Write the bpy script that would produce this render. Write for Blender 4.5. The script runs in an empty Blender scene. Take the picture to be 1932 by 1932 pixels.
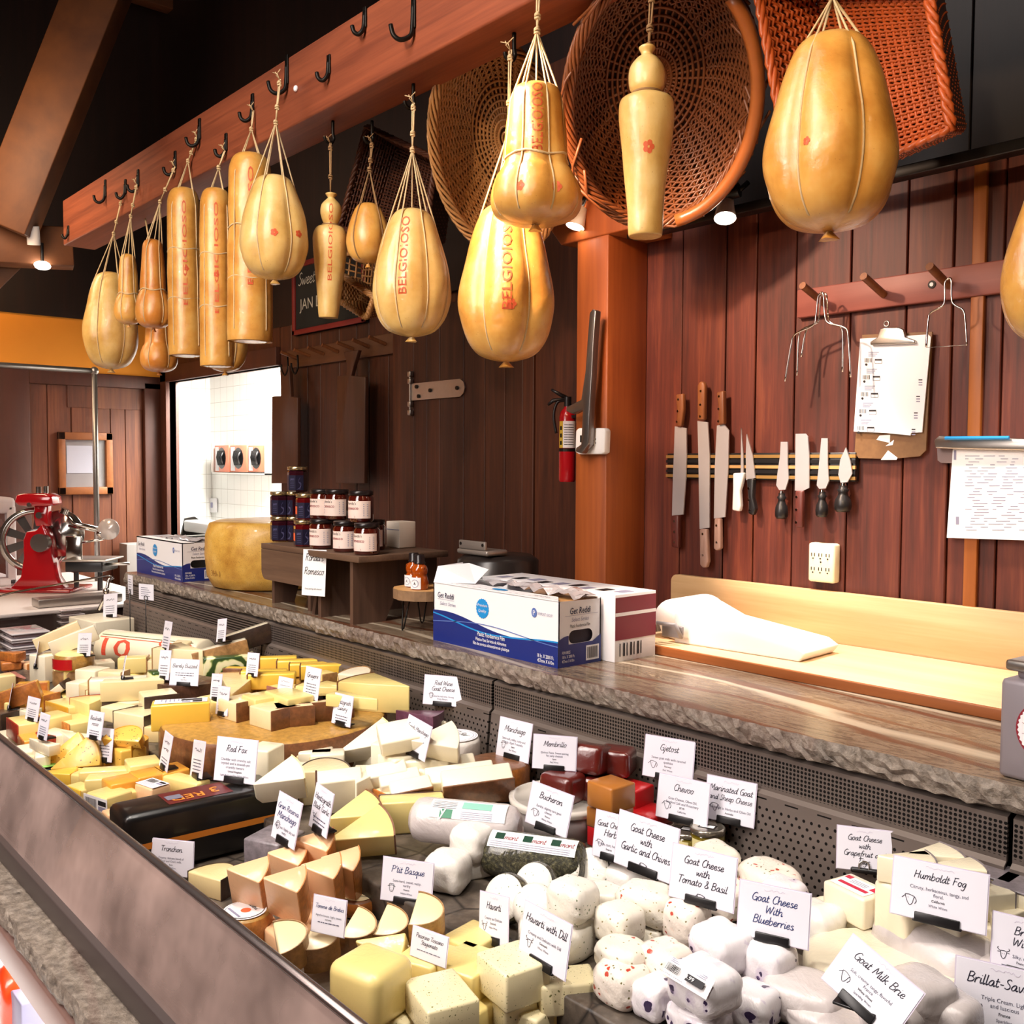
import bpy, bmesh, math, random
from math import sin, cos, pi, radians, sqrt, atan2, floor
from mathutils import Vector, Matrix, Euler
random.seed(7)
S = bpy.context.scene
COL = S.collection
# ------------------------------------------------------------------ camera
FPX, CX, CY = 1850.0, 966.0, 966.0
YAW, PITCH, ROLL, CH = radians(41.15), math.atan(90/1850), 0.005, 1.6
_fh = Vector((-cos(YAW), sin(YAW), 0)); _rh = Vector((sin(YAW), cos(YAW), 0)); _z = Vector((0, 0, 1))
_F = _fh*cos(PITCH) - _z*sin(PITCH); _U0 = _fh*sin(PITCH) + _z*cos(PITCH)
_R = (_rh + _U0*ROLL).normalized(); _U = (_U0 - _rh*ROLL).normalized()
CAM = Vector((0, 0, CH))
def ray(u, v): return _F + _R*((u-CX)/FPX) + _U*((CY-v)/FPX)
def onX(u, v, x): d = ray(u, v); return CAM + d*(x/d.x)
def onY(u, v, y): d = ray(u, v); return CAM + d*(y/d.y)
def onZ(u, v, z): d = ray(u, v); return CAM + d*((z-CH)/d.z)
def depth(p): return (Vector(p)-CAM).dot(_F)
cd = bpy.data.cameras.new('camera'); cam = bpy.data.objects.new('camera', cd); COL.objects.link(cam)
cd.sensor_width = 36; cd.lens = 36*FPX/1932; cd.clip_start = 0.02
m3 = Matrix((_R, _U, -_F)).transposed(); cam.matrix_world = Matrix.Translation(CAM) @ m3.to_4x4()
S.camera = cam
# ------------------------------------------------------------------ materials
def lin(h):
    if isinstance(h, (tuple, list)): return (*h[:3], 1)
    h = h.lstrip('#'); c = [int(h[i:i+2], 16)/255 for i in (0, 2, 4)]
    return (*[x/12.92 if x <= .04045 else ((x+.055)/1.055)**2.4 for x in c], 1)
class NT:
    def __init__(s, name):
        s.m = bpy.data.materials.new(name); s.m.use_nodes = True; s.t = s.m.node_tree; s.t.nodes.clear()
        s.out = s.n('ShaderNodeOutputMaterial')
    def n(s, typ, **kw):
        nd = s.t.nodes.new(typ)
        for k, v in kw.items():
            if k.startswith('i_'):
                key = k[2:]; key = int(key) if key.isdigit() else key.replace('_', ' ')
                nd.inputs[key].default_value = v
            else: setattr(nd, k, v)
        return nd
    def l(s, a, b): s.t.links.new(a, b)
    def math(s, op, a, b=None, c=None):
        nd = s.n('ShaderNodeMath', operation=op)
        for i, x in enumerate((a, b, c)):
            if x is None: continue
            if isinstance(x, (int, float)): nd.inputs[i].default_value = x
            else: s.l(x, nd.inputs[i])
        return nd.outputs[0]
    def coord(s, scale=(1, 1, 1), rot=(0, 0, 0), kind='Object', loc=(0, 0, 0)):
        tc = s.n('ShaderNodeTexCoord'); mp = s.n('ShaderNodeMapping')
        mp.inputs['Scale'].default_value = scale; mp.inputs['Rotation'].default_value = rot; mp.inputs['Location'].default_value = loc
        if kind == 'World': g = s.n('ShaderNodeNewGeometry'); s.l(g.outputs['Position'], mp.inputs[0])
        else: s.l(tc.outputs[kind], mp.inputs[0])
        return mp.outputs[0]
    def noise(s, vec, scale=5, detail=3, rough=.55, dist=0):
        nd = s.n('ShaderNodeTexNoise', i_Scale=scale, i_Detail=detail, i_Roughness=rough, i_Distortion=dist)
        if vec is not None: s.l(vec, nd.inputs['Vector'])
        return nd.outputs['Fac']
    def ramp(s, fac, stops, interp='LINEAR'):
        r = s.n('ShaderNodeValToRGB'); r.color_ramp.interpolation = interp; e = r.color_ramp.elements
        while len(e) < len(stops): e.new(.5)
        for i, (p, c) in enumerate(stops): e[i].position = p; e[i].color = lin(c)
        s.l(fac, r.inputs[0]); return r.outputs[0]
    def mix(s, fac, a, b, mode='MIX'):
        nd = s.n('ShaderNodeMix', data_type='RGBA', blend_type=mode)
        for sock, x in ((nd.inputs[0], fac), (nd.inputs[6], a), (nd.inputs[7], b)):
            if isinstance(x, (int, float)): sock.default_value = x
            elif isinstance(x, (str, tuple)): sock.default_value = lin(x)
            else: s.l(x, sock)
        return nd.outputs[2]
    def bump(s, h, strength=.3, dist=.002):
        b = s.n('ShaderNodeBump', i_Strength=strength, i_Distance=dist); s.l(h, b.inputs['Height']); return b.outputs[0]
    def bsdf(s, color, rough=.5, metal=0, coat=0, normal=None, spec=.5, coatn=None, emit=None, es=0, sss=0, trans=0, alpha=1, coatr=.08):
        b = s.n('ShaderNodeBsdfPrincipled')
        if isinstance(color, (str, tuple)): b.inputs['Base Color'].default_value = lin(color)
        else: s.l(color, b.inputs['Base Color'])
        if isinstance(rough, (int, float)): b.inputs['Roughness'].default_value = rough
        else: s.l(rough, b.inputs['Roughness'])
        b.inputs['Metallic'].default_value = metal; b.inputs['Coat Weight'].default_value = coat; b.inputs['Coat Roughness'].default_value = coatr
        b.inputs['Specular IOR Level'].default_value = spec; b.inputs['Alpha'].default_value = alpha
        b.inputs['Transmission Weight'].default_value = trans
        if sss: b.inputs['Subsurface Weight'].default_value = sss; b.inputs['Subsurface Radius'].default_value = (.012, .007, .004); b.inputs['Subsurface Scale'].default_value = 1
        if normal is not None: s.l(normal, b.inputs['Normal'])
        if coatn is not None: s.l(coatn, b.inputs['Coat Normal'])
        if emit: b.inputs['Emission Color'].default_value = lin(emit); b.inputs['Emission Strength'].default_value = es
        s.l(b.outputs[0], s.out.inputs[0]); return b
def flat(name, col, rough=.5, metal=0, coat=0, var=0, vs=30, bump=0, bs=80, emit=None, es=0, spec=.5):
    t = NT(name); c = col; nrm = None
    if var or bump: vec = t.coord()
    if var:
        f = t.noise(vec, vs, 4); a = lin(col)
        c = t.mix(f, tuple(min(1, x*(1-var)) for x in a[:3]), tuple(min(1, x*(1+var)) for x in a[:3]))
    if bump: nrm = t.bump(t.noise(vec, bs, 4), bump)
    t.bsdf(c, rough, metal, coat, nrm, spec=spec, emit=emit, es=es); return t.m
def wood(name, c1, c2, grain=(1, 1, .06), scale=24, rough=.5, coat=0, bump=.2, knots=True, c3=None):
    """grain stretched along the axis with the small factor (object space)"""
    t = NT(name); v = t.coord(grain); n1 = t.noise(v, scale, 5, .6, .6); n2 = t.noise(v, scale*4.3, 3, .6)
    f = t.math('ADD', t.math('MULTIPLY', n1, .7), t.math('MULTIPLY', n2, .3))
    c = t.ramp(f, [(.3, c1), (.7, c2)])
    big = t.noise(t.coord(tuple(.35+.65*g for g in grain)), 2.2, 2)
    c = t.mix(t.math('MULTIPLY', big, .55), c, c3 or c1)
    t.bsdf(c, rough, 0, coat, t.bump(f, bump, .002)); return t.m
# ------------------------------------------------------------------ mesh builder
class MB:
    def __init__(s): s.v = []; s.f = []; s.mi = []; s.sm = []
    def add(s, vs, fs, m=0, smooth=False, M=None):
        o = len(s.v)
        s.v += [tuple(M @ Vector(p)) if M else tuple(p) for p in vs]
        for f in fs: s.f.append(tuple(i+o for i in f)); s.mi.append(m); s.sm.append(smooth)
        return s
    def box(s, a, b, m=0, bev=0, M=None, seg=2):
        a, b = [min(x, y) for x, y in zip(a, b)], [max(x, y) for x, y in zip(a, b)]
        if bev <= 0:
            vs = [(x, y, z) for x in (a[0], b[0]) for y in (a[1], b[1]) for z in (a[2], b[2])]
            return s.add(vs, [(0, 1, 3, 2), (4, 6, 7, 5), (0, 4, 5, 1), (2, 3, 7, 6), (0, 2, 6, 4), (1, 5, 7, 3)], m, False, M)
        bm = bmesh.new(); bmesh.ops.create_cube(bm, size=1)
        for v in bm.verts: v.co = Vector(((a[i]+b[i])/2 + v.co[i]*(b[i]-a[i]) for i in range(3)))
        bev = min(bev, .49*min(b[i]-a[i] for i in range(3)))
        bmesh.ops.bevel(bm, geom=bm.edges[:], offset=bev, segments=seg, profile=.5, affect='EDGES')
        return s.frombm(bm, m, seg > 1, M)
    def frombm(s, bm, m=0, smooth=False, M=None):
        bm.verts.index_update(); s.add([v.co[:] for v in bm.verts], [[v.index for v in f.verts] for f in bm.faces], m, smooth, M); bm.free(); return s
    def prism(s, poly, z0, z1, m=0, bev=0, M=None, mside=None, smooth_side=False):
        n = len(poly)
        if bev > 0:
            bm = bmesh.new(); lo = [bm.verts.new((x, y, z0)) for x, y in poly]; hi = [bm.verts.new((x, y, z1)) for x, y in poly]
            bm.faces.new(lo[::-1]); bm.faces.new(hi)
            for i in range(n): bm.faces.new((lo[i], lo[(i+1) % n], hi[(i+1) % n], hi[i]))
            bmesh.ops.recalc_face_normals(bm, faces=bm.faces[:])
            ed = [e for e in bm.edges if len(e.link_faces) == 2 and e.calc_face_angle() > .5]
            bmesh.ops.bevel(bm, geom=ed, offset=bev, segments=2, profile=.5, affect='EDGES', clamp_overlap=True)
            return s.frombm(bm, m, True, M)
        vs = [(x, y, z0) for x, y in poly]+[(x, y, z1) for x, y in poly]
        s.add(vs, [tuple(range(n))[::-1], tuple(range(n, 2*n))], m, False, M)
        s.add(vs, [(i, (i+1) % n, n+(i+1) % n, n+i) for i in range(n)], m if mside is None else mside, smooth_side, M); return s
    def lathe(s, prof, seg=24, m=0, M=None, smooth=True, cap=True, rf=None):
        vs = []; n = len(prof)
        for r, z in prof:
            for k in range(seg):
                a = 2*pi*k/seg; rr = r*(rf(a, z) if rf else 1); vs.append((rr*cos(a), rr*sin(a), z))
        fs = [(i*seg+k, i*seg+(k+1) % seg, (i+1)*seg+(k+1) % seg, (i+1)*seg+k) for i in range(n-1) for k in range(seg)]
        s.add(vs, fs, m, smooth, M)
        if cap: s.add(vs[:seg], [tuple(range(seg))[::-1]], m, False, M); s.add(vs[-seg:], [tuple(range(seg))], m, False, M)
        return s
    def tube(s, pts, r, seg=8, m=0, M=None, closed=False):
        pts = [Vector(p) for p in pts]; n = len(pts); vs = []
        rs = r if isinstance(r, (list, tuple)) else [r]*n; up = None
        for i, p in enumerate(pts):
            if closed: t = pts[(i+1) % n]-pts[i-1]
            else: t = pts[min(i+1, n-1)]-pts[max(i-1, 0)]
            t = t.normalized() if t.length > 1e-9 else Vector((0, 0, 1))
            if up is None: up = t.orthogonal().normalized()
            up = up - t*up.dot(t); up = up.normalized() if up.length > 1e-6 else t.orthogonal().normalized()
            b = t.cross(up)
            for k in range(seg): a = 2*pi*k/seg; vs.append(p+(up*cos(a)+b*sin(a))*rs[i])
        rng = n if closed else n-1
        fs = [(i*seg+k, i*seg+(k+1) % seg, ((i+1) % n)*seg+(k+1) % seg, ((i+1) % n)*seg+k) for i in range(rng) for k in range(seg)]
        if not closed: fs += [tuple(range(seg))[::-1], tuple(range((n-1)*seg, n*seg))]
        return s.add(vs, fs, m, True, M)
    def sphere(s, c, r, m=0, seg=12, M=None):
        r = (r, r, r) if isinstance(r, (int, float)) else r
        vs = []; n = seg//2
        for i in range(n+1):
            ph = pi*i/n
            for k in range(seg): a = 2*pi*k/seg; vs.append((c[0]+r[0]*sin(ph)*cos(a), c[1]+r[1]*sin(ph)*sin(a), c[2]+r[2]*cos(ph)))
        return s.add(vs, [(i*seg+k, (i+1)*seg+k, (i+1)*seg+(k+1) % seg, i*seg+(k+1) % seg) for i in range(n) for k in range(seg)], m, True, M)
    def cyl(s, a, b, r, seg=16, m=0, r2=None):
        a, b = Vector(a), Vector(b); q = (b-a).to_track_quat('Z', 'Y').to_matrix().to_4x4()
        return s.lathe([(r, 0), (r if r2 is None else r2, (b-a).length)], seg, m, Matrix.Translation(a) @ q)
    def xf(s, M): s.v = [tuple(M @ Vector(p)) for p in s.v]; return s
    def bb(s):
        return [min(p[i] for p in s.v) for i in range(3)], [max(p[i] for p in s.v) for i in range(3)]
    def build(s, name, mats, parent=None, loc=None, rz=0, M=None, **tags):
        me = bpy.data.meshes.new(name); me.from_pydata(s.v, [], s.f)
        me.polygons.foreach_set('material_index', s.mi); me.polygons.foreach_set('use_smooth', s.sm)
        for x in (mats if isinstance(mats, (list, tuple)) else [mats]): me.materials.append(x)
        me.update(); o = bpy.data.objects.new(name, me); COL.objects.link(o)
        if parent: o.parent = parent
        if loc is not None: o.location = loc
        if rz: o.rotation_euler = (0, 0, rz)
        if M is not None: o.matrix_local = M
        for k, v in tags.items():
            if v: o[k] = v
        return o
def empty(name, label, cat, loc=(0, 0, 0), rz=0, group=None, M=None, kind=None):
    o = bpy.data.objects.new(name, None); COL.objects.link(o); o.location = loc; o.rotation_euler = (0, 0, rz); o.empty_display_size = .02
    if M is not None: o.matrix_local = M
    if label: o['label'] = label
    if cat: o['category'] = cat
    if group: o['group'] = group
    if kind: o['kind'] = kind
    return o
def struct(name, mb, mats, parent=None, **k):
    return mb.build(name, mats, parent, kind='structure' if parent is None else None, **k)
def dup(root, loc, rz=0, label=None, group=None):
    r = root.copy(); COL.objects.link(r); r.location = loc; r.rotation_euler = (0, 0, rz)
    if label: r['label'] = label
    if group: r['group'] = group
    def kids(a, b):
        for ch in list(a.children):
            c = ch.copy(); COL.objects.link(c); c.parent = b; kids(ch, c)
    kids(root, r); return r
def crom(pts, n=6, closed=False):
    pts = [Vector(p) for p in pts]; out = []; N = len(pts)
    for i in range(N if closed else N-1):
        g = (lambda k: pts[k % N]) if closed else (lambda k: pts[max(0, min(N-1, k))])
        a, b, c, d = g(i-1), g(i), g(i+1), g(i+2)
        for k in range(n):
            t = k/n; out.append(.5*((2*b)+(c-a)*t+(2*a-5*b+4*c-d)*t*t+(3*b-a-3*c+d)*t**3))
    if not closed: out.append(pts[-1])
    return out
def T(x, y, z): return Matrix.Translation((x, y, z))
def RZ(a): return Matrix.Rotation(a, 4, 'Z')
def RX(a): return Matrix.Rotation(a, 4, 'X')
def RY(a): return Matrix.Rotation(a, 4, 'Y')
def basis(o, x, y, z=None):
    x = Vector(x).normalized(); y = Vector(y).normalized(); z = Vector(z) if z else x.cross(y)
    m = Matrix((x, y, z)).transposed().to_4x4(); m.translation = Vector(o); return m
# ------------------------------------------------------------------ lettering
_tc = {}
def glyphs(s, shear=0, bold=0):
    """mesh of a line of text, height 1, left at 0, baseline 0: (verts2d, faces, width)"""
    k = (s, shear, bold)
    if k in _tc: return _tc[k]
    cu = bpy.data.curves.new('t', 'FONT'); cu.body = s; cu.size = 1.38; cu.resolution_u = 2; cu.shear = shear; cu.offset = bold; cu.fill_mode = 'FRONT'
    o = bpy.data.objects.new('t', cu); COL.objects.link(o); bpy.context.view_layer.update()
    me = o.to_mesh(); vs = [tuple(v.co[:2]) for v in me.vertices]; fs = [tuple(p.vertices) for p in me.polygons]
    if fs:
        for i, p in enumerate(me.polygons):
            if p.normal.z < 0: fs[i] = fs[i][::-1]
    o.to_mesh_clear(); bpy.data.objects.remove(o); bpy.data.curves.remove(cu)
    w = max((v[0] for v in vs), default=0); _tc[k] = (vs, fs, w); return _tc[k]
def text(mb, s, M, h, m, align='C', shear=0, bold=0, sx=1, fn=None, maxw=None, sub=0):
    """puts lettering with cap height h in the local XY plane of M"""
    if not s: return 0
    vs, fs, w = glyphs(s, shear, bold); k = h
    if maxw and w*k*sx > maxw: sx = maxw/(w*k)
    x0 = {'C': -w/2, 'L': 0, 'R': -w}[align]
    if fn and sub:
        bm = bmesh.new(); bv = [bm.verts.new((x, y, 0)) for x, y in vs]
        for f in fs:
            try: bm.faces.new([bv[i] for i in f])
            except ValueError: pass
        bmesh.ops.triangulate(bm, faces=bm.faces[:]); bmesh.ops.subdivide_edges(bm, edges=bm.edges[:], cuts=sub, use_grid_fill=True); bmesh.ops.triangulate(bm, faces=bm.faces[:]); bm.verts.index_update()
        mb.add([fn((v.co.x+x0)*k*sx, v.co.y*k) for v in bm.verts], [[v.index for v in f.verts] for f in bm.faces], m); bm.free()
    elif fn: mb.add([fn((x+x0)*k*sx, y*k) for x, y in vs], fs, m)
    else: mb.add([((x+x0)*k*sx, y*k, 0) for x, y in vs], fs, m, False, M)
    return w*k*sx
# a hand-drawn single stroke script: x-height 5, cap 9, descender -4
HAND = {
'a':(5.4,'4.3 4.4 2.6 5 .8 3.2 .6 1.2 1.6 .1 3.1 1 4.2 4.3 4 1.2 4.7 .1 5.6 1.2'),'b':(5,'.6 9 .6 .6 2 0 3.8 1.2 4.2 3.4 3 4.9 1.4 4.3 .6 2.6'),
'c':(4.3,'3.8 4.2 2.6 5 1 3.8 .6 1.6 1.8 .1 3.2 .3 4.4 1.4'),'d':(5.4,'4.2 4.3 2.6 5 .8 3.2 .6 1.2 1.6 .1 3.2 1.2 4.4 5 4.7 9|4.4 5 4.1 1.2 4.8 .1 5.6 1.2'),
'e':(4.4,'.8 2.3 3 2.9 3.6 4.2 2.4 5 1 3.8 .6 1.6 1.8 .1 3.2 .4 4.4 1.6'),'f':(3.6,'4.2 8.4 3.2 9.1 2 7.6 1.6 3 .8 -3 -.4 -4|0 4.8 3.6 4.8'),
'g':(5,'4.2 4.4 2.6 5 .8 3.2 .6 1.4 1.6 .3 3.2 1.2 4.2 4.4 3.6 -2 2.2 -4 .2 -3'),'h':(5.2,'.6 9 .5 0|.6 2.4 2 4.6 3.4 4.9 4 3.6 3.8 1 4.4 .1 5.4 1.2'),
'i':(2.4,'.9 4.9 .7 1.2 1.3 .1 2.4 1.2|1.1 7 1.3 7.4'),'j':(2.4,'1.2 4.9 .8 -2.4 -.6 -4|1.4 7 1.6 7.4'),'k':(4.8,'.6 9 .5 0|3.8 4.9 .7 2.2 2.2 2.4 3.8 .1 4.8 .8'),
'l':(2.4,'1 9 .7 1.2 1.3 .1 2.4 1.2'),'m':(7.6,'.5 4.9 .5 0|.6 2.6 1.8 4.6 3 4.8 3.4 3.4 3.2 0|3.4 2.8 4.6 4.6 5.8 4.8 6.2 3.4 6 1 6.6 .1 7.6 1.2'),
'n':(5.2,'.5 4.9 .5 0|.6 2.6 1.9 4.6 3.3 4.9 3.9 3.6 3.7 1 4.3 .1 5.4 1.2'),'o':(4.8,'2.6 5 1 4.2 .6 2 1.6 .1 3.2 .5 4 2.6 3.4 4.4 2.4 5|3.4 4.4 4.8 4.2'),
'p':(5,'.7 4.9 .3 -4|.6 2.4 1.8 4.6 3.2 4.9 4.2 3.4 3.8 1 2.2 0 .7 1.2'),'q':(5,'4.2 4.4 2.6 5 .8 3.2 .6 1.2 1.8 .1 3.4 1.4 4.2 4.6 4 -4 5 -3'),
'r':(4,'.6 4.9 .5 0|.6 2.4 1.8 4.4 3 5 4 4.4'),'s':(4.2,'3.6 4.5 2.2 5 1 4 2.2 2.8 3.4 1.6 2.6 .2 .6 .5|2.6 .2 4.4 1.4'),'t':(3.4,'1.4 7.6 1 1.4 1.7 .1 3.2 1.2|0 5 3.2 5.1'),
'u':(5.4,'.7 4.9 .6 1.6 1.5 .1 3 1 4.1 4.9|4.1 4.9 4 1.2 4.6 .1 5.6 1.2'),'v':(4.6,'.5 4.8 1.6 .1 3 1.6 3.8 4.8 4.8 4.4'),'w':(6.8,'.5 4.8 1.3 .2 3 4.2 3.8 .2 5.4 2 5.8 4.8 6.8 4.4'),
'x':(4.6,'.5 4.8 1.6 3.6 3 .8 4.4 .2|4 4.9 .4 .1'),'y':(5,'.7 4.9 .6 2 1.6 .6 3.2 1.6 4.2 4.9 3.4 -2.4 2 -4 .2 -3.2'),'z':(4.6,'.6 4.8 3.8 4.8 .4 .2 4.4 .2'),
'A':(6.6,'.2 0 2 4.6 3.8 9 4.8 4.4 5.8 0|1.4 3.2 5.2 3.2'),'B':(6,'1 9 .6 0|.8 8.6 3.2 9 4.8 7.4 3.6 5.2 1.2 4.8|3.2 4.9 5.4 3 4 .6 .6 0'),'C':(6,'5.4 7.8 4 9 1.8 7.6 .6 4 1.6 .8 3.6 .1 5.6 1.4'),
'D':(6.4,'1.2 8.8 .8 .2|0 8.4 3 8.9 5.6 6.6 5.4 2.6 3 .2 .4 .2'),'F':(5.6,'1.4 9 .8 0|.4 8.8 5.6 9|1 4.8 4.4 5'),'G':(6.6,'5.6 7.8 4 9 1.8 7.6 .6 4 1.6 .8 3.8 .1 5.6 1.6 5.8 4 3.4 4|5.8 4 6 -1'),
'H':(6.8,'1.2 9 .8 0|5.8 9 5.4 0|1 4.6 5.6 4.8'),'I':(3,'1.6 9 1.2 0'),'L':(5.2,'1.6 9 .8 .4 2.4 .1 5 .6'),'M':(8,'.3 0 1.6 8.8 3.8 2 6.4 9 7 0 7.8 .8'),
'N':(7,'.4 0 1.2 8.8 5.2 .2 6 9'),'O':(6.6,'3.6 9 1.4 7.4 .6 3.6 2 .3 4.6 .8 6 4.4 5 8 3.4 9'),'P':(5.8,'1.2 8.8 .7 0|0 8.2 3.4 9 5.2 7 4 4.8 1 4.4'),'R':(6.2,'1.2 8.8 .7 0|0 8.2 3.4 9 5 7.2 3.8 5 1 4.6|2.6 4.8 4.2 1 6 .2'),
'S':(5.4,'4.8 8 3.2 9 1.4 7.6 2 5.8 4 4 4.4 1.8 2.6 .1 .4 1'),'T':(6,'0 8.8 6.4 9|3.4 8.8 2.8 0'),'W':(9,'.6 9 1.8 .4 4.4 7.6 5.8 .4 8.4 9'),'E':(5.4,'5 8.4 2.8 9 1 7.4 2.8 5 .8 3 1.4 .6 3.2 .1 5.2 1.2|2.8 5 3.8 5'),
'&':(6,'5.6 2.6 3 .2 .8 1.6 3.8 6.6 3 8.8 1.8 7.4 5.6 .2'),"'":(2,'1 9 .8 7'),'-':(4,'.6 3 3.4 3'),'.':(2,'.8 .2 1 .4'),'?':(4,'.8 7.6 2.4 9 3.6 7 2 4.4 1.8 2.4'),',':(2,'1 .6 .6 -1'),'J':(4,'3 9 2.6 .8 1 0 .2 1.2'),'K':(6,'1 9 .8 0|5 9 1 4.4 5.4 .2'),' ':(3.4,'')}
def hand_w(s): return sum(HAND.get(c, HAND['?'])[0] for c in s)/9.0
def hand(mb, s, M, h, m, align='C', wt=.085, shear=.22, maxw=None, fn=None):
    """script lettering, cap height h, drawn as flat pen ribbons"""
    k = h/9.0; w = hand_w(s)*h
    if maxw and w > maxw: k *= maxw/w; h = k*9; w = maxw
    x = {'C': -w/2, 'L': 0, 'R': -w}[align]; wt = wt*h
    for c in s:
        adv, st = HAND.get(c, HAND['?'])
        for stroke in st.split('|'):
            q = [float(a) for a in stroke.split()]
            if len(q) < 4: continue
            pts = [(x+(q[i]+q[i+1]*shear)*k, q[i+1]*k) for i in range(0, len(q), 2)]
            ribbon(mb, crom([(a, b, 0) for a, b in pts], 3) if len(pts) > 2 else [Vector((a, b, 0)) for a, b in pts], wt, m, M, fn)
        x += adv*k
def ribbon(mb, pts, w, m, M=None, fn=None):
    n = len(pts); vs = []
    for i in range(n):
        t = pts[min(i+1, n-1)]-pts[max(i-1, 0)]; L = sqrt(t.x*t.x+t.y*t.y) or 1
        nx, ny = -t.y/L*w/2, t.x/L*w/2
        vs += [(pts[i].x+nx, pts[i].y+ny, 0), (pts[i].x-nx, pts[i].y-ny, 0)]
    fs = [(2*i+1, 2*i+3, 2*i+2, 2*i) for i in range(n-1)]
    if fn: mb.add([fn(a, b) for a, b, _ in vs], fs, m)
    else: mb.add(vs, fs, m, False, M)
def rect(mb, x0, y0, x1, y1, m, M=None, z=0, fn=None):
    if fn: mb.add([fn(x0, y0), fn(x1, y0), fn(x1, y1), fn(x0, y1)], [(0, 1, 2, 3)], m)
    else: mb.add([(x0, y0, z), (x1, y0, z), (x1, y1, z), (x0, y1, z)], [(0, 1, 2, 3)], m, False, M)
# ================================================================== setting
def planks(name, u_axis, specs_c, rough=.55, dark=.5, bump=.25, axis='z', var=.35):
    """vertical boards: wood whose tone changes from board to board (random per island)"""
    t = NT(name); g = (1, 1, .05) if axis == 'z' else (.05, 1, 1)
    v = t.coord(g); geo = t.n('ShaderNodeNewGeometry')
    off = t.n('ShaderNodeVectorMath', operation='SCALE'); t.l(geo.outputs['Random Per Island'], off.inputs['Scale']); off.inputs[0].default_value = (37, 11, 53)
    ad = t.n('ShaderNodeVectorMath', operation='ADD'); t.l(v, ad.inputs[0]); t.l(off.outputs[0], ad.inputs[1])
    n1 = t.noise(ad.outputs[0], 14, 6, .65, 1.2); n2 = t.noise(ad.outputs[0], 90, 3, .6)
    f = t.math('ADD', t.math('MULTIPLY', n1, .65), t.math('MULTIPLY', n2, .35))
    c = t.ramp(f, [(.32, specs_c[0]), (.52, specs_c[1]), (.72, specs_c[2])])
    tone = t.math('ADD', t.math('MULTIPLY', geo.outputs['Random Per Island'], var), 1-var)
    c = t.mix(1.0, c, (1, 1, 1), 'MULTIPLY'); hs = t.n('ShaderNodeHueSaturation'); t.l(tone, hs.inputs['Value']); t.l(c, hs.inputs['Color'])
    t.bsdf(hs.outputs[0], rough, 0, 0, t.bump(f, bump, .003)); return t.m
M_redplank = planks('red_stained_boards', 'x', ('#36140c', '#642a1b', '#8a472b'))
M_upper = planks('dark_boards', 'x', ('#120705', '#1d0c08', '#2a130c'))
M_backplank = planks('brown_boards', 'x', ('#2c130a', '#4c2413', '#6a381d'))
M_doorwood = planks('door_boards', 'x', ('#2f160c', '#4a2516', '#61341f'), var=.3)
M_leftdoor = planks('red_brown_door_boards', 'x', ('#48200f', '#6d3a20', '#86502c'), var=.2)
M_post = wood('orange_fir_post', '#7d3c1a', '#b8642c', (1, 1, .05), 16, .5, c3='#93441c')
M_beam = wood('red_fir_beam', '#63301f', '#a55a3a', (.04, 1, 1), 30, .55, c3='#7d3d28', bump=.4)
M_rafter = wood('old_brown_timber', '#4f2a12', '#7d4a20', (.3, .3, .3), 10, .6)
M_darktimber = wood('dark_timber', '#1c0d07', '#331a0d', (1, 1, 1), 6, .7)
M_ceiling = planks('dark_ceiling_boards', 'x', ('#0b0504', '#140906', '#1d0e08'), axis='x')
M_trim = wood('brown_trim', '#3c1c12', '#5c2f1e', (1, 1, .06), 20, .55)
M_plaster = flat('ochre_plaster', '#e0922a', .8, var=.12, vs=3, bump=.1, bs=40)
M_floor = flat('brown_tile_floor', '#7a4a38', .45, var=.2, vs=2)
M_room = wood('brown_shop_wall', '#6a4030', '#8f5a42', (1, 1, .1), 8, .6)
def tile_mat():
    t = NT('white_wall_tiles'); b = t.n('ShaderNodeTexBrick', offset=0, i_Scale=1.0); b.inputs['Brick Width'].default_value = .108; b.inputs['Row Height'].default_value = .108
    b.inputs['Mortar Size'].default_value = .0018; b.inputs['Color1'].default_value = lin('#f4f3ee'); b.inputs['Color2'].default_value = lin('#f7f6f2'); b.inputs['Mortar'].default_value = lin('#c9c6bd')
    sp = t.n('ShaderNodeSeparateXYZ'); t.l(t.coord(), sp.inputs[0]); cb = t.n('ShaderNodeCombineXYZ'); t.l(t.math('ADD', sp.outputs[0], sp.outputs[1]), cb.inputs[0]); t.l(sp.outputs[2], cb.inputs[1]); t.l(cb.outputs[0], b.inputs[0])
    t.bsdf(b.outputs[0], .25); return t.m
M_tile = tile_mat()
def boards(mb, x0, x1, z0, z1, y, th=.02, w=.14, gap=.004, seed=1, bev=.002, axis='x', jit=.3):
    r = random.Random(seed); x = x0
    while x < x1-.01:
        ww = min(w*(1+r.uniform(-jit, jit)), x1-x)
        if x1-x-ww < .04: ww = x1-x
        dy = r.uniform(-.0015, .0015)
        if axis == 'x': mb.box((x+gap/2, y+dy, z0), (x+ww-gap/2, y+th+dy, z1), 0, bev, seg=1)
        else: mb.box((y+dy, x+gap/2, z0), (y+th+dy, x+ww-gap/2, z1), 0, bev, seg=1)
        x += ww
YW, YB, XL = 2.165, 2.45, -6.2
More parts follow.
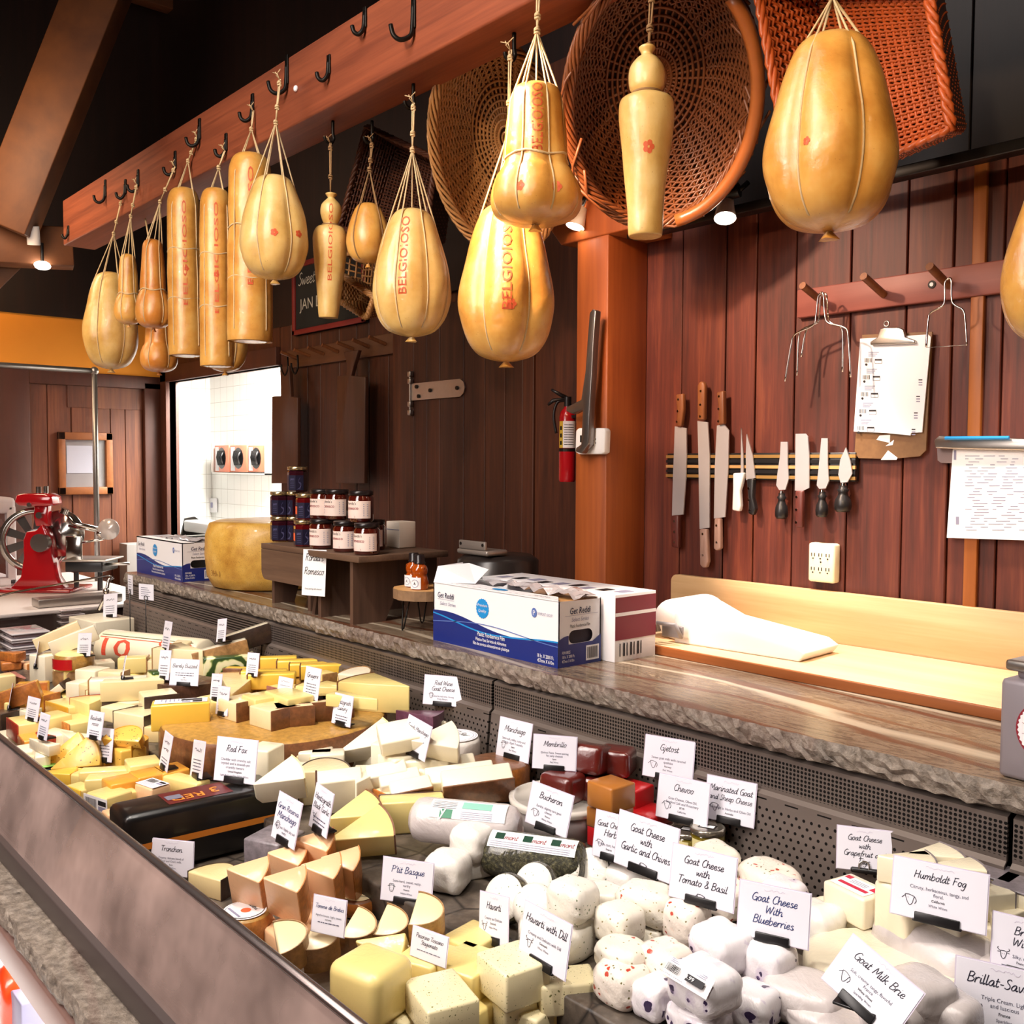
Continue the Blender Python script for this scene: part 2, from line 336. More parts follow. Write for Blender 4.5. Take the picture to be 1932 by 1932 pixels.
# floor, ceiling, walls behind the camera
struct('floor', MB().box((-8, -4, -.05), (4, 4.5, 0)), M_floor)
m = MB(); boards(m, -4, 4.5, -8, 4, 0, .03, .16, seed=3)
m.xf(Matrix(((0, 0, 1, 0), (1, 0, 0, 0), (0, 1, 0, 4.7), (0, 0, 0, 1)))); struct('ceiling', m, M_ceiling)
struct('wall_front', MB().box((-8, -4.05, 0), (4, -4, 4.8)), M_room)
struct('wall_east', MB().box((4, -4, 0), (4.05, 4.5, 4.8)), M_room)
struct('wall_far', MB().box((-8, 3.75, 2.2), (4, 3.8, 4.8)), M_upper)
# right wall of red boards, darker boards above
m = MB(); m.box((-1.9, YW+.02, 0), (4, YW+.03, 2.27)); boards(m, -1.895, 4, .9, 2.27, YW, seed=12, w=.135); struct('wall_right', m, M_redplank)
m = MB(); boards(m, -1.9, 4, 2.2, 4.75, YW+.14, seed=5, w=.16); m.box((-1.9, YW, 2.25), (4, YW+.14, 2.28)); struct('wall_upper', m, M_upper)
# vertical battens on the right wall
for k, (u, v) in enumerate([(1836, 1000), (1868, 400)][:1]):
    p = onY(u, v, YW); o = MB().box((p.x-.014, YW-.012, 1.29), (p.x+.014, YW, 2.25), 0, .002).build('trim_1', wood('orange_batten', '#8a4a1c', '#b46a2a', (1, 1, .05), 20), kind='structure')
# post
m = MB().box((-2.012, 2.0, 0), (-1.89, YW, 2.245), 0, .004); struct('wall_post', m, M_post)
m = MB()
a = onY(1085, 450, 2.0); m.prism([(-2.075, 2.235), (-1.80, 2.235), (-1.80, 2.40), (-2.22, 2.40)], 0, .17, 0, .004, M=Matrix(((1, 0, 0, 0), (0, 0, -1, YW), (0, 1, 0, 0), (0, 0, 0, 1))))
struct('trim_2', m, M_post)
# back wall: boards with an opening on the left, a sliding door on the right
XO0, XO1 = -6.08, -4.63
m = MB(); m.box((XO1, YB+.03, 0), (-1.9, YB+.04, 4.75)); boards(m, XO1, -3.5, .3, 2.3, YB, seed=21, w=.15); m.box((XL, YB, 2.105), (XO1, YB+.04, 2.3)); m.box((XL, YB, 0), (XO0, YB+.04, 2.2))
m.box((-2.62, YB-.05, 0), (-2.0, YB+.02, 3.0)); m.box((-3.56, YB-.03, 0), (-3.47, YB+.02, 2.4), 0, .003)
struct('wall_back', m, M_backplank)
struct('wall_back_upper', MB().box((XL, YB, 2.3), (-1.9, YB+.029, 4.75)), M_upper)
# wash room behind the opening
m = MB(); m.box((-7.2, 3.2, 0), (-3.9, 3.24, 2.9)); m.box((-7.2, YB+.05, 0), (-7.16, 3.2, 2.9)); m.box((-3.9, YB+.05, 0), (-3.86, 3.2, 2.9)); m.box((-7.2, YB+.05, 2.5), (-3.9, 3.24, 2.53)); struct('wall_tiled', m, M_tile)
m = MB(); m.box((XO0-.09, YB-.025, 0), (XO0, YB+.06, 2.2), 0, .003); m.box((XO0-.09, YB-.025, 2.105), (XO1, YB+.06, 2.2), 0, .003); struct('trim_3', m, M_trim)
# sliding door (dark boards, strap hinge)
m = MB(); boards(m, -3.47, -2.625, .1, 2.24, YB-.055, .04, .12, .003, seed=8); d = struct('door_1', m, M_doorwood)
M_steel = flat('brushed_steel', '#b9b4ae', .35, 1, var=.08, vs=60); M_black = flat('black_iron', '#17130f', .45, .6); M_bolt = flat('dark_bolts', '#2b2622', .5, .7)
M_chrome = flat('polished_steel', '#d6d2cc', .12, 1)
p = onY(776, 740, YB-.06); q = onY(878, 738, YB-.06); s = MB(); L = q.x-p.x
s.prism([(0, -.035), (L-.03, -.035), (L-.008, -.022), (L, 0), (L-.008, .022), (L-.03, .035), (0, .035)], 0, .006, M=basis((p.x, YB-.058, p.z), (1, 0, 0), (0, 0, 1)))
for x, z in ((.045, .02), (.06, -.02), (.14, 0), (L-.045, 0)): s.cyl((p.x+x, YB-.07, p.z+z), (p.x+x, YB-.058, p.z+z), .008, 10, 1)
s.build('strap_hinge', [M_steel, M_bolt], d)
s = MB()
for dz in (.075, .045, -.05, -.085): s.box((p.x-.01, YB-.075, p.z+dz-.012), (p.x+.012, YB-.055, p.z+dz+.012), 0, .004)
s.cyl((p.x, YB-.066, p.z-.09), (p.x, YB-.066, p.z+.08), .005, 8); s.build('hinge_knuckle', [M_steel], d)
# left wall: ochre plaster, framed door with a small window
m = MB(); m.box((XL-.06, -4, 0), (XL-.02, 1.5, 2.4)); m.box((XL-.06, -4, 2.14), (XL, YB, 2.46)); m.box((XL-.05, -4, 0), (XL, 1.445, 2.2)); struct('wall_left', m, M_plaster)
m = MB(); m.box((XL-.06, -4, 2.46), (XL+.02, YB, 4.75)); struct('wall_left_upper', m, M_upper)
m = MB(); m.box((XL-.06, 1.44, 0), (XL+.02, 1.66, 2.14), 0, .004); m.box((XL-.06, 1.66, 2.06), (XL+.02, 2.47, 2.14), 0, .004); m.box((XL-.06, 2.33, 0), (XL+.02, 2.47, 2.1), 0, .004); struct('trim_4', m, M_trim)
m = MB(); boards(m, 1.66, 1.9, 0, 2.06, XL-.05, .03, .125, seed=4, axis='y'); boards(m, 1.9, 2.33, 0, 1.93, XL-.045, .03, .13, seed=9, axis='y'); m.box((XL-.05, 1.88, 1.93), (XL-.015, 2.33, 2.06)); d2 = struct('door_2', m, M_leftdoor)
A = onX(108, 815, XL-.01); B = onX(212, 932, XL-.01); fr = MB()
y0, y1, z0, z1 = A.y, B.y, B.z, A.z
for a, b in (((y0, z0), (y1, z0+.045)), ((y0, z1-.045), (y1, z1)), ((y0, z0), (y0+.04, z1)), ((y1-.04, z0), (y1, z1))): fr.box((XL-.02, a[0], a[1]), (XL+.012, b[0], b[1]), 0, .003)
fr.build('window_frame', wood('pine_frame', '#7a4520', '#a5652f', (1, 1, 1), 9), d2)
MB().box((XL-.019, y0+.03, z0+.03), (XL-.012, y1-.03, z1-.03)).build('window_pane', flat('grey_window_glass', '#8f8d90', .1, var=.25, vs=6), d2)
pn = MB().box((XL-.012, y0+.05, z0+.13), (XL-.008, y0+.2, z1-.08)).build('paper_notice', flat('blueish_paper', '#b9bfd0', .7), d2)
# overhead timbers
m = MB().box((-4.717, 1.42, 2.577), (3.4, 1.56, 2.778), 0, .006); struct('beam_1', m, M_beam)
m = MB()
def bar(mb, a, b, w, h, mi=0, bev=.005):
    a, b = Vector(a), Vector(b); x = (b-a).normalized(); y = x.cross(Vector((0, 0, 1))); y = y.normalized() if y.length > .01 else Vector((0, 1, 0)); z = y.cross(x)*-1
    mb.box((0, -w/2, -h/2), ((b-a).length, w/2, h/2), mi, bev, M=basis(a, x, y, z))
# diagonal rafter and its twin, the tie beam and the brace at the left
bar(m, onX(205, -60, -4.9), onX(10, 430, -5.2), .14, .25); struct('beam_2', m, M_rafter)
m = MB(); bar(m, onX(-200, 452, -5.45), onX(137, 470, -5.25), .14, .19); struct('beam_4', m, M_rafter)
m = MB(); bar(m, onX(22, 480, -5.5), onX(-60, 560, -5.5), .1, .14); struct('beam_5', m, M_rafter)
# ceiling joists running out from the beam
for k, (x0, z) in enumerate([(-6.0, 4.35), (-5.1, 4.35), (-4.2, 4.35), (-3.3, 4.35), (-2.4, 4.35), (-1.5, 4.35)]):
    struct('beam_%d' % (6+k), MB().box((x0-.045, -4, z), (x0+.045, 4, z+.16), 0, .004), wood('joist_wood_%d' % k, '#4a2a16', '#6a3f22', (1, .05, 1), 12))
# ================================================================== counter and refrigerated case
def marble_mat(name, front=False):
    t = NT(name); v = t.coord((.8, 4.6, 4.6)); n1 = t.noise(v, 5, 8, .66, 2.4)
    c = t.ramp(n1, [(.26, '#2a211b'), (.42, '#5f5042'), (.52, '#83725f'), (.6, '#5d4c3e'), (.74, '#a8957a')])
    v2 = t.coord((.35, 1.6, 1.6), (0, 0, .18)); w = t.n('ShaderNodeTexWave', wave_type='BANDS', bands_direction='Y', i_Scale=1.1, i_Distortion=9, i_Detail=3, i_Detail_Scale=1.3); t.l(v2, w.inputs[0])
    vein = t.ramp(w.outputs['Fac'], [(.95, '#000000'), (.995, '#d0d0d0')]); c = t.mix(vein, c, '#cdbfa8')
    w2 = t.n('ShaderNodeTexWave', wave_type='BANDS', bands_direction='Y', i_Scale=1.7, i_Distortion=11, i_Detail=4, i_Detail_Scale=1); t.l(v2, w2.inputs[0])
    br = t.ramp(w2.outputs['Fac'], [(.9, '#000000'), (.99, '#ffffff')]); c = t.mix(t.math('MULTIPLY', br, .8), c, '#5a2c17')
    if front:
        n3 = t.noise(t.coord((1, 1, 1)), 55, 5, .7); g = t.ramp(n3, [(.3, '#3f3833'), (.5, '#7d7268'), (.7, '#a89c90')]); c = t.mix(.7, c, g)
        t.bsdf(c, .6, 0, 0, t.bump(n3, .8, .006))
    else: t.bsdf(c, .25, 0, .1, t.bump(n1, .05, .002))
    return t.m
M_marble = marble_mat('brown_marble'); M_marble_rough = marble_mat('chiselled_marble_edge', True)
XC0, XC1, YC = -4.06, 1.0, 1.445
def rough_edge(mb, x0, x1, y, zt, zb, mi, step=.012, amp=.008, seed=3, back=.02):
    r = random.Random(seed); n = int((x1-x0)/step); rows = 6; low = [r.uniform(-1, 1) for _ in range(n//5+4)]
    vs = []
    for i in range(n+1):
        x = x0+(x1-x0)*i/n; f = i/5; k = int(f); b = low[k]*(1-f+k)+low[k+1]*(f-k)
        for j in range(rows):
            t = j/(rows-1); z = zt+(zb-zt)*t; bul = sin(pi*min(1, .18+t*.75))*.012
            d = 0 if j == rows-1 else b*amp*.8+r.uniform(-amp, amp)*.55
            vs.append((x, y-bul-d*.9+(back*.3 if j == rows-1 else 0), z-(r.uniform(0, .006) if 0 < j < rows-1 else 0)))
    mb.add(vs, [(i*rows+j, i*rows+j+1, (i+1)*rows+j+1, (i+1)*rows+j) for i in range(n) for j in range(rows-1)], mi, False)
    return [vs[i*rows] for i in range(n+1)]
m = MB(); top = rough_edge(m, XC0, XC1, YC, 1.15, 1.106, 1)
yb = lambda x: YW
n = len(top); vs = top+[(p[0], 1.99 if p[0] < -2.02 else YW, 1.15) for p in top]
m.add(vs, [(i, i+1, n+i+1, n+i) for i in range(n-1)], 0)
m.box((XC0, YC+.01, 1.11), (-2.02, 1.99, 1.149), 0); m.box((-2.02, YC+.01, 1.11), (XC1, YW, 1.149), 0)
m.build('counter_slab', [M_marble, M_marble_rough], label='long brown veined marble counter with a rough chiselled front edge', category='counter')
m = MB(); m.box((XC0+.02, YC+.06, .0), (-2.05, 1.9, 1.108)); m.box((-2.05, YC+.06, 0), (XC1, YW, 1.108)); struct('wall_counter_base', m, M_darktimber)
# perforated steel back panels of the case
def perf_mat(name, slots):
    t = NT(name); sp = t.n('ShaderNodeSeparateXYZ'); t.l(t.coord(), sp.inputs[0]); X, Z = sp.outputs[0], sp.outputs[2]
    def dots(px, pz, r, stag=0, z0=0):
        zz = t.math('DIVIDE', t.math('SUBTRACT', Z, z0), pz); xx = t.math('DIVIDE', X, px)
        if stag: xx = t.math('ADD', xx, t.math('MULTIPLY', t.math('FLOOR', zz), .5))
        a = t.math('MULTIPLY', t.math('SUBTRACT', t.math('FRACT', xx), .5), px); b = t.math('MULTIPLY', t.math('SUBTRACT', t.math('FRACT', zz), .5), pz)
        return t.math('LESS_THAN', t.math('SQRT', t.math('ADD', t.math('MULTIPLY', a, a), t.math('MULTIPLY', b, b))), r)
    def band(lo, hi): return t.math('MULTIPLY', t.math('GREATER_THAN', Z, lo), t.math('LESS_THAN', Z, hi))
    if slots: up = t.math('GREATER_THAN', t.math('FRACT', t.math('DIVIDE', Z, .0085)), .45)
    else: up = dots(.0072, .0072, .0026)
    up = t.math('MULTIPLY', up, band(1.042, 1.093))
    lo = t.math('MULTIPLY', dots(.0145, .0125, .0027, 1), band(.86, 1.012))
    sl = t.math('MULTIPLY', band(1.022, 1.0245), t.math('LESS_THAN', t.math('FRACT', t.math('DIVIDE', X, .062)), .42))
    h = t.math('MAXIMUM', t.math('MAXIMUM', up, lo), sl)
    n = t.noise(t.coord((.3, 1, 1)), 6, 3); c = t.mix(n, '#6a5f58', '#8d8079'); c = t.mix(h, c, '#0c0909')
    t.bsdf(c, .42, .55, 0); return t.m
M_perf = perf_mat('perforated_steel', False); M_perf_slot = perf_mat('slotted_steel', True)
seams = [XC0, -2.839, -1.712, -.566, .6]
lab = ['slotted steel case panel at the far end under the marble', 'perforated steel case panel below the dark wooden benches', 'perforated steel case panel below the blue film box', 'perforated steel case panel below the silver canister at the right']
for i in range(4):
    a, b = seams[i]+.004, seams[i+1]-.004; m = MB()
    pr = [(YC+.012, 1.106), (YC-.004, 1.10), (YC-.004, 1.036), (YC-.012, 1.03), (YC-.03, .845)]
    vs = [(x, y, z) for x in (a, b) for y, z in pr]+[(x, y+.006, z) for x in (a, b) for y, z in pr]; k = len(pr)
    fs = [(j, k+j, k+j+1, j+1) for j in range(k-1)]+[(2*k+j, 2*k+j+1, 3*k+j+1, 3*k+j) for j in range(k-1)]+[(j, j+1, 2*k+j+1, 2*k+j) for j in range(k-1)]+[(k+j, 3*k+j, 3*k+j+1, k+j+1) for j in range(k-1)]
    m.add(vs, fs, 0); m.build('perforated_panel', M_perf_slot if i < 1 else M_perf, label=lab[i], category='panel', group='case back panels')
# decks of the case
def slate_mat():
    t = NT('slate_flags'); v = t.coord(); vo = t.n('ShaderNodeTexVoronoi', feature='DISTANCE_TO_EDGE', i_Scale=7); t.l(v, vo.inputs[0])
    n = t.noise(v, 18, 5, .6); c = t.ramp(n, [(.3, '#2b2520'), (.5, '#4f453c'), (.66, '#6c6054'), (.8, '#8a765c')])
    e = t.ramp(vo.outputs[0], [(0, '#000000'), (.03, '#ffffff')]); c = t.mix(e, '#1d1815', c); t.bsdf(c, .45, 0, .2, t.bump(n, .5, .004)); return t.m
M_slate = slate_mat(); YS = .90
MB().box((-4.1, .52, .80), (.7, YS, .838), 0, .003).build('slate_deck', M_slate, label='dark slate display deck along the front of the case', category='deck')
MB().box((-4.1, YS-.012, .838), (.7, YC-.034, .898), 0, .004).build('slate_shelf', M_slate, label='raised slate step along the back of the case', category='shelf')
MB().box((-4.12, .80, 0), (.7, YC+.05, .798)).box((-4.12, .525, .745), (.7, .80, .798)).build('case_body', flat('case_dark_steel', '#4a4340', .5, .4), label='dark steel body of the refrigerated case under the slate deck', category='case'); CASE = bpy.data.objects['case_body']
# front glass
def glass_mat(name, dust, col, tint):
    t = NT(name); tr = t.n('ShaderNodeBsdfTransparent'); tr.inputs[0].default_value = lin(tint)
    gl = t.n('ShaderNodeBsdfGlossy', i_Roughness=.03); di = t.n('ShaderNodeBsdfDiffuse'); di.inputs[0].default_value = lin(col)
    n = t.noise(t.coord((1, 1, 1)), 3.5, 4, .6); f = t.math('MULTIPLY', t.ramp(n, [(.3, '#808080'), (.7, '#ffffff')]), dust)  # reflection haze painted in as a patchy diffuse layer
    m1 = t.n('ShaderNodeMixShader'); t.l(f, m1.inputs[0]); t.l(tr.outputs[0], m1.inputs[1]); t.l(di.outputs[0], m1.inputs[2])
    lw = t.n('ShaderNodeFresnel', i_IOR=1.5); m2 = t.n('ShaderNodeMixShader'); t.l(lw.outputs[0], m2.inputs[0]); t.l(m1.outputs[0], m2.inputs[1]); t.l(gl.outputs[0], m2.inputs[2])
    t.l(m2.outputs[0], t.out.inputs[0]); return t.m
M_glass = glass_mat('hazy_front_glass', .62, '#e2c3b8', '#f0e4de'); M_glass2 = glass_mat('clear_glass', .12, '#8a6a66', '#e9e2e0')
GT, GB = (.548, 1.0), (.507, .845)
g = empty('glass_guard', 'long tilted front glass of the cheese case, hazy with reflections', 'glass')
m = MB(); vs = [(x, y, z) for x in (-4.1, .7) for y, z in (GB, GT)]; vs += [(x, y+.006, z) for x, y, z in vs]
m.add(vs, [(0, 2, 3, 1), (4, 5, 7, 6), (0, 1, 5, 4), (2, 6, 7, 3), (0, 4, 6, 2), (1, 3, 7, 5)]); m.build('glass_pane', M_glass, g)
MB().tube([(-4.1, GT[0]+.003, GT[1]), (.7, GT[0]+.003, GT[1])], .0065, 8).build('edge_rail', flat('grey_rail', '#7c716e', .25, .8), g)
MB().box((-4.1, .495, .806), (.7, .52, .846), 0, .002).build('base_channel', flat('dark_channel', '#554b49', .4, .3), g)
# end glass with its bracket
g = empty('end_glass', 'clear end pane of the case beside the red slicer', 'glass')
MB().add([(-4.1, y, z) for y, z in ((.53, .845), (1.40, .85), (1.40, 1.128), (1.385, 1.136), (1.03, 1.096), (.55, 1.0))], [(0, 1, 2, 3, 4, 5)]).build('glass_pane', M_glass2, g)
MB().tube([(-4.1, 1.40, 1.13), (-4.1, 1.385, 1.136), (-4.1, 1.03, 1.097), (-4.1, .552, 1.0)], .004, 6).build('edge_strip', M_chrome, g)
MB().tube([(-4.09, 1.405, 1.13), (-4.09, 1.385, 1.12), (-4.085, 1.372, 1.06), (-4.08, 1.34, 1.0)], .007, 8).sphere((-4.085, 1.373, 1.075), .014).build('bracket', M_chrome, g)
# stone ledge in front of the glass, steel apron, lit lower shelf
m = MB(); top = rough_edge(m, -4.1, .7, .452, .806, .77, 1, seed=8, amp=.006); n = len(top)
m.add(top+[(p[0], .497, .806) for p in top], [(i, i+1, n+i+1, n+i) for i in range(n-1)], 1); m.box((-4.1, .455, .765), (.7, .497, .80), 1)
m.build('stone_ledge', [M_marble, M_marble_rough], label='grey rough stone ledge below the front glass', category='ledge')
M_pinksteel = flat('pinkish_steel', '#9b7a70', .35, .3, var=.1, vs=3)
MB().box((-4.1, .44, .708), (.7, .454, .768), 0, .004).build('apron_rail', M_pinksteel, label='pinkish metal apron below the stone ledge', category='apron')
MB().box((-4.1, .2, .44), (.7, .80, .48), 0, .003).box((-4.1, .2, 0), (.7, .26, .44), 0).build('lower_shelf', flat('bright_white_shelf', '#f2f2f0', .5), CASE)
# ================================================================== things on the counter
M_white = flat('white_card', '#f3f1f3', .6); M_ink = flat('navy_print', '#17204a', .6); M_black_ink = flat('black_print', '#15121a', .6)
M_blue = flat('box_blue', '#182a78', .4, var=.08, vs=8); M_sky = flat('box_sky_blue', '#1f8fd6', .4); M_greyink = flat('grey_print', '#8f8ea8', .6); M_paleblue = flat('pale_blue_line', '#5f78b8', .5)
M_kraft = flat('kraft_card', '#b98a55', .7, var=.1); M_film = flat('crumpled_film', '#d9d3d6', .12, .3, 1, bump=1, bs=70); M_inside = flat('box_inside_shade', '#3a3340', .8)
M_maroon = flat('maroon_card', '#7d1230', .5)
def wave(x, L): return sin(x/L*2*pi*1.02+.55)
def film_box(name, label, x, y, L, Wd, H, open_top, detail):
    t = empty(name, label, 'box', (x, y, 1.15)); m = MB(); th = .004
    # local: x 0..L along the front, y 0..Wd, z 0..H ; 0 white 1 blue 2 navy 3 sky 4 grey 5 pale 6 inside
    mats = [M_white, M_blue, M_ink, M_sky, M_greyink, M_paleblue, M_inside, M_black_ink]
    m.box((0, 0, 0), (L, th, H), 0); m.box((0, Wd-th, 0), (L, Wd, H), 0); m.box((0, 0, 0), (th, Wd, H), 0); m.box((0, 0, 0), (L, Wd, th), 0)
    # right end with a hand hole
    yc, zc, rw, rh = Wd*.52, H*.44, Wd*.17, H*.1
    hole = [(yc+rw*s+rh*cos(a)*1, zc+rh*sin(a)) for s, rng in ((1, range(-90, 91, 18)), (-1, range(90, 271, 18))) for a in [radians(q) for q in rng]]
    bm = bmesh.new(); outer = [bm.verts.new((L, yy, zz)) for yy, zz in ((0, 0), (Wd, 0), (Wd, H*.98), (0, H))]; inn = [bm.verts.new((L, yy, zz)) for yy, zz in hole]
    ed = [bm.edges.new((outer[i], outer[(i+1) % 4])) for i in range(4)]+[bm.edges.new((inn[i], inn[(i+1) % len(inn)])) for i in range(len(inn))]
    bmesh.ops.triangle_fill(bm, use_beauty=True, edges=ed); 
    for f in bm.faces:
        if f.normal.x < 0: f.normal_flip()
    m.frombm(bm, 0)
    fr = lambda a, b: (a, -.0006, b)
    N = 40; edge = [(L*i/N, H*(.44+.105*sin(i/N*5.6+1.05)-.11*max(0, i/N-.62)**1.2*2.2)) for i in range(N+1)]
    for i in range(N): m.add([fr(edge[i][0], 0), fr(edge[i+1][0], 0), fr(*edge[i+1]), fr(*edge[i])], [(0, 1, 2, 3)], 1)
    F = basis((0, -.0011, 0), (1, 0, 0), (0, 0, 1))
    def line(f, w, mi): ribbon(m, [Vector((L*i/50, H*f(i/50), 0)) for i in range(51)], w, mi, F)
    line(lambda q: .40+.1*sin(q*5.2+2.1)-.26*max(0, q-.6)**1.1, .0035, 3); line(lambda q: .38+.06*sin(q*5.2+5.6), .002, 5)
    text(m, 'Get Reddi', F@T(.018, H*.76, 0), H*.1, 2, 'L', .12, .004, .8); rect(m, .018, H*.735, L*.19, H*.74, 4, F); text(m, 'Select Series', F@T(.028, H*.64, 0), H*.062, 4, 'L', .25)
    C = [(L*.43+.0245*(1 if k % 2 else .93)*cos(k*pi/20), H*.70+.0245*(1 if k % 2 else .93)*sin(k*pi/20)) for k in range(40)]
    m.add([F@Vector((a, b, 0)) for a, b in C], [tuple(range(40))], 3)
    F2 = F@T(0, 0, .0006); text(m, 'Premium', F2@T(L*.43, H*.73, 0), H*.05, 0, 'C', .2); text(m, 'Quality', F2@T(L*.43, H*.64, 0), H*.05, 0, 'C', .2)
    m.add([F@Vector((L*.83+.009*cos(k*pi/9), H*.78+.011*sin(k*pi/9), 0)) for k in range(18)], [tuple(range(18))], 5); text(m, 'P', F2@T(L*.83, H*.74, 0), H*.08, 0)
    text(m, 'INTEPLAST GROUP', F@T(L*.855, H*.755, 0), H*.045, 4, 'L', 0, 0, .62)
    for i, (s, h, yy) in enumerate((('Plastic Foodservice Film', .072, .245), ('Plástica Para Servicio de Alimentos', .055, .165), ('Film de services alimentaires en plastique', .055, .09))): text(m, s, F2@T(L*.5, H*yy, 0), H*h, 0, 'C', 0, .006, .72)
    text(m, '18 In. X 2000 Ft.', F2@T(L*.975, H*.115, 0), H*.058, 0, 'R', 0, .004, .7); text(m, '457mm X 610m', F2@T(L*.975, H*.04, 0), H*.058, 0, 'R', 0, .004, .7)
    # end print
    E = basis((L+.0008, 0, 0), (0, 1, 0), (0, 0, 1)); E2 = E@T(0, 0, .0006)
    for i in range(30):
        f = lambda q: H*(.395+.075*sin(q*6.6+.2)); a, b = i/30, (i+1)/30; mid = (a+b)/2*Wd
        if abs(mid-yc) > rw+rh*1.02: m.add([E@Vector(p) for p in ((a*Wd, 0, 0), (b*Wd, 0, 0), (b*Wd, f(b), 0), (a*Wd, f(a), 0))], [(0, 1, 2, 3)], 1)
        else:
            m.add([E@Vector(p) for p in ((a*Wd, 0, 0), (b*Wd, 0, 0), (b*Wd, zc-rh*1.03, 0), (a*Wd, zc-rh*1.03, 0))], [(0, 1, 2, 3)], 1)
    text(m, 'Get Reddi', E@T(Wd*.5, H*.79, 0), H*.1, 2, 'C', .15, .012, .78); rect(m, Wd*.15, H*.765, Wd*.92, H*.77, 4, E); text(m, 'Select Series', E@T(Wd*.5, H*.675, 0), H*.065, 4, 'C', .25, 0, .8)
    text(m, 'Plastic Foodservice Film', E@T(Wd*.5, H*.585, 0), H*.052, 7, 'C', 0, .004, .62)
    for i, s in enumerate(('FSW1802S', '18 In. X 2000 Ft.', '457mm X 610m')): text(m, s, E2@T(Wd*.08, H*(.2-.065*i), 0), H*.046, 0, 'L', 0, .003, .62)
    rect(m, Wd*.64, H*.05, Wd*.95, H*.28, 0, E2); r = random.Random(2); yy = Wd*.67
    while yy < Wd*.92: w = r.uniform(.0008, .0026); rect(m, yy, H*.08, yy+w, H*.255, 7, E2, .0004); yy += w+r.uniform(.001, .002)
    m.build('carton', mats, t)
    tp = MB()   # top: folded-in lid strip along the front, raised flap at the left, crumpled film
    if detail:
        P = [(0, 0), (L, 0), (L-.05, Wd*.35), (L*.55, Wd*.33), (L*.2, Wd*.45), (L*.12, Wd*.3), (0, Wd*.3)]
        tp.prism(P, H-.001, H+.002, 0); G = T(0, 0, H+.0026)
        for i in range(20): rect(tp, .01+i*L/20.5, .012, .01+i*L/20.5+.009, .0135, 4, G)
        tp.add([G@Vector((L*.5+.026*cos(k*pi/12), Wd*.2+.012*sin(k*pi/12), 0)) for k in range(24)], [tuple(range(24))], 3)
        text(tp, 'Get Reddi', G@T(L*.83, Wd*.2, 0)@RZ(pi), .009, 2, 'C', .12)
        tp.build('lid_strip', mats, t)
        fl = MB(); fl.add([(0, 0, H), (.12, .04, H+.005), (.1, .1, H+.035), (.02, .1, H+.045), (-.008, .02, H+.04)], [(0, 1, 2, 3, 4)], 0); fl.add([(0, 0, H), (.0, .1, H), (-.006, .1, H+.045), (-.008, .02, H+.04)], [(0, 1, 2, 3)], 0); fl.build('raised_flap', M_white, t)
        MB().box((L*.6, Wd*.3, H-.02), (L-.006, Wd-.01, H-.004), 0, .003).build('kraft_flap', M_kraft, t)
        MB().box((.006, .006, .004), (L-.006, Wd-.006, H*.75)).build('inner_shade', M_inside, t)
        fm = MB(); r = random.Random(6); pts = [(L*.3+i*L*.036, Wd*.4+j*Wd*.14, H+.004+r.uniform(-.006, .014)) for i in range(20) for j in range(5)]
        fm.add(pts, [(i*5+j, (i+1)*5+j, (i+1)*5+j+1, i*5+j+1) for i in range(19) for j in range(4)], 0, False); fm.build('plastic_film', M_film, t)
    else:
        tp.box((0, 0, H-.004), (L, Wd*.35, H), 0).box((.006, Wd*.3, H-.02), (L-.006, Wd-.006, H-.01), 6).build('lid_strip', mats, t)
        fm = MB(); r = random.Random(9); pts = [(L*.3+i*L*.04, Wd*.3+j*Wd*.16, H+r.uniform(-.004, .012)) for i in range(18) for j in range(5)]
        fm.add(pts, [(i*5+j, (i+1)*5+j, (i+1)*5+j+1, i*5+j+1) for i in range(17) for j in range(4)]); fm.build('plastic_film', M_film, t)
    return t
film_box('film_box', 'blue and white film box at the middle of the marble counter with a hand hole', -2.007, 1.489, .46, .135, .148, 1, True)
film_box('film_box', 'blue and white film box at the far end of the counter by the round cheese', -4.045, 1.485, .46, .135, .148, 1, False)
# maroon and white carton behind the near film box
t = empty('maroon_box', 'maroon and white carton standing behind the near blue film box', 'box', (-1.985, 1.632, 1.15)); m = MB()
m.box((0, 0, 0), (.475, .14, .155), 0, .001); E = basis((.4757, 0, 0), (0, 1, 0), (0, 0, 1)); rect(m, 0, .05, .14, .148, 1, E); rect(m, 0, .105, .14, .113, 0, E, .0004)
for k in range(7): rect(m, .015+k*.012, .012, .015+k*.012+(.006 if k % 2 else .003), .042, 2, E, .0004)
G = T(0, 0, .1556)
for k in range(9): rect(m, .03+k*.05, .02+.01*(k % 3), .06+k*.05, .03+.012*(k % 3)+.03, 2 if k % 2 else 3, G)
m.build('carton', [M_white, M_maroon, M_black_ink, M_greyink], t)
# round dark thing behind: coil dispenser
t = empty('tape_dispenser', 'dark round dispenser with a pale metal bracket standing behind the film boxes', 'dispenser', (*onZ(1010, 1098, 1.15)[:2], 1.15)); t.location = (-2.19, 1.86, 1.15)
MB().lathe([(.11, 0), (.12, .01), (.12, .17), (.1, .185), (.02, .188)], 24).build('drum', flat('dark_plastic', '#2b2523', .3), t)
MB().box((-.07, -.1, .189), (.07, -.02, .205), 0, .006).box((-.06, -.1, .205), (.06, -.09, .23), 0, .003).cyl((-.05, -.101, .22), (-.05, -.098, .22), .005, 8, 1).cyl((.05, -.101, .22), (.05, -.098, .22), .005, 8, 1).build('bracket', [flat('pale_metal', '#a49a92', .4, .6), M_bolt], t)
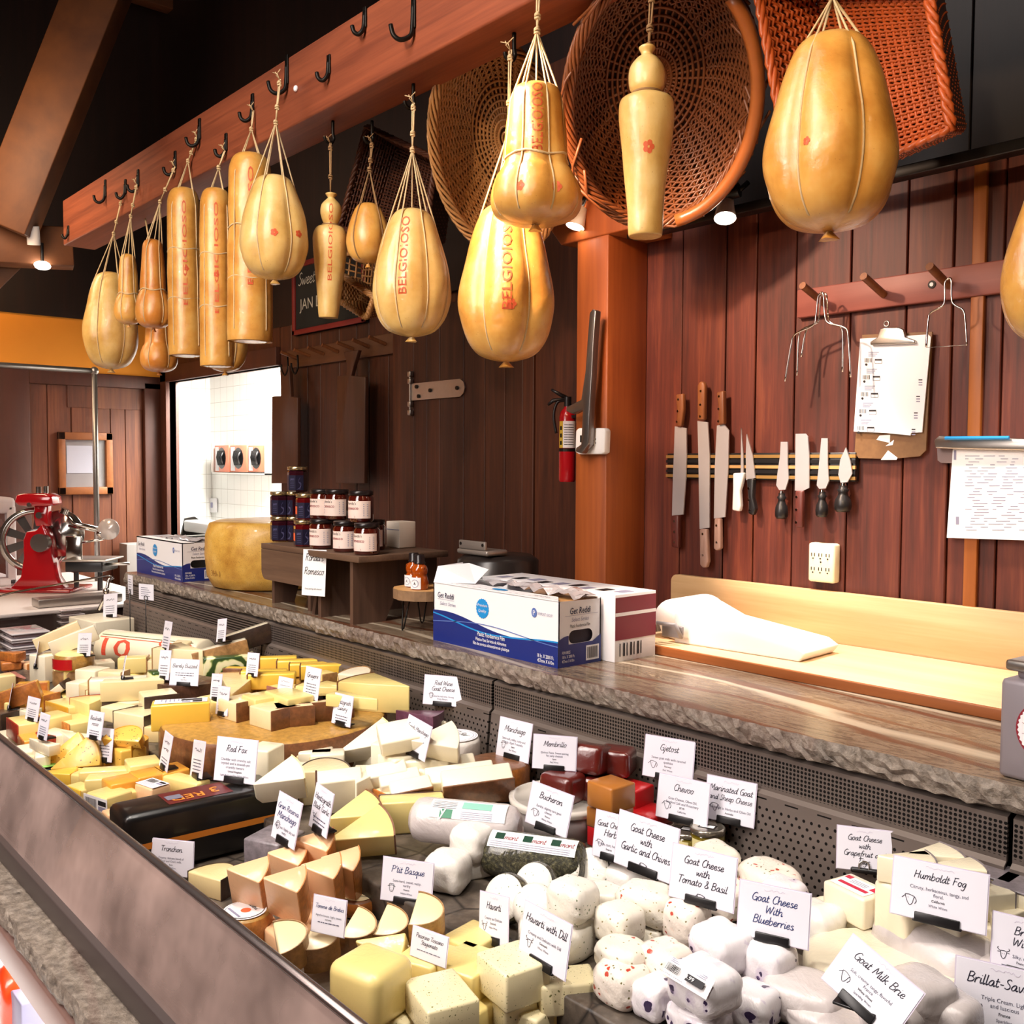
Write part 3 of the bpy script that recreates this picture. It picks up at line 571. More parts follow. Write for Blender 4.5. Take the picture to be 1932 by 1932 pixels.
# big hard cheese drum behind the benches
def rind_print_mat():
    t = NT('hard_cheese_rind'); v = t.coord(); n = t.noise(v, 14, 4); c = t.ramp(n, [(.3, '#b9822f'), (.55, '#d9a84a'), (.75, '#e6bd66')])
    vo = t.n('ShaderNodeTexVoronoi', i_Scale=260); t.l(v, vo.inputs[0]); d = t.ramp(vo.outputs['Distance'], [(.12, '#6a4518'), (.3, '#ffffff')]); c = t.mix(.55, c, d, 'MULTIPLY')
    t.bsdf(c, .45, 0, .1, t.bump(n, .1)); return t.m
t = empty('hard_round_cheese', 'whole golden hard cheese wheel on the counter behind the left bench', 'cheese', (-3.31, 1.715, 1.15)); m = MB()
prof = [(.0, 0), (.195, 0), (.215, .006), (.234, .045), (.241, .12), (.238, .19), (.224, .232), (.2, .24), (0, .24)]
m.lathe(prof, 56, 0, cap=False); W_ = lambda a, z: ((.2395)*cos(a), .2395*sin(a), z)
text(m, '3H-1', None, .022, 1, fn=lambda x, y: W_(-pi/2+.12+x/.239, .05+y)); 
for k in range(5): text(m, 'DOT MATRIX'[k:k+4] if 0 else '. : . ..', None, .014, 1, fn=lambda x, y, k=k: W_(-pi/2-.5+k*.26+x/.239, .105+.012*(k % 2)+y))
m.build('rind', [rind_print_mat(), flat('brown_stamp', '#8a5a1c', .7)], t)
# dark wooden benches
M_bench = wood('weathered_bench', '#4b3527', '#7a5d48', (.06, 1, 1), 26, .6, c3='#5a4030'); M_bench_end = wood('weathered_bench_leg', '#412c22', '#6d4f3d', (1, 1, .06), 24, .6)
def bench(label, x, y, L, Wd, H, apron, rz=0):
    t = empty('display_bench', label, 'bench', (x, y, 1.15), rz)
    MB().box((-.01, -.01, H-.018), (L+.01, Wd, H), 0, .002).build('bench_top', M_bench, t)
    for k, xx in enumerate((.045, L-.05)):
        P = [(0, 0), (Wd*.36, 0), (Wd*.5, .09), (Wd*.64, 0), (Wd-.01, 0), (Wd-.01, H-.018), (0, H-.018)]
        MB().prism(P, 0, .016, M=basis((xx, 0, 0), (0, 1, 0), (0, 0, 1))).build('leg', M_bench_end, t)
    if apron:
        r = .03; P = [(0, H-.018), (0, H-.06)]+[(.03-.03*cos(a), H-.085-.03*sin(a)) for a in [k*pi/12 for k in range(0, 7)]]+[(L-.03+.03*sin(a), H-.085-.03*cos(a)) for a in [k*pi/12 for k in range(0, 7)]]+[(L, H-.018)]
        MB().prism(P, 0, .014, M=basis((0, 0, 0), (1, 0, 0), (0, 0, 1))).build('apron_board', M_bench, t)
    return t
bench('lower dark bench with a rounded apron under the dark jars', -2.925, 1.49, .325, .20, .19, True)
b2 = bench('taller dark bench at the right, paper price sheet taped to its front', -2.572, 1.455, .27, .30, .195, False)
m = MB().box((.0, 0, .0), (.016, .18, .18)); m.xf(RY(radians(14))); m.build('slanted_leg', M_bench_end, b2, loc=(-.01, .01, 0))
# price sheet
s = empty('price_sheet', 'white hand lettered paper sheet hanging on the front of the taller bench', 'sign', (-2.53, 1.44, 1.213), radians(12)); m = MB()
F = basis((0, 0, 0), (1, 0, .03), (-.05, .10, 1)); m.box((-.05, 0, -.0006), (.05, .135, 0), 0, 0, F); F2 = F@T(0, 0, .0008)
hand(m, "Ronda's", F2@T(0, .102, 0), .021, 1); hand(m, 'Romesco', F2@T(0, .062, 0), .021, 1); text(m, 'Great pairing with cheeses!', F2@T(0, .018, 0), .0048, 1, maxw=.085)
m.build('paper', [M_white, M_black_ink], s)
# jars
M_jglass = flat('dark_jam_glass', '#33101a', .06, coat=1); M_jlabel = flat('indigo_label', '#1d1b33', .35); M_jred = flat('red_jam_glass', '#5b0d10', .06, coat=1); M_gold = flat('gold_lid', '#c9b48a', .25, .9)
M_rlabel = flat('pale_pink_label', '#f3ddd2', .5); M_rjar = flat('brown_red_sauce_glass', '#4a140c', .06, coat=1); M_blacklid = flat('black_lid', '#1a1213', .3); M_orange = flat('orange_patch', '#f0683e', .5); M_redink = flat('dark_red_print', '#8d1c2c', .5); M_lilac = flat('lilac_lines', '#6a6590', .5)
def jar(kind, label, x, y, z, rz, group):
    R, H = (.033, .082) if kind[0] == 'd' else (.036, .088)
    t = empty('preserve_jar' if kind[0] == 'd' else 'sauce_jar', label, 'jar', (x, y, z), rz, group); oct_ = kind[0] == 'd'
    seg = 8 if oct_ else 24; gm = MB()
    gm.lathe([(R*.9, 0), (R, .004), (R, H*.78), (R*.86, H*.84), (R*.86, H*.88)], 8 if oct_ else 24, 0, M=RZ(pi/8), smooth=not oct_); gm.build('glass_body', M_jglass if kind == 'dark' else (M_jred if kind == 'dred' else M_rjar), t)
    MB().lathe([(R*.95, H*.86), (R*.98, H*.875), (R*.98, H*.985), (R*.93, H), (0, H)], 24, cap=False).build('lid', M_gold if oct_ else M_blacklid, t)
    lb = MB(); r = R*1.005
    if oct_:
        wv = lambda x, y: (x, -R*.935, y)
        for k in range(-1, 2):
            Mx = RZ(k*pi/4)@basis((0, -R*.933, 0), (1, 0, 0), (0, 0, 1)); lw = R*.38
            rect(lb, -lw, .006, lw, H*.66, 0, Mx); L2 = Mx@T(0, 0, .0004)
            if k == 0:
                for j in range(5): rect(lb, -lw*.6, .014+j*.006, lw*.6, .0146+j*.006, 1, L2)
                text(lb, 'JAM', L2@T(0, H*.47, 0), .006, 1)
            elif k == 1:
                for j in range(3): ribbon(lb, crom([(-lw*.6+j*.004, .008, 0), (lw*.4, .02+j*.004, 0), (-lw*.3, .034, 0), (lw*.2, .048, 0)], 4), .0009, 1, L2)
            elif kind == 'dred': rect(lb, -lw*.9, .018, lw*.95, .042, 2, L2)
        lb.build('paper_label', [M_jlabel, M_lilac, M_orange], t)
    else:
        cy = lambda x, y, d=0: ((r+d)*sin(x/r), -(r+d)*cos(x/r), y); N = 20; a0 = -1.35; a1 = 1.5
        vs = [cy(r*(a0+(a1-a0)*i/N), z) for i in range(N+1) for z in (H*.12, H*.68)]
        lb.add(vs, [(2*i, 2*i+2, 2*i+3, 2*i+1) for i in range(N)], 0, True); f = lambda x, y: cy(x, y, .0005)
        text(lb, "Ronda's", None, .008, 1, fn=lambda x, y: f(x-.008, H*.56+y)); text(lb, 'romesco', None, .0095, 2, fn=lambda x, y: f(x-.007, H*.4+y), bold=.01)
        for j in range(3): rect(lb, -.02, H*(.3-.05*j), .004, H*(.305-.05*j), 3, fn=f)
        if kind == 'spicy': rect(lb, -.03, H*.14, .006, H*.2, 2, fn=f); text(lb, 'SPICY', None, .005, 0, fn=lambda x, y: cy(x-.016, H*.15+y, .0009))
        for j in range(7): rect(lb, .03, H*(.2+.06*j), .045, H*(.22+.06*j), 3, fn=f)
        lb.build('paper_label', [M_rlabel, M_black_ink, M_redink, M_greyink], t)
    return t
zt = 1.341
J1 = [(onY(u, 990, y).x, y) for u, y in ((529, 1.56), (556, 1.60), (574, 1.525), (604, 1.57))]
names = ['far left', 'second from the left', 'third from the left', 'fourth from the left']
for i, (x, y) in enumerate(J1): jar('dark' if i < 2 else 'dred', 'gold lidded preserve jar in the bottom row, '+names[i], x, y, zt, .5 if i != 1 else -.3, 'gold lidded preserve jars on the bench')
for i, (x, y) in enumerate([J1[0], J1[1], (J1[2][0]+.006, J1[2][1]+.004)]): jar('dark' if i < 2 else 'dred', 'gold lidded preserve jar in the middle row, '+names[i], x, y, zt+.083, .5 if i != 1 else -.3, 'gold lidded preserve jars on the bench')
jar('dark', 'gold lidded preserve jar alone on top of the pile', onY(561, 880, 1.58).x, 1.58, zt+.166, .5, 'gold lidded preserve jars on the bench')
J2 = [(onY(u, 1000, y).x, y) for u, y in ((607, 1.50), (631, 1.56), (652, 1.50), (692, 1.50), (704, 1.60))]; nm = ['first beside the preserve jars', 'second and half hidden', 'third along', 'largest at the front right', 'behind at the right end']
for i, (x, y) in enumerate(J2): jar('spicy' if i >= 2 else 'plain', 'black lidded pink label sauce jar in the bottom row, '+nm[i], x, y, 1.346, .35, 'black lidded sauce jars on the bench')
J3 = [(onY(u, 940, y).x, y) for u, y in ((608, 1.51), (636, 1.53), (681, 1.515))]; nm = ['first at the left', 'the middle one', 'right end, dark red band']
for i, (x, y) in enumerate(J3): jar('spicy' if i == 2 else 'plain', 'black lidded pink label sauce jar in the upper row, '+nm[i], x, y, 1.4345, .35, 'black lidded sauce jars on the bench')
q = onY(741, 1005, 1.68); MB().box((q.x-.035, 1.68, 1.346), (q.x+.035, 1.74, 1.425), 0, .002).box((q.x-.035, 1.679, 1.40), (q.x+.035, 1.6795, 1.402), 1).build('small_carton', [flat('cream_card', '#eadccb', .6), M_greyink], label='plain cream carton behind the sauce jars on the taller bench', category='box')
# wood slice stand with two honey bottles
t = empty('wood_slice_stand', 'round wood slice on black hairpin legs left of the near film box', 'stand', (-2.165, 1.575, 1.15)); r = random.Random(4)
P = [((.085+r.uniform(-.004, .004))*cos(a), (.085+r.uniform(-.004, .004))*sin(a)) for a in [k*pi/16 for k in range(32)]]
M_slice = wood('pale_slice_wood', '#c08a4e', '#dcae72', (1, 1, 1), 20, .55); M_bark = flat('bark', '#8a6a4c', .8, var=.35, vs=60, bump=.8, bs=90)
MB().prism(P, .085, .112, 0, mside=1).build('slice_top', [M_slice, M_bark], t)
for a in (0.5, 2.6, 4.7):
    q = lambda rr, z, da: (rr*cos(a+da), rr*sin(a+da), z)
    MB().tube([q(.06, .086, -.25), q(.07, .01, -.06), q(.072, .003, 0), q(.07, .01, .06), q(.06, .086, .25)], .0022, 6).build('hairpin_leg', M_black, t)
M_honey = flat('amber_honey', '#a8480c', .08, coat=1, var=.2, vs=20)
for i, (x, y, rz, lb) in enumerate(((-2.20, 1.565, .1, 'amber honey bottle at the back left of the wood slice'), (-2.145, 1.545, .4, 'amber honey bottle at the front of the wood slice next to the film box'))):
    t = empty('honey_bottle', lb, 'bottle', (x, y, 1.262), rz, 'honey bottles on the wood slice')
    MB().lathe([(.021, 0), (.024, .004), (.025, .02), (.022, .034), (.0195, .04), (.022, .046), (.0225, .055), (.018, .064), (.013, .068), (.013, .072)], 20).sphere((-.014, -.008, .058), .007).sphere((.014, -.008, .058), .007).build('bottle_body', M_honey, t)
    MB().lathe([(.0155, .07), (.0155, .073), (.0135, .075), (.0135, .092), (.012, .094), (0, .094)], 16, cap=False).build('cap', M_blacklid, t)
    m = MB(); cy = lambda x, y, d=0: ((.0256+d)*sin(x/.0256), -(.0256+d)*cos(x/.0256), y)
    N = 8; m.add([cy(-.017+.034*i/N, z) for i in range(N+1) for z in (.003, .034)], [(2*i, 2*i+2, 2*i+3, 2*i+1) for i in range(N)], 0, True)
    m.add([cy(.011*cos(k*pi/8), .018+.011*sin(k*pi/8), .0004) for k in range(16)], [tuple(range(16))], 1); m.add([cy(.0095*cos(k*pi/8), .018+.0095*sin(k*pi/8), .0007) for k in range(16)], [tuple(range(16))], 0)
    text(m, 'A', None, .008, 2, fn=lambda x, y: cy(x, .014+y, .001)); m.build('paper_label', [M_white, M_greyink, M_black_ink], t)
# cutting board, splash board
M_maple = wood('pale_maple_board', '#dcb586', '#f0d3a8', (.05, 1, 1), 16, .5, c3='#e4bf92'); M_mapledge = wood('amber_board_edge', '#8a4a1e', '#b56a30', (.05, 1, 1), 20, .5)
t = empty('cutting_board', 'wide pale maple cutting board on the marble against the splash board', 'cutting board', (0, 0, 1.15))
MB().box((-1.64, 1.79, .0), (.6, 2.137, .022), 0, .002).build('board_top', M_maple, t); MB().box((-1.645, 1.78, .0), (.6, 1.789, .0215), 0, .002).build('edge_strip', M_mapledge, t)
M_splash = wood('golden_splash_board', '#c0996a', '#dfbf92', (.045, 1, 1), 22, .5, c3='#cda878')
m = MB(); z0, z1 = .001, .145; P = [(-1.77, z0), (.9, z0), (.9, z1)]+[(-1.77+.02-.02*sin(a), z1-.02+.02*cos(a)) for a in [k*pi/10 for k in range(6)]]
m.prism(P, 0, .02, 0, .002, M=basis((0, 2.16, 1.15), (1, 0, 0), (0, 0, 1))); m.build('splash_board', M_splash, label='long golden wooden splash board standing behind the cutting board', category='board')
# white wrapped scale head
t = empty('wrapped_dispenser', 'white wrap dispenser with a grey handle lying on the left end of the cutting board', 'dispenser', (-1.52, 1.93, 1.172), radians(4))
m = MB(); m.lathe([(.0, -.1), (.042, -.098), (.05, -.085), (.05, .05), (.046, .06), (0, .062)], 24, cap=False, M=T(-.02, 0, .05)@RX(pi/2)@Matrix.Diagonal((1.25, 1, 1, 1))); m.build('roll_body', M_white, t)
m = MB(); m.prism([(.0, .0), (.33, .0), (.345, .02), (.32, .035), (.1, .062), (.03, .09), (.0, .07)], -.085, .075, 0, .004, M=Matrix(((1, 0, 0, 0), (0, 0, 1, 0), (0, 1, 0, 0), (0, 0, 0, 1)))); m.build('white_apron', M_white, t)
MB().tube([(-.02, -.118, .03), (-.018, -.128, .05), (.03, -.122, .05), (.04, -.112, .02)], .005, 8).box((-.02, -.108, .015), (.04, -.1, .045), 0, .003).build('handle', flat('grey_plastic', '#8a8688', .35), t)
# silver canister at the right
t = empty('silver_canister', 'grey square canister with a round red and black sticker on the counter', 'canister', (0, 0, 1.15))
p = onZ(1868, 1458, 1.152); t.location = (p.x+.01, p.y, 1.15); t.rotation_euler = (0, 0, radians(-4)); M_can = flat('grey_enamel', '#a39aa0', .35, .4)
MB().box((0, 0, 0), (.14, .14, .145), 0, .008).build('can_body', M_can, t); MB().box((.015, .015, .143), (.125, .125, .165), 0, .008).box((.004, .004, .156), (.136, .136, .172), 1, .005).build('lid', [M_can, M_steel], t)
MB().tube(crom([(.03, .03, .17), (.03, .03, .2), (.05, .05, .212), (.09, .09, .212), (.11, .11, .2), (.11, .11, .17)], 4), .0035, 8).build('handle', M_chrome, t)
m = MB(); F = basis((.068, -.0006, .078), (1, 0, 0), (0, 0, 1)); ci = lambda r, k, mi, z: m.add([F@Vector((r*(1 if (not k or j % 2) else .95)*cos(j*pi/36), r*(1 if (not k or j % 2) else .95)*sin(j*pi/36), z)) for j in range(72)], [tuple(range(72))], mi)
ci(.043, 0, 1, 0); ci(.041, 1, 0, .0004); ci(.018, 0, 2, .0008); ci(.015, 0, 3, .001)
for k in range(28): a = pi/2-k*2*pi/28; text(m, '| ||| | || ||| | || | ||| || '[k], F@T(.03*cos(a), .03*sin(a), .0008)@RZ(a-pi/2), .005, 1)
m.add([F@Vector(q) for q in ((-.009, .006, .0013), (0, -.009, .0013), (.009, .006, .0013), (.004, .008, .0013), (0, .002, .0013), (-.004, .008, .0013))], [(0, 1, 2, 3, 4, 5)], 0)
m.build('round_sticker', [M_white, M_redink, M_black_ink, M_bolt], t)
# ================================================================== hanging cheeses, hooks, baskets
def wax_mat(name, a, b, c, seed):
    t = NT(name); v = t.coord(loc=(seed, seed*2, 0)); n = t.noise(v, 9, 4, .6); n2 = t.noise(v, 60, 3, .6)
    col = t.ramp(n, [(.28, a), (.5, b), (.72, c)]); vo = t.n('ShaderNodeTexVoronoi', i_Scale=130); t.l(v, vo.inputs[0])
    sp = t.math('LESS_THAN', vo.outputs['Distance'], .13); sp = t.math('MULTIPLY', sp, t.math('GREATER_THAN', n2, .56)); col = t.mix(t.math('MULTIPLY', sp, .5), col, '#a8702c')
    nb = t.bump(t.math('ADD', t.math('MULTIPLY', n, .6), t.math('MULTIPLY', n2, .4)), .35, .004)
    cn = t.bump(t.noise(v, 45, 5, .7, 1.5), .6, .004)
    t.bsdf(col, .38, 0, .8, nb, coatn=cn, coatr=.12); return t.m
WAX = [wax_mat('amber_wax', '#b5752b', '#d79d4a', '#e6b968', 1), wax_mat('pale_wax', '#c89a4c', '#dfba70', '#ebcf8e', 4), wax_mat('orange_wax', '#a85a1f', '#cf8436', '#dfa252', 7)]
M_twine = flat('natural_twine', '#cdb48a', .8, var=.2, vs=200); M_dtwine = flat('dark_twine', '#8a6a45', .85, var=.2, vs=200); M_print = flat('red_print', '#cf5a34', .5)
PROF = {
 'pear': [(0, 0), (.25, .01), (.6, .05), (.84, .14), (.97, .27), (1, .37), (.96, .5), (.86, .64), (.72, .78), (.57, .9), (.42, .965), (.2, .995), (0, 1)],
 'bell': [(0, 0), (.5, .01), (.86, .06), (1, .15), (.98, .25), (.86, .35), (.74, .41), (.71, .5), (.67, .65), (.59, .85), (.5, .95), (.3, .99), (0, 1)],
 'log': [(0, 0), (.7, .0), (.94, .015), (1, .04), (.99, .5), (.94, .85), (.86, .94), (.6, .985), (0, 1)],
 'bottle': [(0, 0), (.48, .0), (.58, .02), (.68, .15), (.86, .38), (1, .58), (.99, .66), (.8, .72), (.42, .745), (.5, .78), (.62, .84), (.56, .9), (.28, .945), (.2, .96), (.34, .99), (0, 1)],
 'knob': [(0, 0), (.5, .0), (.62, .02), (.66, .15), (.82, .38), (.97, .56), (1, .64), (.93, .705), (.55, .735), (.5, .745), (.62, .77), (.66, .83), (.6, .88), (.4, .92), (.2, .945), (.3, .98), (0, 1)]}
def smooth_prof(p, n=4):
    q = crom([(a, b, 0) for a, b in p], n); return [(max(0, v.x), min(1, max(0, v.y))) for v in q]
def hang(kind, label, u, vt, vb, wpx, hook, Y=1.40, ns=6, ridge=.085, wax=0, rings=(), word=None, wordA=0, stamp=None, twine=None, knot=True, tilt=0, neck=True):
    p = onY(u, vb, Y); H = onY(u, vt, Y).z-p.z; R = wpx/2/(FPX/depth(onY(u, (vt+vb)/2, Y))); fac = atan2(-p.y, -p.x)   # angle towards the camera
    t = empty('hanging_cheese', label, 'cheese', p, 0, 'hanging cheeses under the beam'); t.rotation_euler = (0, tilt, 0)
    pr = [(r*R, z*H) for r, z in smooth_prof(PROF[kind])]; A = [fac+pi/ns+2*pi*k/ns for k in range(ns)] if ns else []; rd = ridge
    def rat(z):
        for (r0, z0), (r1, z1) in zip(pr, pr[1:]):
            if z0 <= z <= z1 and z1 > z0: return r0+(r1-r0)*(z-z0)/(z1-z0)
        return 0
    rn = random.Random(int(u)); ph = rn.random()*6
    def rf(a, z):
        f = 1+.012*sin(3*a+ph+z*30)+.008*sin(5*a-z*50)
        for q in A:
            d = (a-q+pi) % (2*pi)-pi; f -= rd*(.65*math.exp(-(d/.30)**2)+.6*math.exp(-(d/.10)**2))*min(1, 2.2*(1-z/H)+.25)
        for zr in rings: f -= .05*math.exp(-((z/H-zr)/.012)**2)
        return f
    m = MB(); m.lathe(pr, 60, 0, rf=rf, cap=False)
    def surf(a, z, k=1.014): r = rat(z)*rf(a, z)*k; return (r*cos(a), r*sin(a), z)
    if word:
        a0 = fac+wordA; h = .017*min(1.3, R/.07); L = .62*H if kind != 'bell' else .5*H; z0 = (.28 if kind not in ('bell',) else .45)*H
        text(m, word, None, h, 1, 'L', 0, .005, L/(glyphs(word, 0, .005)[2]*h), fn=lambda x, y: surf(a0-(y-h/2)/max(.02, rat(z0+x)), z0+x))
    if stamp:
        for (da, zz, s) in stamp:
            for k in range(5):
                a1 = 2*pi*k/5; c = (da*R+.55*s*cos(a1), zz*H+.55*s*sin(a1)); m.add([surf(fac+(c[0]+.42*s*cos(j*pi/4))/R, c[1]+.42*s*sin(j*pi/4), 1.006) for j in range(8)][::1], [tuple(range(8))], 1)
    if kind in ('pear', 'bell'):
        m.lathe([(R*.14, -.012), (R*.05, .0), (R*.1, .004)], 10, 0, cap=True, rf=lambda a, z: 1+.25*sin(3*a+ph))
    m.build('wax_body', [WAX[wax], M_print], t)
    hk = onY(*hook, Y+.012)-p; tw = MB(); rt = .0021; zk = H+min(.16, max(.03, (hk.z-H)*.55)) if ns else H
    kx, ky = hk.x*.35, hk.y*.35
    if ns:
        for a in A:
            pts = [surf(a, z, 1.004) for z in [H*q/16 for q in range(0, 15)]]
            pts = [Vector(q)+Vector((cos(a), sin(a), 0))*.001 for q in pts]+[Vector((kx, ky, zk))]; tw.tube(pts, rt, 5)
    for zr in rings: tw.tube([Vector(surf(2*pi*k/36, zr*H+.004*sin(k*.7), 1.0))+Vector((cos(2*pi*k/36), sin(2*pi*k/36), 0))*.0012 for k in range(36)], rt*1.25, 5, closed=True)
    if kind in ('bottle', 'knob'):
        zn = .742*H; MB().tube([Vector((rat(zn)*1.03*cos(2*pi*k/20), rat(zn)*1.03*sin(2*pi*k/20), zn)) for k in range(20)], rt*1.2, 5, closed=True).build('neck_tie', M_dtwine, t); zk = H*.985
    kz = Vector((kx, ky, zk))
    for s in (-1, 1): tw.tube([kz, kz+(hk-kz)*.5+Vector((s*.003, 0, 0)), hk+Vector((s*.004, 0, 0))], rt, 5)
    tw.build('twine', M_dtwine if twine else M_twine, t)
    if knot:
        for q in (0, .35, .9) if hk.z-zk > .06 else (0,):
            c = kz+(hk-kz)*q; kn = MB(); kn.tube([c+Vector((.0046*cos(w), .0046*sin(w), -.006+.012*j/30+.0015*sin(w*.7))) for j, w in [(j, j*.63) for j in range(31)]], .0025, 5)
            kn.build('knot', M_dtwine if twine else M_twine, t)
        r = random.Random(3)
        for j in range(3): MB().tube([hk, hk+Vector((r.uniform(-.014, .014), r.uniform(-.01, .0), .012)), hk+Vector((r.uniform(-.022, .022), -.01, r.uniform(.014, .024)))], .0014, 4).build('frayed_end', M_dtwine if twine else M_twine, t)
    return t
B = 'BELGIOIOSO'
hang('pear', 'pear shaped waxed cheese in netting, first one from the far end of the beam', 210, 512, 697, 104, (229, 378), ns=6, wax=1)
hang('bell', 'small bell shaped waxed cheese hanging second along the beam', 243, 478, 612, 52, (258, 348), ns=5, Y=1.37, rings=(.42,), wax=0)
hang('bell', 'small bell shaped waxed cheese hanging third, beside the first upright log', 290, 450, 620, 66, (330, 315), ns=5, Y=1.37, rings=(.42,), wax=2)
hang('bell', 'brown orange waxed cheese hanging low behind the small bell shaped ones', 300, 570, 702, 68, (272, 400), ns=5, Y=1.50, wax=2)
hang('log', 'upright log cheese with two twine rings, first of the three log cheeses', 352, 350, 672, 64, (376, 258), ns=4, ridge=.03, rings=(.33, .62), wax=0, word=B, stamp=[(.1, .5, .009)], tilt=-.02)
hang('log', 'upright log cheese with two twine rings, middle one of the three log cheeses', 410, 352, 692, 62, (424, 285), ns=4, ridge=.03, rings=(.33, .62), wax=0, word=B, stamp=[(.0, .5, .009)], Y=1.36)
hang('pear', 'ridged waxed cheese hanging low and half hidden behind the log cheeses', 425, 560, 702, 88, (440, 330), ns=6, Y=1.53, wax=0)
hang('log', 'thickest upright log cheese, hanging behind the pear shaped one', 472, 288, 645, 84, (474, 212), ns=4, ridge=.03, rings=(.33, .6), wax=0, word=B, tilt=.02)
hang('pear', 'pear shaped waxed cheese in twine netting in front of the thick log cheese', 518, 330, 528, 134, (528, 150), ns=6, Y=1.30, wax=1, stamp=[(.0, .38, .011), (.75, .4, .011)])
hang('bottle', 'slender bottle shaped waxed cheese hanging by its neck from a frayed cord', 620, 365, 600, 64, (615, 275), ns=0, wax=1, Y=1.46, word=B, twine=1, tilt=.05)
hang('pear', 'small dented round waxed cheese hanging in front of the dark woven tray', 695, 383, 497, 84, (702, 270), ns=4, Y=1.52, wax=0, twine=1)
hang('pear', 'pear shaped waxed cheese in twine netting in the middle of the beam', 777, 394, 636, 152, (780, 195), ns=7, wax=1, word=B, wordA=-.25, Y=1.42)
hang('pear', 'large ridged waxed cheese with red lettering hanging under the bell shaped one', 955, 385, 683, 192, (963, 95), ns=6, Y=1.46, wax=0, word=B, wordA=.0, stamp=[(.1, .32, .012)], ridge=.12)
hang('bell', 'large bell shaped waxed cheese with red lettering and a twine belt', 1010, 160, 424, 178, (1016, -20), ns=7, Y=1.32, wax=0, word=B, wordA=.03, rings=(.46,), stamp=[(-.35, .2, .011), (.5, .2, .011)], ridge=.1)
hang('knob', 'pale bottle shaped waxed cheese with a knotted round head hanging before the oval basket', 1217, 84, 447, 104, (1230, -10), ns=0, Y=1.40, wax=1, stamp=[(.1, .43, .013)], twine=1)
hang('pear', 'largest pear shaped waxed cheese with deep ribs hanging at the upper right', 1563, 68, 438, 256, (1570, -60), ns=6, Y=1.40, wax=0, stamp=[(-.35, .38, .007)], ridge=.11)
hang('pear', 'pear shaped waxed cheese cut off by the right edge of the picture', 2000, 330, 650, 222, (2010, 120), ns=6, Y=1.36, wax=0, ridge=.11)
# hooks screwed to the beam
def hook(u, v, s, label, under=False):
    Y = 1.42; p = onY(u, v, Y) if not under else onZ(u, v, 2.577)
    t = empty('beam_hook', label, 'hook', p, 0, 'iron hooks on the beam'); m = MB()
    if under:
        m.tube(crom([(0, 0, 0), (0, 0, -.035), (0, .003, -.05), (0, -.006, -.064), (0, -.022, -.062), (0, -.028, -.05)], 4), .0048, 6)
    else:
        m.box((-.008, -.006, -.015*s), (.008, 0, .055*s), 0, .002); m.cyl((0, -.007, .04*s), (0, -.003, .04*s), .004, 8)
        m.tube(crom([(0, -.004, .03*s), (0, -.006, -.01*s), (0, -.012, -.03*s), (-.008*s, -.026*s, -.04*s), (-.016*s, -.038*s, -.032*s), (-.02*s, -.042*s, -.012*s)], 4), .0058, 8)
    m.build('hook_iron', M_black, t); return t
HK = [(130, 440, .6, 'tiny iron hook at the far bottom corner of the beam'), (200, 365, 1, 'empty iron hook nearest the far end of the beam'), (238, 360, .8, 'iron hook just before the first hanging cheese'), (262, 345, .9, 'iron hook holding the second hanging cheese'),
 (332, 312, .9, 'iron hook holding the third hanging cheese'), (378, 255, 1, 'iron hook over the first log cheese'), (428, 278, .8, 'iron hook over the middle log cheese'), (478, 208, .9, 'iron hook over the thickest log cheese'),
 (543, 148, 1.2, 'iron hook over the pear shaped cheese before the log cheeses'), (622, 133, .75, 'small empty iron hook left of the middle of the beam'), (690, 45, .75, 'small empty iron hook near the top of the beam'), (782, 40, 1.25, 'large empty iron hook on the middle of the beam')]
for a in HK: hook(*a)
for a in [(628, 228, 1, 'iron hook under the beam above the slender bottle cheese'), (702, 228, 1, 'iron hook under the beam above the small dented cheese'), (780, 158, 1, 'iron hook under the beam above the middle pear cheese'), (970, 62, 1, 'iron hook under the beam above the large ridged cheese')]: hook(*a, under=True)
MB().sphere((0, 0, 0), (.009, .006, .009)).build('screw_cap', M_white, loc=onY(558, 167, 1.417), label='small white screw cap on the beam beside the large hook', category='cap')
# ---- baskets
def weave_mat(name, a, b, c, sx=90, sz=60):
    t = NT(name); v = t.coord(kind='UV'); br = t.n('ShaderNodeTexBrick', offset=.5, i_Scale=1); br.inputs['Brick Width'].default_value = 1/sx*2; br.inputs['Row Height'].default_value = 1/sz
    br.inputs['Mortar Size'].default_value = .12/sz; br.inputs['Color1'].default_value = lin(b); br.inputs['Color2'].default_value = lin(c); br.inputs['Mortar'].default_value = lin(a); t.l(v, br.inputs[0])
    n = t.noise(t.coord(), 30, 3); col = t.mix(t.math('MULTIPLY', n, .5), br.outputs[0], a); t.bsdf(col, .5, 0, .1, t.bump(br.outputs['Fac'], -.8, .004)); return t.m
M_w1 = flat('golden_wicker', '#a97a48', .5, var=.3, vs=40, coat=.2); M_w2 = flat('brown_willow', '#7a4420', .5, var=.35, vs=30, coat=.2); M_w3 = flat('dark_willow', '#4a2412', .55, var=.3, vs=30); M_cane = flat('smooth_cane', '#a85f2c', .4, coat=.3, var=.2, vs=14)
M_orangew = flat('orange_wicker', '#b8541e', .5, var=.3, vs=40, coat=.3)
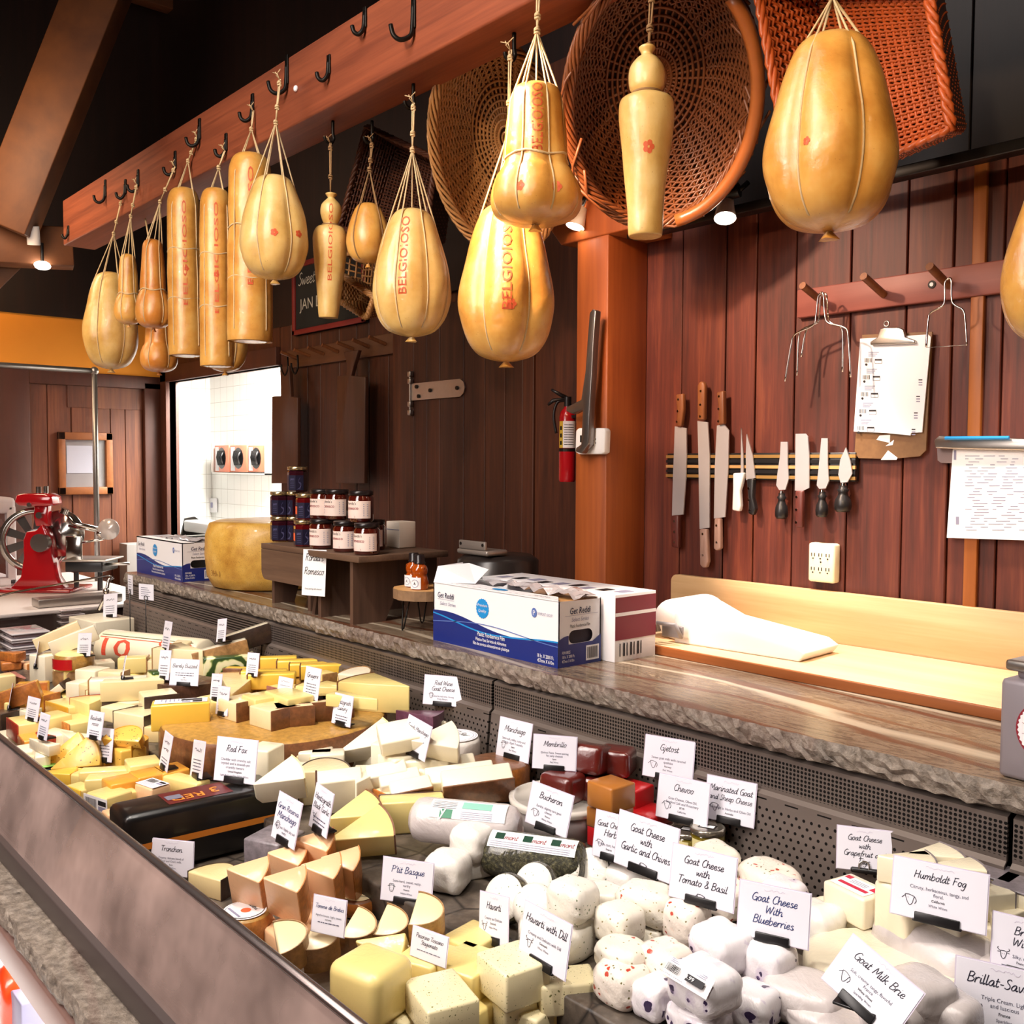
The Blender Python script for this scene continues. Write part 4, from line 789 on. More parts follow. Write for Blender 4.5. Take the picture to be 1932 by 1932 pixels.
def oval_basket(label, u, v, wpx, hpx, Y, dz, tiltd, tiltr, depthm, mats, rimn=7, spokes=44, rings=26, rot=0):
    c = onY(u, v, Y); D = FPX/depth(c); a, b = wpx/2/D, hpx/2/D; toc = (CAM-c).normalized()
    ax = (toc-_U*tiltd+_R*tiltr).normalized(); xr = _U.cross(ax).normalized(); yr = ax.cross(xr)
    t = empty('wicker_basket', label, 'basket', c); M = basis((0, 0, 0), xr, yr, ax)@RZ(rot); prof = lambda q: (1-.42*q**1.6, -depthm*sin(q*pi/2)**.9)
    m = MB(); P = lambda an, q, k=1: Vector((a*prof(q)[0]*k*cos(an), b*prof(q)[0]*k*sin(an), prof(q)[1]))
    for s in range(spokes):
        an = 2*pi*s/spokes; m.tube([M@P(an, q/8) for q in range(9)]+[M@Vector((a*.58*f*cos(an), b*.58*f*sin(an), -depthm)) for f in (.6, .2)], .0035, 5, 1)
    r = random.Random(2)
    for k in range(rings):
        q = k/rings; off = pi*(k % 2)
        m.tube([M@(P(2*pi*j/(spokes*2), q+.008*r.random())+Vector((0, 0, .004*sin(pi*j+off))) + Vector((cos(2*pi*j/(spokes*2)), sin(2*pi*j/(spokes*2)), 0))*.0035*(1 if (j//1+k) % 2 else -1)) for j in range(spokes*2)], .0033+.0009*r.random(), 5, 0, closed=True)
    for k in range(9):
        f = .56*(1-k/9); m.tube([M@Vector((a*f*cos(2*pi*j/40), b*f*sin(2*pi*j/40), -depthm+.003*(j % 2))) for j in range(40)], .004, 5, 0, closed=True)
    vs = [M@(P(2*pi*j/48, q/6, 1.02)-Vector((0, 0, .006))) for q in range(7) for j in range(48)]; m.add(vs, [(q*48+j, q*48+(j+1) % 48, (q+1)*48+(j+1) % 48, (q+1)*48+j) for q in range(6) for j in range(48)]+[tuple(range(6*48, 7*48))], 2, True)
    m.build('woven_bowl', mats[:3], t); rm = MB()
    for k in range(rimn):
        ph = 2*pi*k/rimn; rm.tube([M@Vector(((a*1.02+.012*cos(ph+w*9))*cos(w), (b*1.02+.012*cos(ph+w*9))*sin(w), .012*sin(ph+w*9))) for w in [2*pi*j/90 for j in range(90)]], .0045, 5, 0, closed=True)
    rm.build('rim', mats[3], t); return t, M, a, b
t, M, a, b = oval_basket('large oval willow basket with a smooth cane handle hanging behind the pale knotted cheese', 1247, 195, 345, 470, 1.72, 0, .42, .1, .17, [M_w2, M_w2, M_w3, M_w2], 8)
MB().tube([M@Vector((a*1.0*cos(w), b*1.0*sin(w), .02+.03*sin((w+1.3)/2.2*pi))) for w in [-1.3+2.2*j/24 for j in range(25)]], .016, 8).build('cane_handle', M_cane, t)
r = random.Random(5); m = MB()
for k in range(26):
    w = r.uniform(0, 2*pi); c = M@Vector((a*cos(w), b*sin(w), .01)); d = M.to_3x3()@Vector((-sin(w+r.uniform(-.6, .6)), cos(w), r.uniform(-.1, .4))); m.tube([c-d*.06, c+M.to_3x3()@Vector((cos(w), sin(w), .6))*.014, c+d*.07], .0035, 5)
m.build('loose_twigs', M_w2, t)
oval_basket('round willow basket with a braided rim, left of the large oval one', 938, 290, 240, 385, 1.72, 0, .36, -.22, .14, [M_w1, M_w1, M_w3, M_w1], 6)
def tray(label, rim, Yr, Yb, shrink, mats, lattice=False, wall=12, ropes=3):
    cs = [onY(u, v, Yr) for u, v in rim]; cen = sum(cs, Vector())/4; bt = [cen+(c-cen)*shrink+Vector((0, Yb-Yr, 0)) for c in cs]
    t = empty('wicker_tray', label, 'basket', cen); m = MB(); L = lambda p, q, f: p+(q-p)*f
    def panel(A, B_, C, D_, nu, nv):   # woven panel A-B top, D-C bottom
        for i in range(nu+1): m.tube([L(L(A, B_, i/nu), L(D_, C, i/nu), j/4)-cen for j in range(5)], .0032, 4, 1)
        for k in range(nv+1):
            f = k/nv; w = (B_-A).cross(D_-A).normalized(); m.tube([L(L(A, D_, f), L(B_, C, f), j/(nu*2))-cen+w*(.004*(1 if (j+k) % 2 else -1)) for j in range(nu*2+1)], .0036, 4, 0)
        if not lattice: w = (B_-A).cross(D_-A).normalized()*.005; m.add([A-cen+w, B_-cen+w, C-cen+w, D_-cen+w], [(0, 1, 2, 3)], 2)
    n = [max(4, int((cs[(i+1) % 4]-cs[i]).length/.022)) for i in range(4)]
    for i in range(4): panel(cs[i], cs[(i+1) % 4], bt[(i+1) % 4], bt[i], n[i], 3 if lattice else wall)
    panel(bt[0], bt[1], bt[2], bt[3], n[0], 5 if lattice else max(6, int((bt[3]-bt[0]).length/.0095)))
    m.build('woven_tray', mats[:3], t); rm = MB(); loop = []
    for i in range(4):
        for j in range(24): loop.append(L(cs[i], cs[(i+1) % 4], j/24)-cen)
    for k in range(ropes):
        rm.tube([p+Vector((.006*cos(j*1.3+2*pi*k/ropes), .006*sin(j*1.3+2*pi*k/ropes), .004*sin(j*1.3+2*pi*k/ropes))) for j, p in enumerate(loop)], .0055, 6, 0, closed=True)
    rm.build('rim', mats[0], t); return t
tray('rectangular orange wicker tray hanging behind the largest cheese', [(1415, -90), (1735, -110), (1795, 243), (1500, 372)], 1.70, 1.86, .74, [M_orangew, M_orangew, M_w3])
tray('dark brown woven tray hanging behind the small dented cheese', [(692, 238), (822, 300), (800, 470), (640, 430)], 1.72, 1.82, .8, [M_w3, M_w3, M_darktimber])
tray('small golden lattice basket hanging right of the slender bottle cheese', [(648, 480), (712, 470), (703, 590), (640, 560)], 1.66, 1.72, .7, [M_w1, M_w1, M_w1], True)
tray('short golden wicker tray half hidden below the lattice basket', [(640, 515), (706, 560), (692, 600), (640, 568)], 1.60, 1.66, .75, [M_w1, M_w1, M_w3])
# ================================================================== things on the walls
K = lambda x, y: (1160+x/2.5025, 460+y/2.5025)
def PP(mb, pts, Y, th, mi=0, k=K, bev=0):
    P = [onY(*k(x, y), Y) for x, y in pts]; ar = sum(P[i].x*P[(i+1) % len(P)].z-P[(i+1) % len(P)].x*P[i].z for i in range(len(P)))
    if ar < 0: P = P[::-1]
    o = P[0]; mb.prism([(p.x, p.z) for p in P], -th, 0, mi, bev, M=basis((0, Y, 0), (1, 0, 0), (0, 0, 1))@T(0, 0, 0)); return P
I = lambda x, y: (x, y)
M_blade = flat('satin_blade', '#c9c4c6', .32, .45, var=.08, vs=12); M_walnut = wood('walnut_grip', '#6a3a20', '#9a6238', (1, 1, .1), 60, .45); M_rose = wood('rosewood_grip', '#4a1f1a', '#6e352c', (1, 1, .1), 60, .45); M_grey_w = wood('grey_brown_grip', '#8a6a5c', '#b5968a', (1, 1, .1), 60, .5)
M_bgrip = flat('black_grip', '#1c1a1b', .35); M_wgrip = flat('white_grip', '#eeeae8', .4)
YK = 2.135
m = MB(); a, b = onY(*K(250, 1052), 2.15), onY(*K(1140, 1050), 2.15); z = (a.z+b.z)/2
m.box((a.x, 2.147, z-.035), (b.x, YW, z+.035), 0, .002); 
for dz, mi in ((.026, 1), (.013, 0), (-.001, 2), (-.014, 0), (-.027, 1)): m.box((a.x-.001, 2.143, z+dz-.004), (b.x+.001, 2.149, z+dz+.004), mi)
m.build('magnetic_strip', [M_bgrip, flat('brass_stripe', '#c49a5a', .35, .6), flat('tan_stripe', '#d2a46a', .4, .3)], label='long black and brass magnetic knife strip on the red board wall', category='knife rack')
def knife(name, label, blade, grips, rivets=(), bulb=None):
    t = empty(name, label, 'knife', (0, 0, 0), 0, 'knives on the magnetic strip'); m = MB(); PP(m, blade, YK+.002, .004); m.build('blade', M_blade, t)
    for pts, mt in grips:
        g = MB(); PP(g, pts, YK-.006, .016, bev=.004); g.build('handle', mt, t)
    if rivets:
        g = MB()
        for x, y in rivets: p = onY(*K(x, y), YK-.006); g.cyl((p.x, p.y-.0012, p.z), (p.x, p.y+.002, p.z), .0032, 8)
        g.build('rivets', M_chrome, t)
    if bulb:
        x, y0, y1, w, mt = bulb; p, q = onY(*K(x, y0), YK), onY(*K(x, y1), YK); H = p.z-q.z; R = w/2.5025/2/(FPX/depth(p))
        MB().lathe([(0, 0), (R*.7, .0), (R*.95, H*.1), (R, H*.28), (R*.9, H*.48), (R*.6, H*.66), (R*.52, H*.76), (R*.72, H*.88), (R*.5, H*.93), (R*.5, H*1.04)], 16, cap=False).build('handle', mt, t, loc=(q.x, q.y, q.z))
        MB().lathe([(R*.42, 0), (R*.36, H*.16)], 12).build('ferrule', M_chrome, t, loc=(q.x, q.y, q.z+H*.97))
knife('two_handled_knife', 'two handled cheese knife with dark wood grips, first from the post', [(283, 862), (337, 870), (338, 1000), (335, 1100), (322, 1278), (270, 1283), (274, 1100), (280, 960)], [([(285, 712), (320, 706), (322, 780), (310, 862), (288, 862), (291, 780)], M_walnut), ([(265, 1283), (299, 1280), (297, 1436), (267, 1432)], M_rose)], [(300, 735), (297, 790), (293, 840), (280, 1310), (281, 1360), (281, 1408)])
knife('two_handled_knife', 'longest two handled cheese knife, second from the post', [(390, 836), (438, 842), (447, 1000), (446, 1340), (400, 1347), (394, 1000)], [([(388, 668), (400, 650), (415, 650), (423, 668), (420, 832), (388, 832)], M_walnut), ([(398, 1347), (432, 1347), (438, 1500), (430, 1528), (412, 1530), (400, 1515)], M_grey_w)], [(406, 695), (404, 760), (403, 815), (415, 1370), (416, 1470)])
knife('two_handled_knife', 'two handled cheese knife with striped wood grips, third from the post', [(482, 858), (515, 853), (538, 882), (535, 1050), (520, 1290), (468, 1297), (472, 1050)], [([(478, 702), (512, 692), (513, 850), (485, 857), (488, 780)], M_walnut), ([(468, 1296), (495, 1296), (497, 1440), (478, 1450), (465, 1440)], M_grey_w)], [(492, 720), (490, 780), (489, 838), (480, 1330), (481, 1410)])
knife('boning_knife', 'thin knife with a white plastic handle', [(596, 870), (606, 1000), (607, 1085), (594, 1085)], [([(556, 1082), (607, 1080), (600, 1120), (588, 1165), (592, 1235), (586, 1264), (552, 1258), (556, 1150)], M_wgrip)])
knife('chef_knife', 'pointed chef knife with a black riveted handle', [(622, 898), (650, 1000), (662, 1105), (620, 1115), (618, 1000)], [([(620, 1110), (654, 1108), (650, 1195), (663, 1250), (652, 1282), (628, 1275), (628, 1200)], M_bgrip)], [(632, 1155), (632, 1208), (636, 1258)])
knife('cheese_chisel', 'flat chisel cheese knife with a bulbous black handle, beside the cleaver on its left', [(783, 935), (815, 935), (815, 1040), (820, 1110), (805, 1160), (775, 1162), (762, 1140), (768, 1080), (780, 1000)], [], (), (786, 1182, 1298, 62, M_bgrip))
knife('cheese_cleaver', 'broad cleaver with a dark red wood handle', [(853, 897), (898, 896), (910, 910), (917, 1000), (917, 1152), (885, 1168), (850, 1165)], [([(850, 1166), (886, 1166), (882, 1340), (847, 1340)], M_rose)], [(858, 1195), (857, 1255), (856, 1315)])
knife('cheese_chisel', 'flat chisel cheese knife with a bulbous black handle, beside the cleaver on its right', [(975, 918), (1005, 918), (1005, 1040), (1010, 1120), (995, 1155), (965, 1157), (953, 1140), (962, 1060)], [], (), (977, 1176, 1290, 60, M_bgrip))
knife('cheese_spade', 'heart shaped cheese knife with a fat black handle at the right end of the strip', [(1090, 962), (1112, 1030), (1120, 1085), (1098, 1125), (1066, 1128), (1055, 1090), (1064, 1020)], [], (), (1076, 1146, 1266, 80, M_bgrip))
# outlet block
t = empty('outlet_block', 'cream six socket outlet block on the red wall above the splash board', 'outlet', (0, 0, 0)); m = MB()
a, b = onY(*K(915, 1592), 2.14), onY(*K(1042, 1418), 2.14); m.box((a.x, 2.135, a.z), (b.x, YW, b.z), 0, .006); m.build('housing', flat('cream_plastic', '#efe4c2', .4), t)
m = MB(); w = b.x-a.x; h = b.z-a.z
for r_ in range(2):
    for c in range(3):
        x = a.x+w*(.2+.28*c); z = a.z+h*(.3+.36*r_)
        for dx in (-.004, .004): m.box((x+dx-.0008, 2.1335, z), (x+dx+.0008, 2.136, z+.008))
        m.cyl((x, 2.1335, z-.005), (x, 2.136, z-.005), .0018, 8)
m.cyl((a.x+w*.5, 2.1335, a.z+h*.52), (a.x+w*.5, 2.136, a.z+h*.52), .002, 8); m.build('socket_slots', M_bolt, t)
# peg rail and cheese wires
M_rail = wood('dull_red_rail', '#7a4038', '#9a5a4e', (.05, 1, 1), 14, .5)
t = empty('peg_rail', 'dull red wooden rail with three slanted pegs on the board wall', 'rail'); a = onY(*K(862, 282), 2.15); x1 = onY(*K(1880, 160), 2.15).x
zr = (onY(*K(862, 215), 2.15).z+onY(*K(1775, 88), 2.15).z)/2; zl = (onY(*K(860, 345), 2.15).z+onY(*K(1775, 247), 2.15).z)/2
MB().box((a.x, 2.147, zl), (x1, YW, zr), 0, .003).build('rail_board', M_rail, t); pegs = []
for x, y, tx, ty in ((985, 245, 912, 182), (1270, 225, 1202, 148), (1578, 185, 1512, 102)):
    p = onY(*K(x, y), 2.147); p.z = (zr+zl)/2-.005; q = onY(*K(tx, ty), 2.06); q = Vector((p.x, 2.055, p.z+.03)); MB().cyl(p, q, .009, 10).build('peg', M_walnut, t); pegs.append((p, q))
p = onY(*K(1497, 192), 2.146); MB().cyl((p.x, 2.145, p.z), (p.x, 2.149, p.z), .009, 12).cyl((p.x, 2.1435, p.z), (p.x, 2.147, p.z), .0045, 10, 1).build('screw_hole', [M_black, M_white], t)
def wires(label, paths, Y, r=.0024, thin=None):
    t = empty('cheese_wire', label, 'cheese wire', (0, 0, 0), 0, 'wire cheese cutters on the pegs'); m = MB()
    for pth in paths: m.tube(crom([onY(*K(x, y), Y) for x, y in pth], 5), r, 6)
    m.build('bow', M_chrome, t)
    if thin: MB().tube([onY(*K(x, y), Y) for x, y in thin], .0007, 4).build('cutting_wire', M_steel, t)
wires('bent steel cheese wire hanging in front on the first peg', [[(803, 650), (830, 490), (850, 428), (935, 385), (950, 340), (958, 262), (968, 236), (985, 240), (992, 340), (1012, 376), (1085, 396), (1102, 440), (1112, 630)]], 2.08)
wires('bent steel cheese wire hanging behind on the first peg', [[(860, 622), (868, 450), (885, 405), (955, 372), (966, 330), (970, 262), (980, 240), (1000, 246), (1012, 362), (1060, 388), (1076, 430), (1074, 605)], [(880, 535), (905, 408), (960, 372)]], 2.095)
wires('steel cheese wire strung across its open end, on the third peg', [[(1470, 488), (1480, 362), (1492, 325), (1545, 295), (1558, 262), (1558, 190), (1572, 166), (1588, 172), (1590, 262), (1606, 290), (1645, 315), (1655, 370), (1662, 480)]], 2.085, thin=[(1470, 490), (1662, 478)])
# clipboards
M_board = wood('brown_hardboard', '#6a4a2c', '#8a653e', (1, 1, 1), 18, .5); M_paper = flat('white_paper', '#f4f5fb', .7)
t = empty('clipboard', 'brown clipboard thick with white price lists hanging left of the clear one', 'clipboard'); m = MB()
PP(m, [(1168, 430), (1498, 415), (1468, 975), (1440, 1003), (1300, 1016), (1152, 1012), (1132, 990)], 2.15, .005); m.build('board', M_board, t)
m = MB(); PP(m, [(1158, 448), (1478, 428), (1492, 440), (1450, 890), (1398, 893), (1395, 905), (1280, 893), (1128, 886)], 2.143, .003, 0); Y2 = 2.1424
F = lambda x, y: tuple(onY(*K(x, y), Y2)); r = random.Random(11)
for k in range(5):
    y = 510+k*80; x = 1205-k*9
    for j in range(3): rect(m, 0, 0, 1, 1, 2, fn=lambda a_, b_, x=x, y=y, j=j: F(x-8+a_*(50-8*j), y+j*9+b_*3.2))
    for j in range(6): rect(m, 0, 0, 1, 1, 1, fn=lambda a_, b_, x=x, y=y, j=j: F(x-25+j*6+a_*2.6, y+30+b_*20))
    rect(m, 0, 0, 1, 1, 1, fn=lambda a_, b_, x=x, y=y: F(x+22+a_*34, y+34+b_*6)); 
    for (a0, b0, a1, b1) in ((22, 40, 56, 41.5), (22, 54, 56, 55.5), (22, 40, 23.5, 55), (55, 40, 56.5, 55)): rect(m, 0, 0, 1, 1, 1, fn=lambda a_, b_, x=x, y=y: F(x+a0+a_*(a1-a0), y+b0+b_*(b1-b0)))
    ci = lambda q: F(x-18+6*cos(q), y+60+6*sin(q)); m.add([ci(j*pi/5) for j in range(10)], [tuple(range(10))], 1)
for k in range(4):
    for j in range(3): rect(m, 0, 0, 1, 1, 1 if j == 0 else 2, fn=lambda a_, b_, k=k, j=j: F(1440-k*11+a_*18-6, 640+k*78+j*12+b_*5))
m.build('paper_stack', [M_paper, M_black_ink, M_greyink], t)
m = MB(); PP(m, [(1205, 462), (1240, 440), (1252, 402), (1275, 395), (1340, 395), (1362, 405), (1370, 440), (1416, 455), (1416, 470), (1205, 478)], 2.133, .01, bev=.002); p = onY(*K(1283, 378), 2.14); m.tube([(p.x+.006*cos(k*pi/6), p.y, p.z+.006*sin(k*pi/6)) for k in range(12)], .0022, 6, closed=True); m.build('spring_clip', M_steel, t)
m = MB(); 
for pts in ([(1235, 925), (1250, 905), (1300, 902), (1298, 940)], [(1278, 955), (1318, 925), (1312, 950)], [(1256, 1020), (1290, 975), (1335, 1010), (1330, 1020)]): m.add([onY(*K(x, y), 2.1492) for x, y in pts], [tuple(range(len(pts)))], 0)
m.build('torn_stickers', M_white, t)
t = empty('clipboard', 'clear clipboard holding a white sheet and a blue pen, at the right edge', 'clipboard'); x1 = 2330
m = MB(); PP(m, [(1520, 940), (x1, 975), (x1, 1065), (1540, 1034), (1524, 1022)], 2.15, .004); m.build('clear_board', flat('smoky_acrylic', '#8f7f80', .15, coat=.5), t)
m = MB(); PP(m, [(1596, 968), (x1, 985), (x1-25, 1412), (1567, 1388)], 2.144, .002, 0); F = lambda x, y: tuple(onY(*K(x, y), 2.1434)); r = random.Random(8)
for k in range(26):
    y = 1000+k*14; x = 1640+r.uniform(0, 60)
    while x < 2250: w = r.uniform(15, 70); rect(m, 0, 0, 1, 1, 2, fn=lambda a_, b_, x=x, y=y, w=w: F(x+a_*w, y+b_*3)); x += w+r.uniform(10, 90)
for (xa, ya, xb, yb) in ((1600, 975, 1612, 1020), (1610, 1288, 1625, 1325)): rect(m, 0, 0, 1, 1, 2, fn=lambda a_, b_: F(xa+a_*(xb-xa), ya+b_*(yb-ya)))
m.build('paper_sheet', [M_paper, M_black_ink, M_greyink], t)
m = MB(); PP(m, [(1505, 928), (1530, 905), (x1, 935), (x1, 985), (1590, 968), (1512, 965)], 2.128, .016, bev=.003); m.build('metal_clip', M_steel, t)
p, q = onY(*K(1560, 918), 2.12), onY(*K(1862, 916), 2.12); MB().cyl(p, q, .004, 8).build('blue_pen', M_sky, label='blue pen resting on the clip of the clear clipboard', category='pen')
# thermostat, lever, extinguisher by the post
E = lambda x, y: (480+x/2.683, 620+y/2.683)
t = empty('thermostat', 'white thermostat box on the orange post', 'thermostat'); m = MB(); PP(m, [(1626, 515), (1640, 503), (1765, 503), (1775, 515), (1770, 628), (1755, 636), (1640, 636), (1622, 625)], 1.975, .025, k=E, bev=.004); m.build('housing', M_wgrip, t)
m = MB()
for dx, dy in ((0, 0), (-12, 12), (0, 22), (12, 14), (0, 44), (-10, 34), (12, 34)): p = onY(*E(1715+dx, 545+dy), 1.974); m.cyl((p.x, 1.9735, p.z), (p.x, 1.976, p.z), .0016, 8)
PP(m, [(1648, 540), (1668, 540), (1668, 575), (1648, 575)], 1.9735, .001, k=E); m.build('vent_dots', M_bolt, t)
m = MB(); PP(m, [(1112, 590), (1118, 583), (1124, 586), (1120, 640), (1117, 700), (1112, 780), (1110, 838), (1097, 856), (1085, 852), (1086, 845), (1096, 838), (1099, 772), (1080, 781), (1068, 776), (1068, 768), (1096, 754), (1104, 700), (1108, 640)], 1.945, .022, k=I, bev=.003); m.build('lever_handle', flat('worn_steel', '#8d8580', .3, .9, var=.15, vs=20), label='long worn steel latch lever on the front of the orange post', category='lever')
t = empty('fire_extinguisher', 'red fire extinguisher with a white label hanging left of the orange post', 'fire extinguisher'); b0 = onY(1070, 909, 2.09); tp = onY(1070, 770, 2.09); H = tp.z-b0.z; R = .026; t.location = b0
M_fire = flat('red_enamel', '#b3121c', .25, coat=.5)
MB().lathe([(R*.9, 0), (R, .006), (R, H*.88), (R*.85, H*.95), (R*.45, H), (R*.4, H*1.04)], 20).build('cylinder', M_fire, t)
m = MB(); cy = lambda a, z, k=1.01: (R*k*cos(a), R*k*sin(a), z); f0 = atan2(-b0.y, -b0.x)
for a0, a1, mi in ((-1.2, -.55, 1), (-.55, 1.1, 0)):
    m.add([cy(f0+a0+(a1-a0)*i/8, z) for i in range(9) for z in (H*.46, H*.82)], [(2*i, 2*i+2, 2*i+3, 2*i+1) for i in range(8)], mi, True)
for j in range(9): m.add([cy(f0-.4+1.2*i/4, H*(.5+.033*j)+dz, 1.02) for i in range(5) for dz in (0, .002)], [(2*i, 2*i+2, 2*i+3, 2*i+1) for i in range(4)], 2)
for j in range(3): m.add([cy(f0-1.0+.3*i/2, H*(.5+.1*j)+dz, 1.02) for i in range(3) for dz in (0, .012)], [(2*i, 2*i+2, 2*i+3, 2*i+1) for i in range(2)], 2)
m.add([cy(f0+2*pi*i/24, z, 1.008) for i in range(24) for z in (H*.41, H*.455)], [(2*i, (2*i+2) % 48, (2*i+3) % 48, 2*i+1) for i in range(24)], 2); m.build('paper_label', [M_white, flat('yellow_label', '#d9b63a', .5), M_bolt], t)
MB().box((0, -.008, H*.86), (-2.012-b0.x, .008, H*.9)).build('wall_bracket', M_bgrip, t)
sd = Vector((sin(f0), -cos(f0), 0))*-1
m = MB(); m.cyl((0, 0, H*1.02), (0, 0, H*1.15), .012, 12); m.tube([Vector((0, 0, H*1.13)), -sd*.03+Vector((0, 0, H*1.2)), -sd*.05+Vector((0, 0, H*1.25))], [.007, .006, .004], 6); m.tube([sd*.01+Vector((0, 0, H*1.13)), -sd*.045+Vector((0, 0, H*1.1)), -sd*.06+Vector((0, 0, H*1.04))], [.006, .006, .004], 6); m.build('valve_handle', M_bgrip, t)
MB().tube(crom([Vector((0, 0, H*1.1)), -sd*.03+Vector((0, 0, H*1.08)), -sd*.042+Vector((0, 0, H*.9)), -sd*.034+Vector((0, 0, H*.66))], 5), .0045, 6).build('hose', M_bgrip, t)
# track lights under the upper wall
t = empty('track_light', 'black track with small spot lamps running along the top of the red wall', 'track light'); a = onY(1262, 457, 2.06); z = 2.235
M_track = flat('track_black', '#120f10', .4); M_bulb = flat('lamp_face', '#fff6e8', .3, emit='#fff1dc', es=22)
MB().box((-1.86, 2.04, z-.012), (1.2, 2.08, z+.012), 0, .003).build('rail', M_track, t)
def lamp(parent, u, v, Y, d=Vector((.25, -.35, -1))):
    p = onY(u, v, Y); d = d.normalized(); q = d.to_track_quat('-Z', 'Y').to_matrix().to_4x4(); M = T(*p)@q
    MB().lathe([(.012, .06), (.02, .055), (.022, .03), (.027, .004), (.027, 0)], 16, M=M, cap=False).build('lamp_head', M_wgrip, parent); MB().add([M@Vector((.024*cos(k*pi/10), .024*sin(k*pi/10), .002)) for k in range(20)], [tuple(range(20))], 0).build('lamp_lens', M_bulb, parent)
    MB().tube([p+d*-.055, p+d*-.075+Vector((.01, 0, .01)), p+Vector((.02, .03, .07)), p+Vector((.03, .05, .09))], .007, 6).build('arm', M_track, parent)
lamp(t, 1368, 412, 2.0); lamp(t, 1085, 428, 1.97, Vector((-.1, -.3, -1)))
p = onY(1395, 358, 2.02); MB().cyl(p, p+Vector((-.07, -.02, -.01)), .018, 12).build('lamp_head', M_track, t); MB().cyl(p+Vector((-.07, -.02, -.01)), p+Vector((-.085, -.025, -.012)), .02, 12).build('lamp_lens', M_steel, t)
p = onY(1132, 425, 2.02); MB().sphere(p, .012).build('lamp_lens', M_bulb, t)
t = empty('ceiling_spot', 'white cylinder spot lamp fixed to the tie timber at the upper left', 'lamp'); p = onX(64, 462, -5.15)
MB().cyl(p, p+Vector((.02, -.01, .085)), .03, 16).build('lamp_head', M_wgrip, t, )
p = onX(80, 501, -5.2); MB().sphere(p, (.028, .04, .022)).build('lamp_lens', M_bulb, t); MB().cyl(p+Vector((0, 0, .02)), p+Vector((0, 0, .11)), .008, 8).build('arm', M_track, t)
# chalk board, far peg rack and paddles
t = empty('chalk_board', 'black chalk board in a red frame high on the brown boards behind the hanging cheeses', 'board'); m = MB()
P = [onY(u, v, 2.43) for u, v in ((553, 478), (690, 500), (690, 612), (553, 634))]; x0, x1, z0, z1 = P[0].x, P[1].x, P[3].z, P[1].z+.1
m.box((x0, 2.43, z0), (x1, 2.448, z1), 0); m.build('slate', flat('blackboard', '#141513', .8), t); fm = MB(); w = .025
for q in ((x0, z0, x1, z0+w), (x0, z1-w, x1, z1), (x0, z0, x0+w, z1), (x1-w, z0, x1, z1)): fm.box((q[0], 2.42, q[1]), (q[2], 2.449, q[3]), 0, .003)
fm.build('frame', flat('red_frame', '#7a1f1c', .5), t); F = basis((0, 2.4285, 0), (1, 0, 0), (0, 0, 1)); m = MB()
hand(m, 'Sweet J', F@T(x0+.05, z0+.24, 0), .06, 0, 'L'); text(m, 'JAN D', F@T(x0+.07, z0+.12, 0), .055, 0, 'L'); text(m, 'ER+', F@T(x0+.27, z0+.17, 0), .07, 1, 'L'); m.build('chalk_writing', [flat('chalk', '#b9b4a8', .9), M_redink], t)
t = empty('peg_rack', 'old wooden rack with short pegs on the dark boards above the paddles', 'rack'); a, b = onY(541, 676, 2.43), onY(742, 650, 2.43); z = (a.z+b.z)/2
MB().box((a.x, 2.43, z-.045), (b.x, YB, z+.045), 0, .003).build('rail_board', wood('old_rack_wood', '#4a2c1a', '#6e4428', (.05, 1, 1), 14), t)
for k in range(7): x = a.x+.1+k*(b.x-a.x-.16)/6; MB().cyl((x, 2.43, z), (x-.01, 2.35, z+.025), .009, 8).build('peg', M_walnut, t)
for k, x in enumerate((a.x+.12, a.x+.22)): MB().tube(crom([(x, 2.37, z+.0), (x+.02, 2.36, z-.06), (x-.01, 2.36, z-.09), (x-.04, 2.36, z-.06), (x-.045, 2.36, z-.035)], 4), .005, 6).build('meat_hook', M_black, label=['black iron hook hanging at the left end of the old peg rack', 'black iron hook hanging second on the old peg rack'][k], category='hook')
M_paddle = wood('brown_paddle', '#3e2114', '#5c3522', (1, 1, .05), 22, .5)
for pts, lb in (([(528, 692), (545, 690), (548, 748), (561, 750), (561, 912), (512, 912), (513, 748), (530, 747)], 'brown wooden paddle hanging at the edge of the bright doorway'), ([(648, 664), (676, 660), (667, 690), (662, 709), (689, 711), (687, 912), (633, 912), (636, 709), (653, 707), (655, 690)], 'brown wooden paddle with a tapered handle hanging behind the jars')):
    m = MB(); PP(m, pts, 2.36, .02, k=I, bev=.003); m.build('wooden_paddle', M_paddle, label=lb, category='paddle')
# wash room
YT = 3.195; t = empty('wash_poster', 'pale orange poster with blue bands on the tiled wall', 'poster'); m = MB()
PP(m, [(326, 822), (380, 824), (380, 893), (325, 891)], YT-.004, .003, 0, k=I); PP(m, [(328, 823), (379, 825), (379, 838), (328, 837)], YT-.006, .001, 1, k=I); PP(m, [(327, 884), (379, 886), (379, 892), (327, 890)], YT-.006, .001, 1, k=I); PP(m, [(328, 842), (379, 843), (379, 880), (328, 879)], YT-.0055, .001, 2, k=I)
for j in range(7): PP(m, [(338, 846+j*5), (372, 847+j*5), (372, 848+j*5), (338, 847+j*5)], YT-.0065, .0005, 3, k=I)
p = onY(353, 831, YT-.0068); text(m, 'No Food or Drink', basis(p, (1, 0, 0), (0, 0, 1)), .025, 0, 'C', 0, .02); m.build('paper', [M_white, flat('poster_blue', '#5f9fd0', .6), flat('poster_peach', '#f3cfa2', .6), M_greyink], t)
t = empty('glove_dispenser', 'clear rack of three glove boxes on the tiled wall', 'dispenser'); M_salmon = flat('salmon_card', '#e8896a', .5); M_clear = flat('clear_rack', '#cdc6bd', .15, coat=.5)
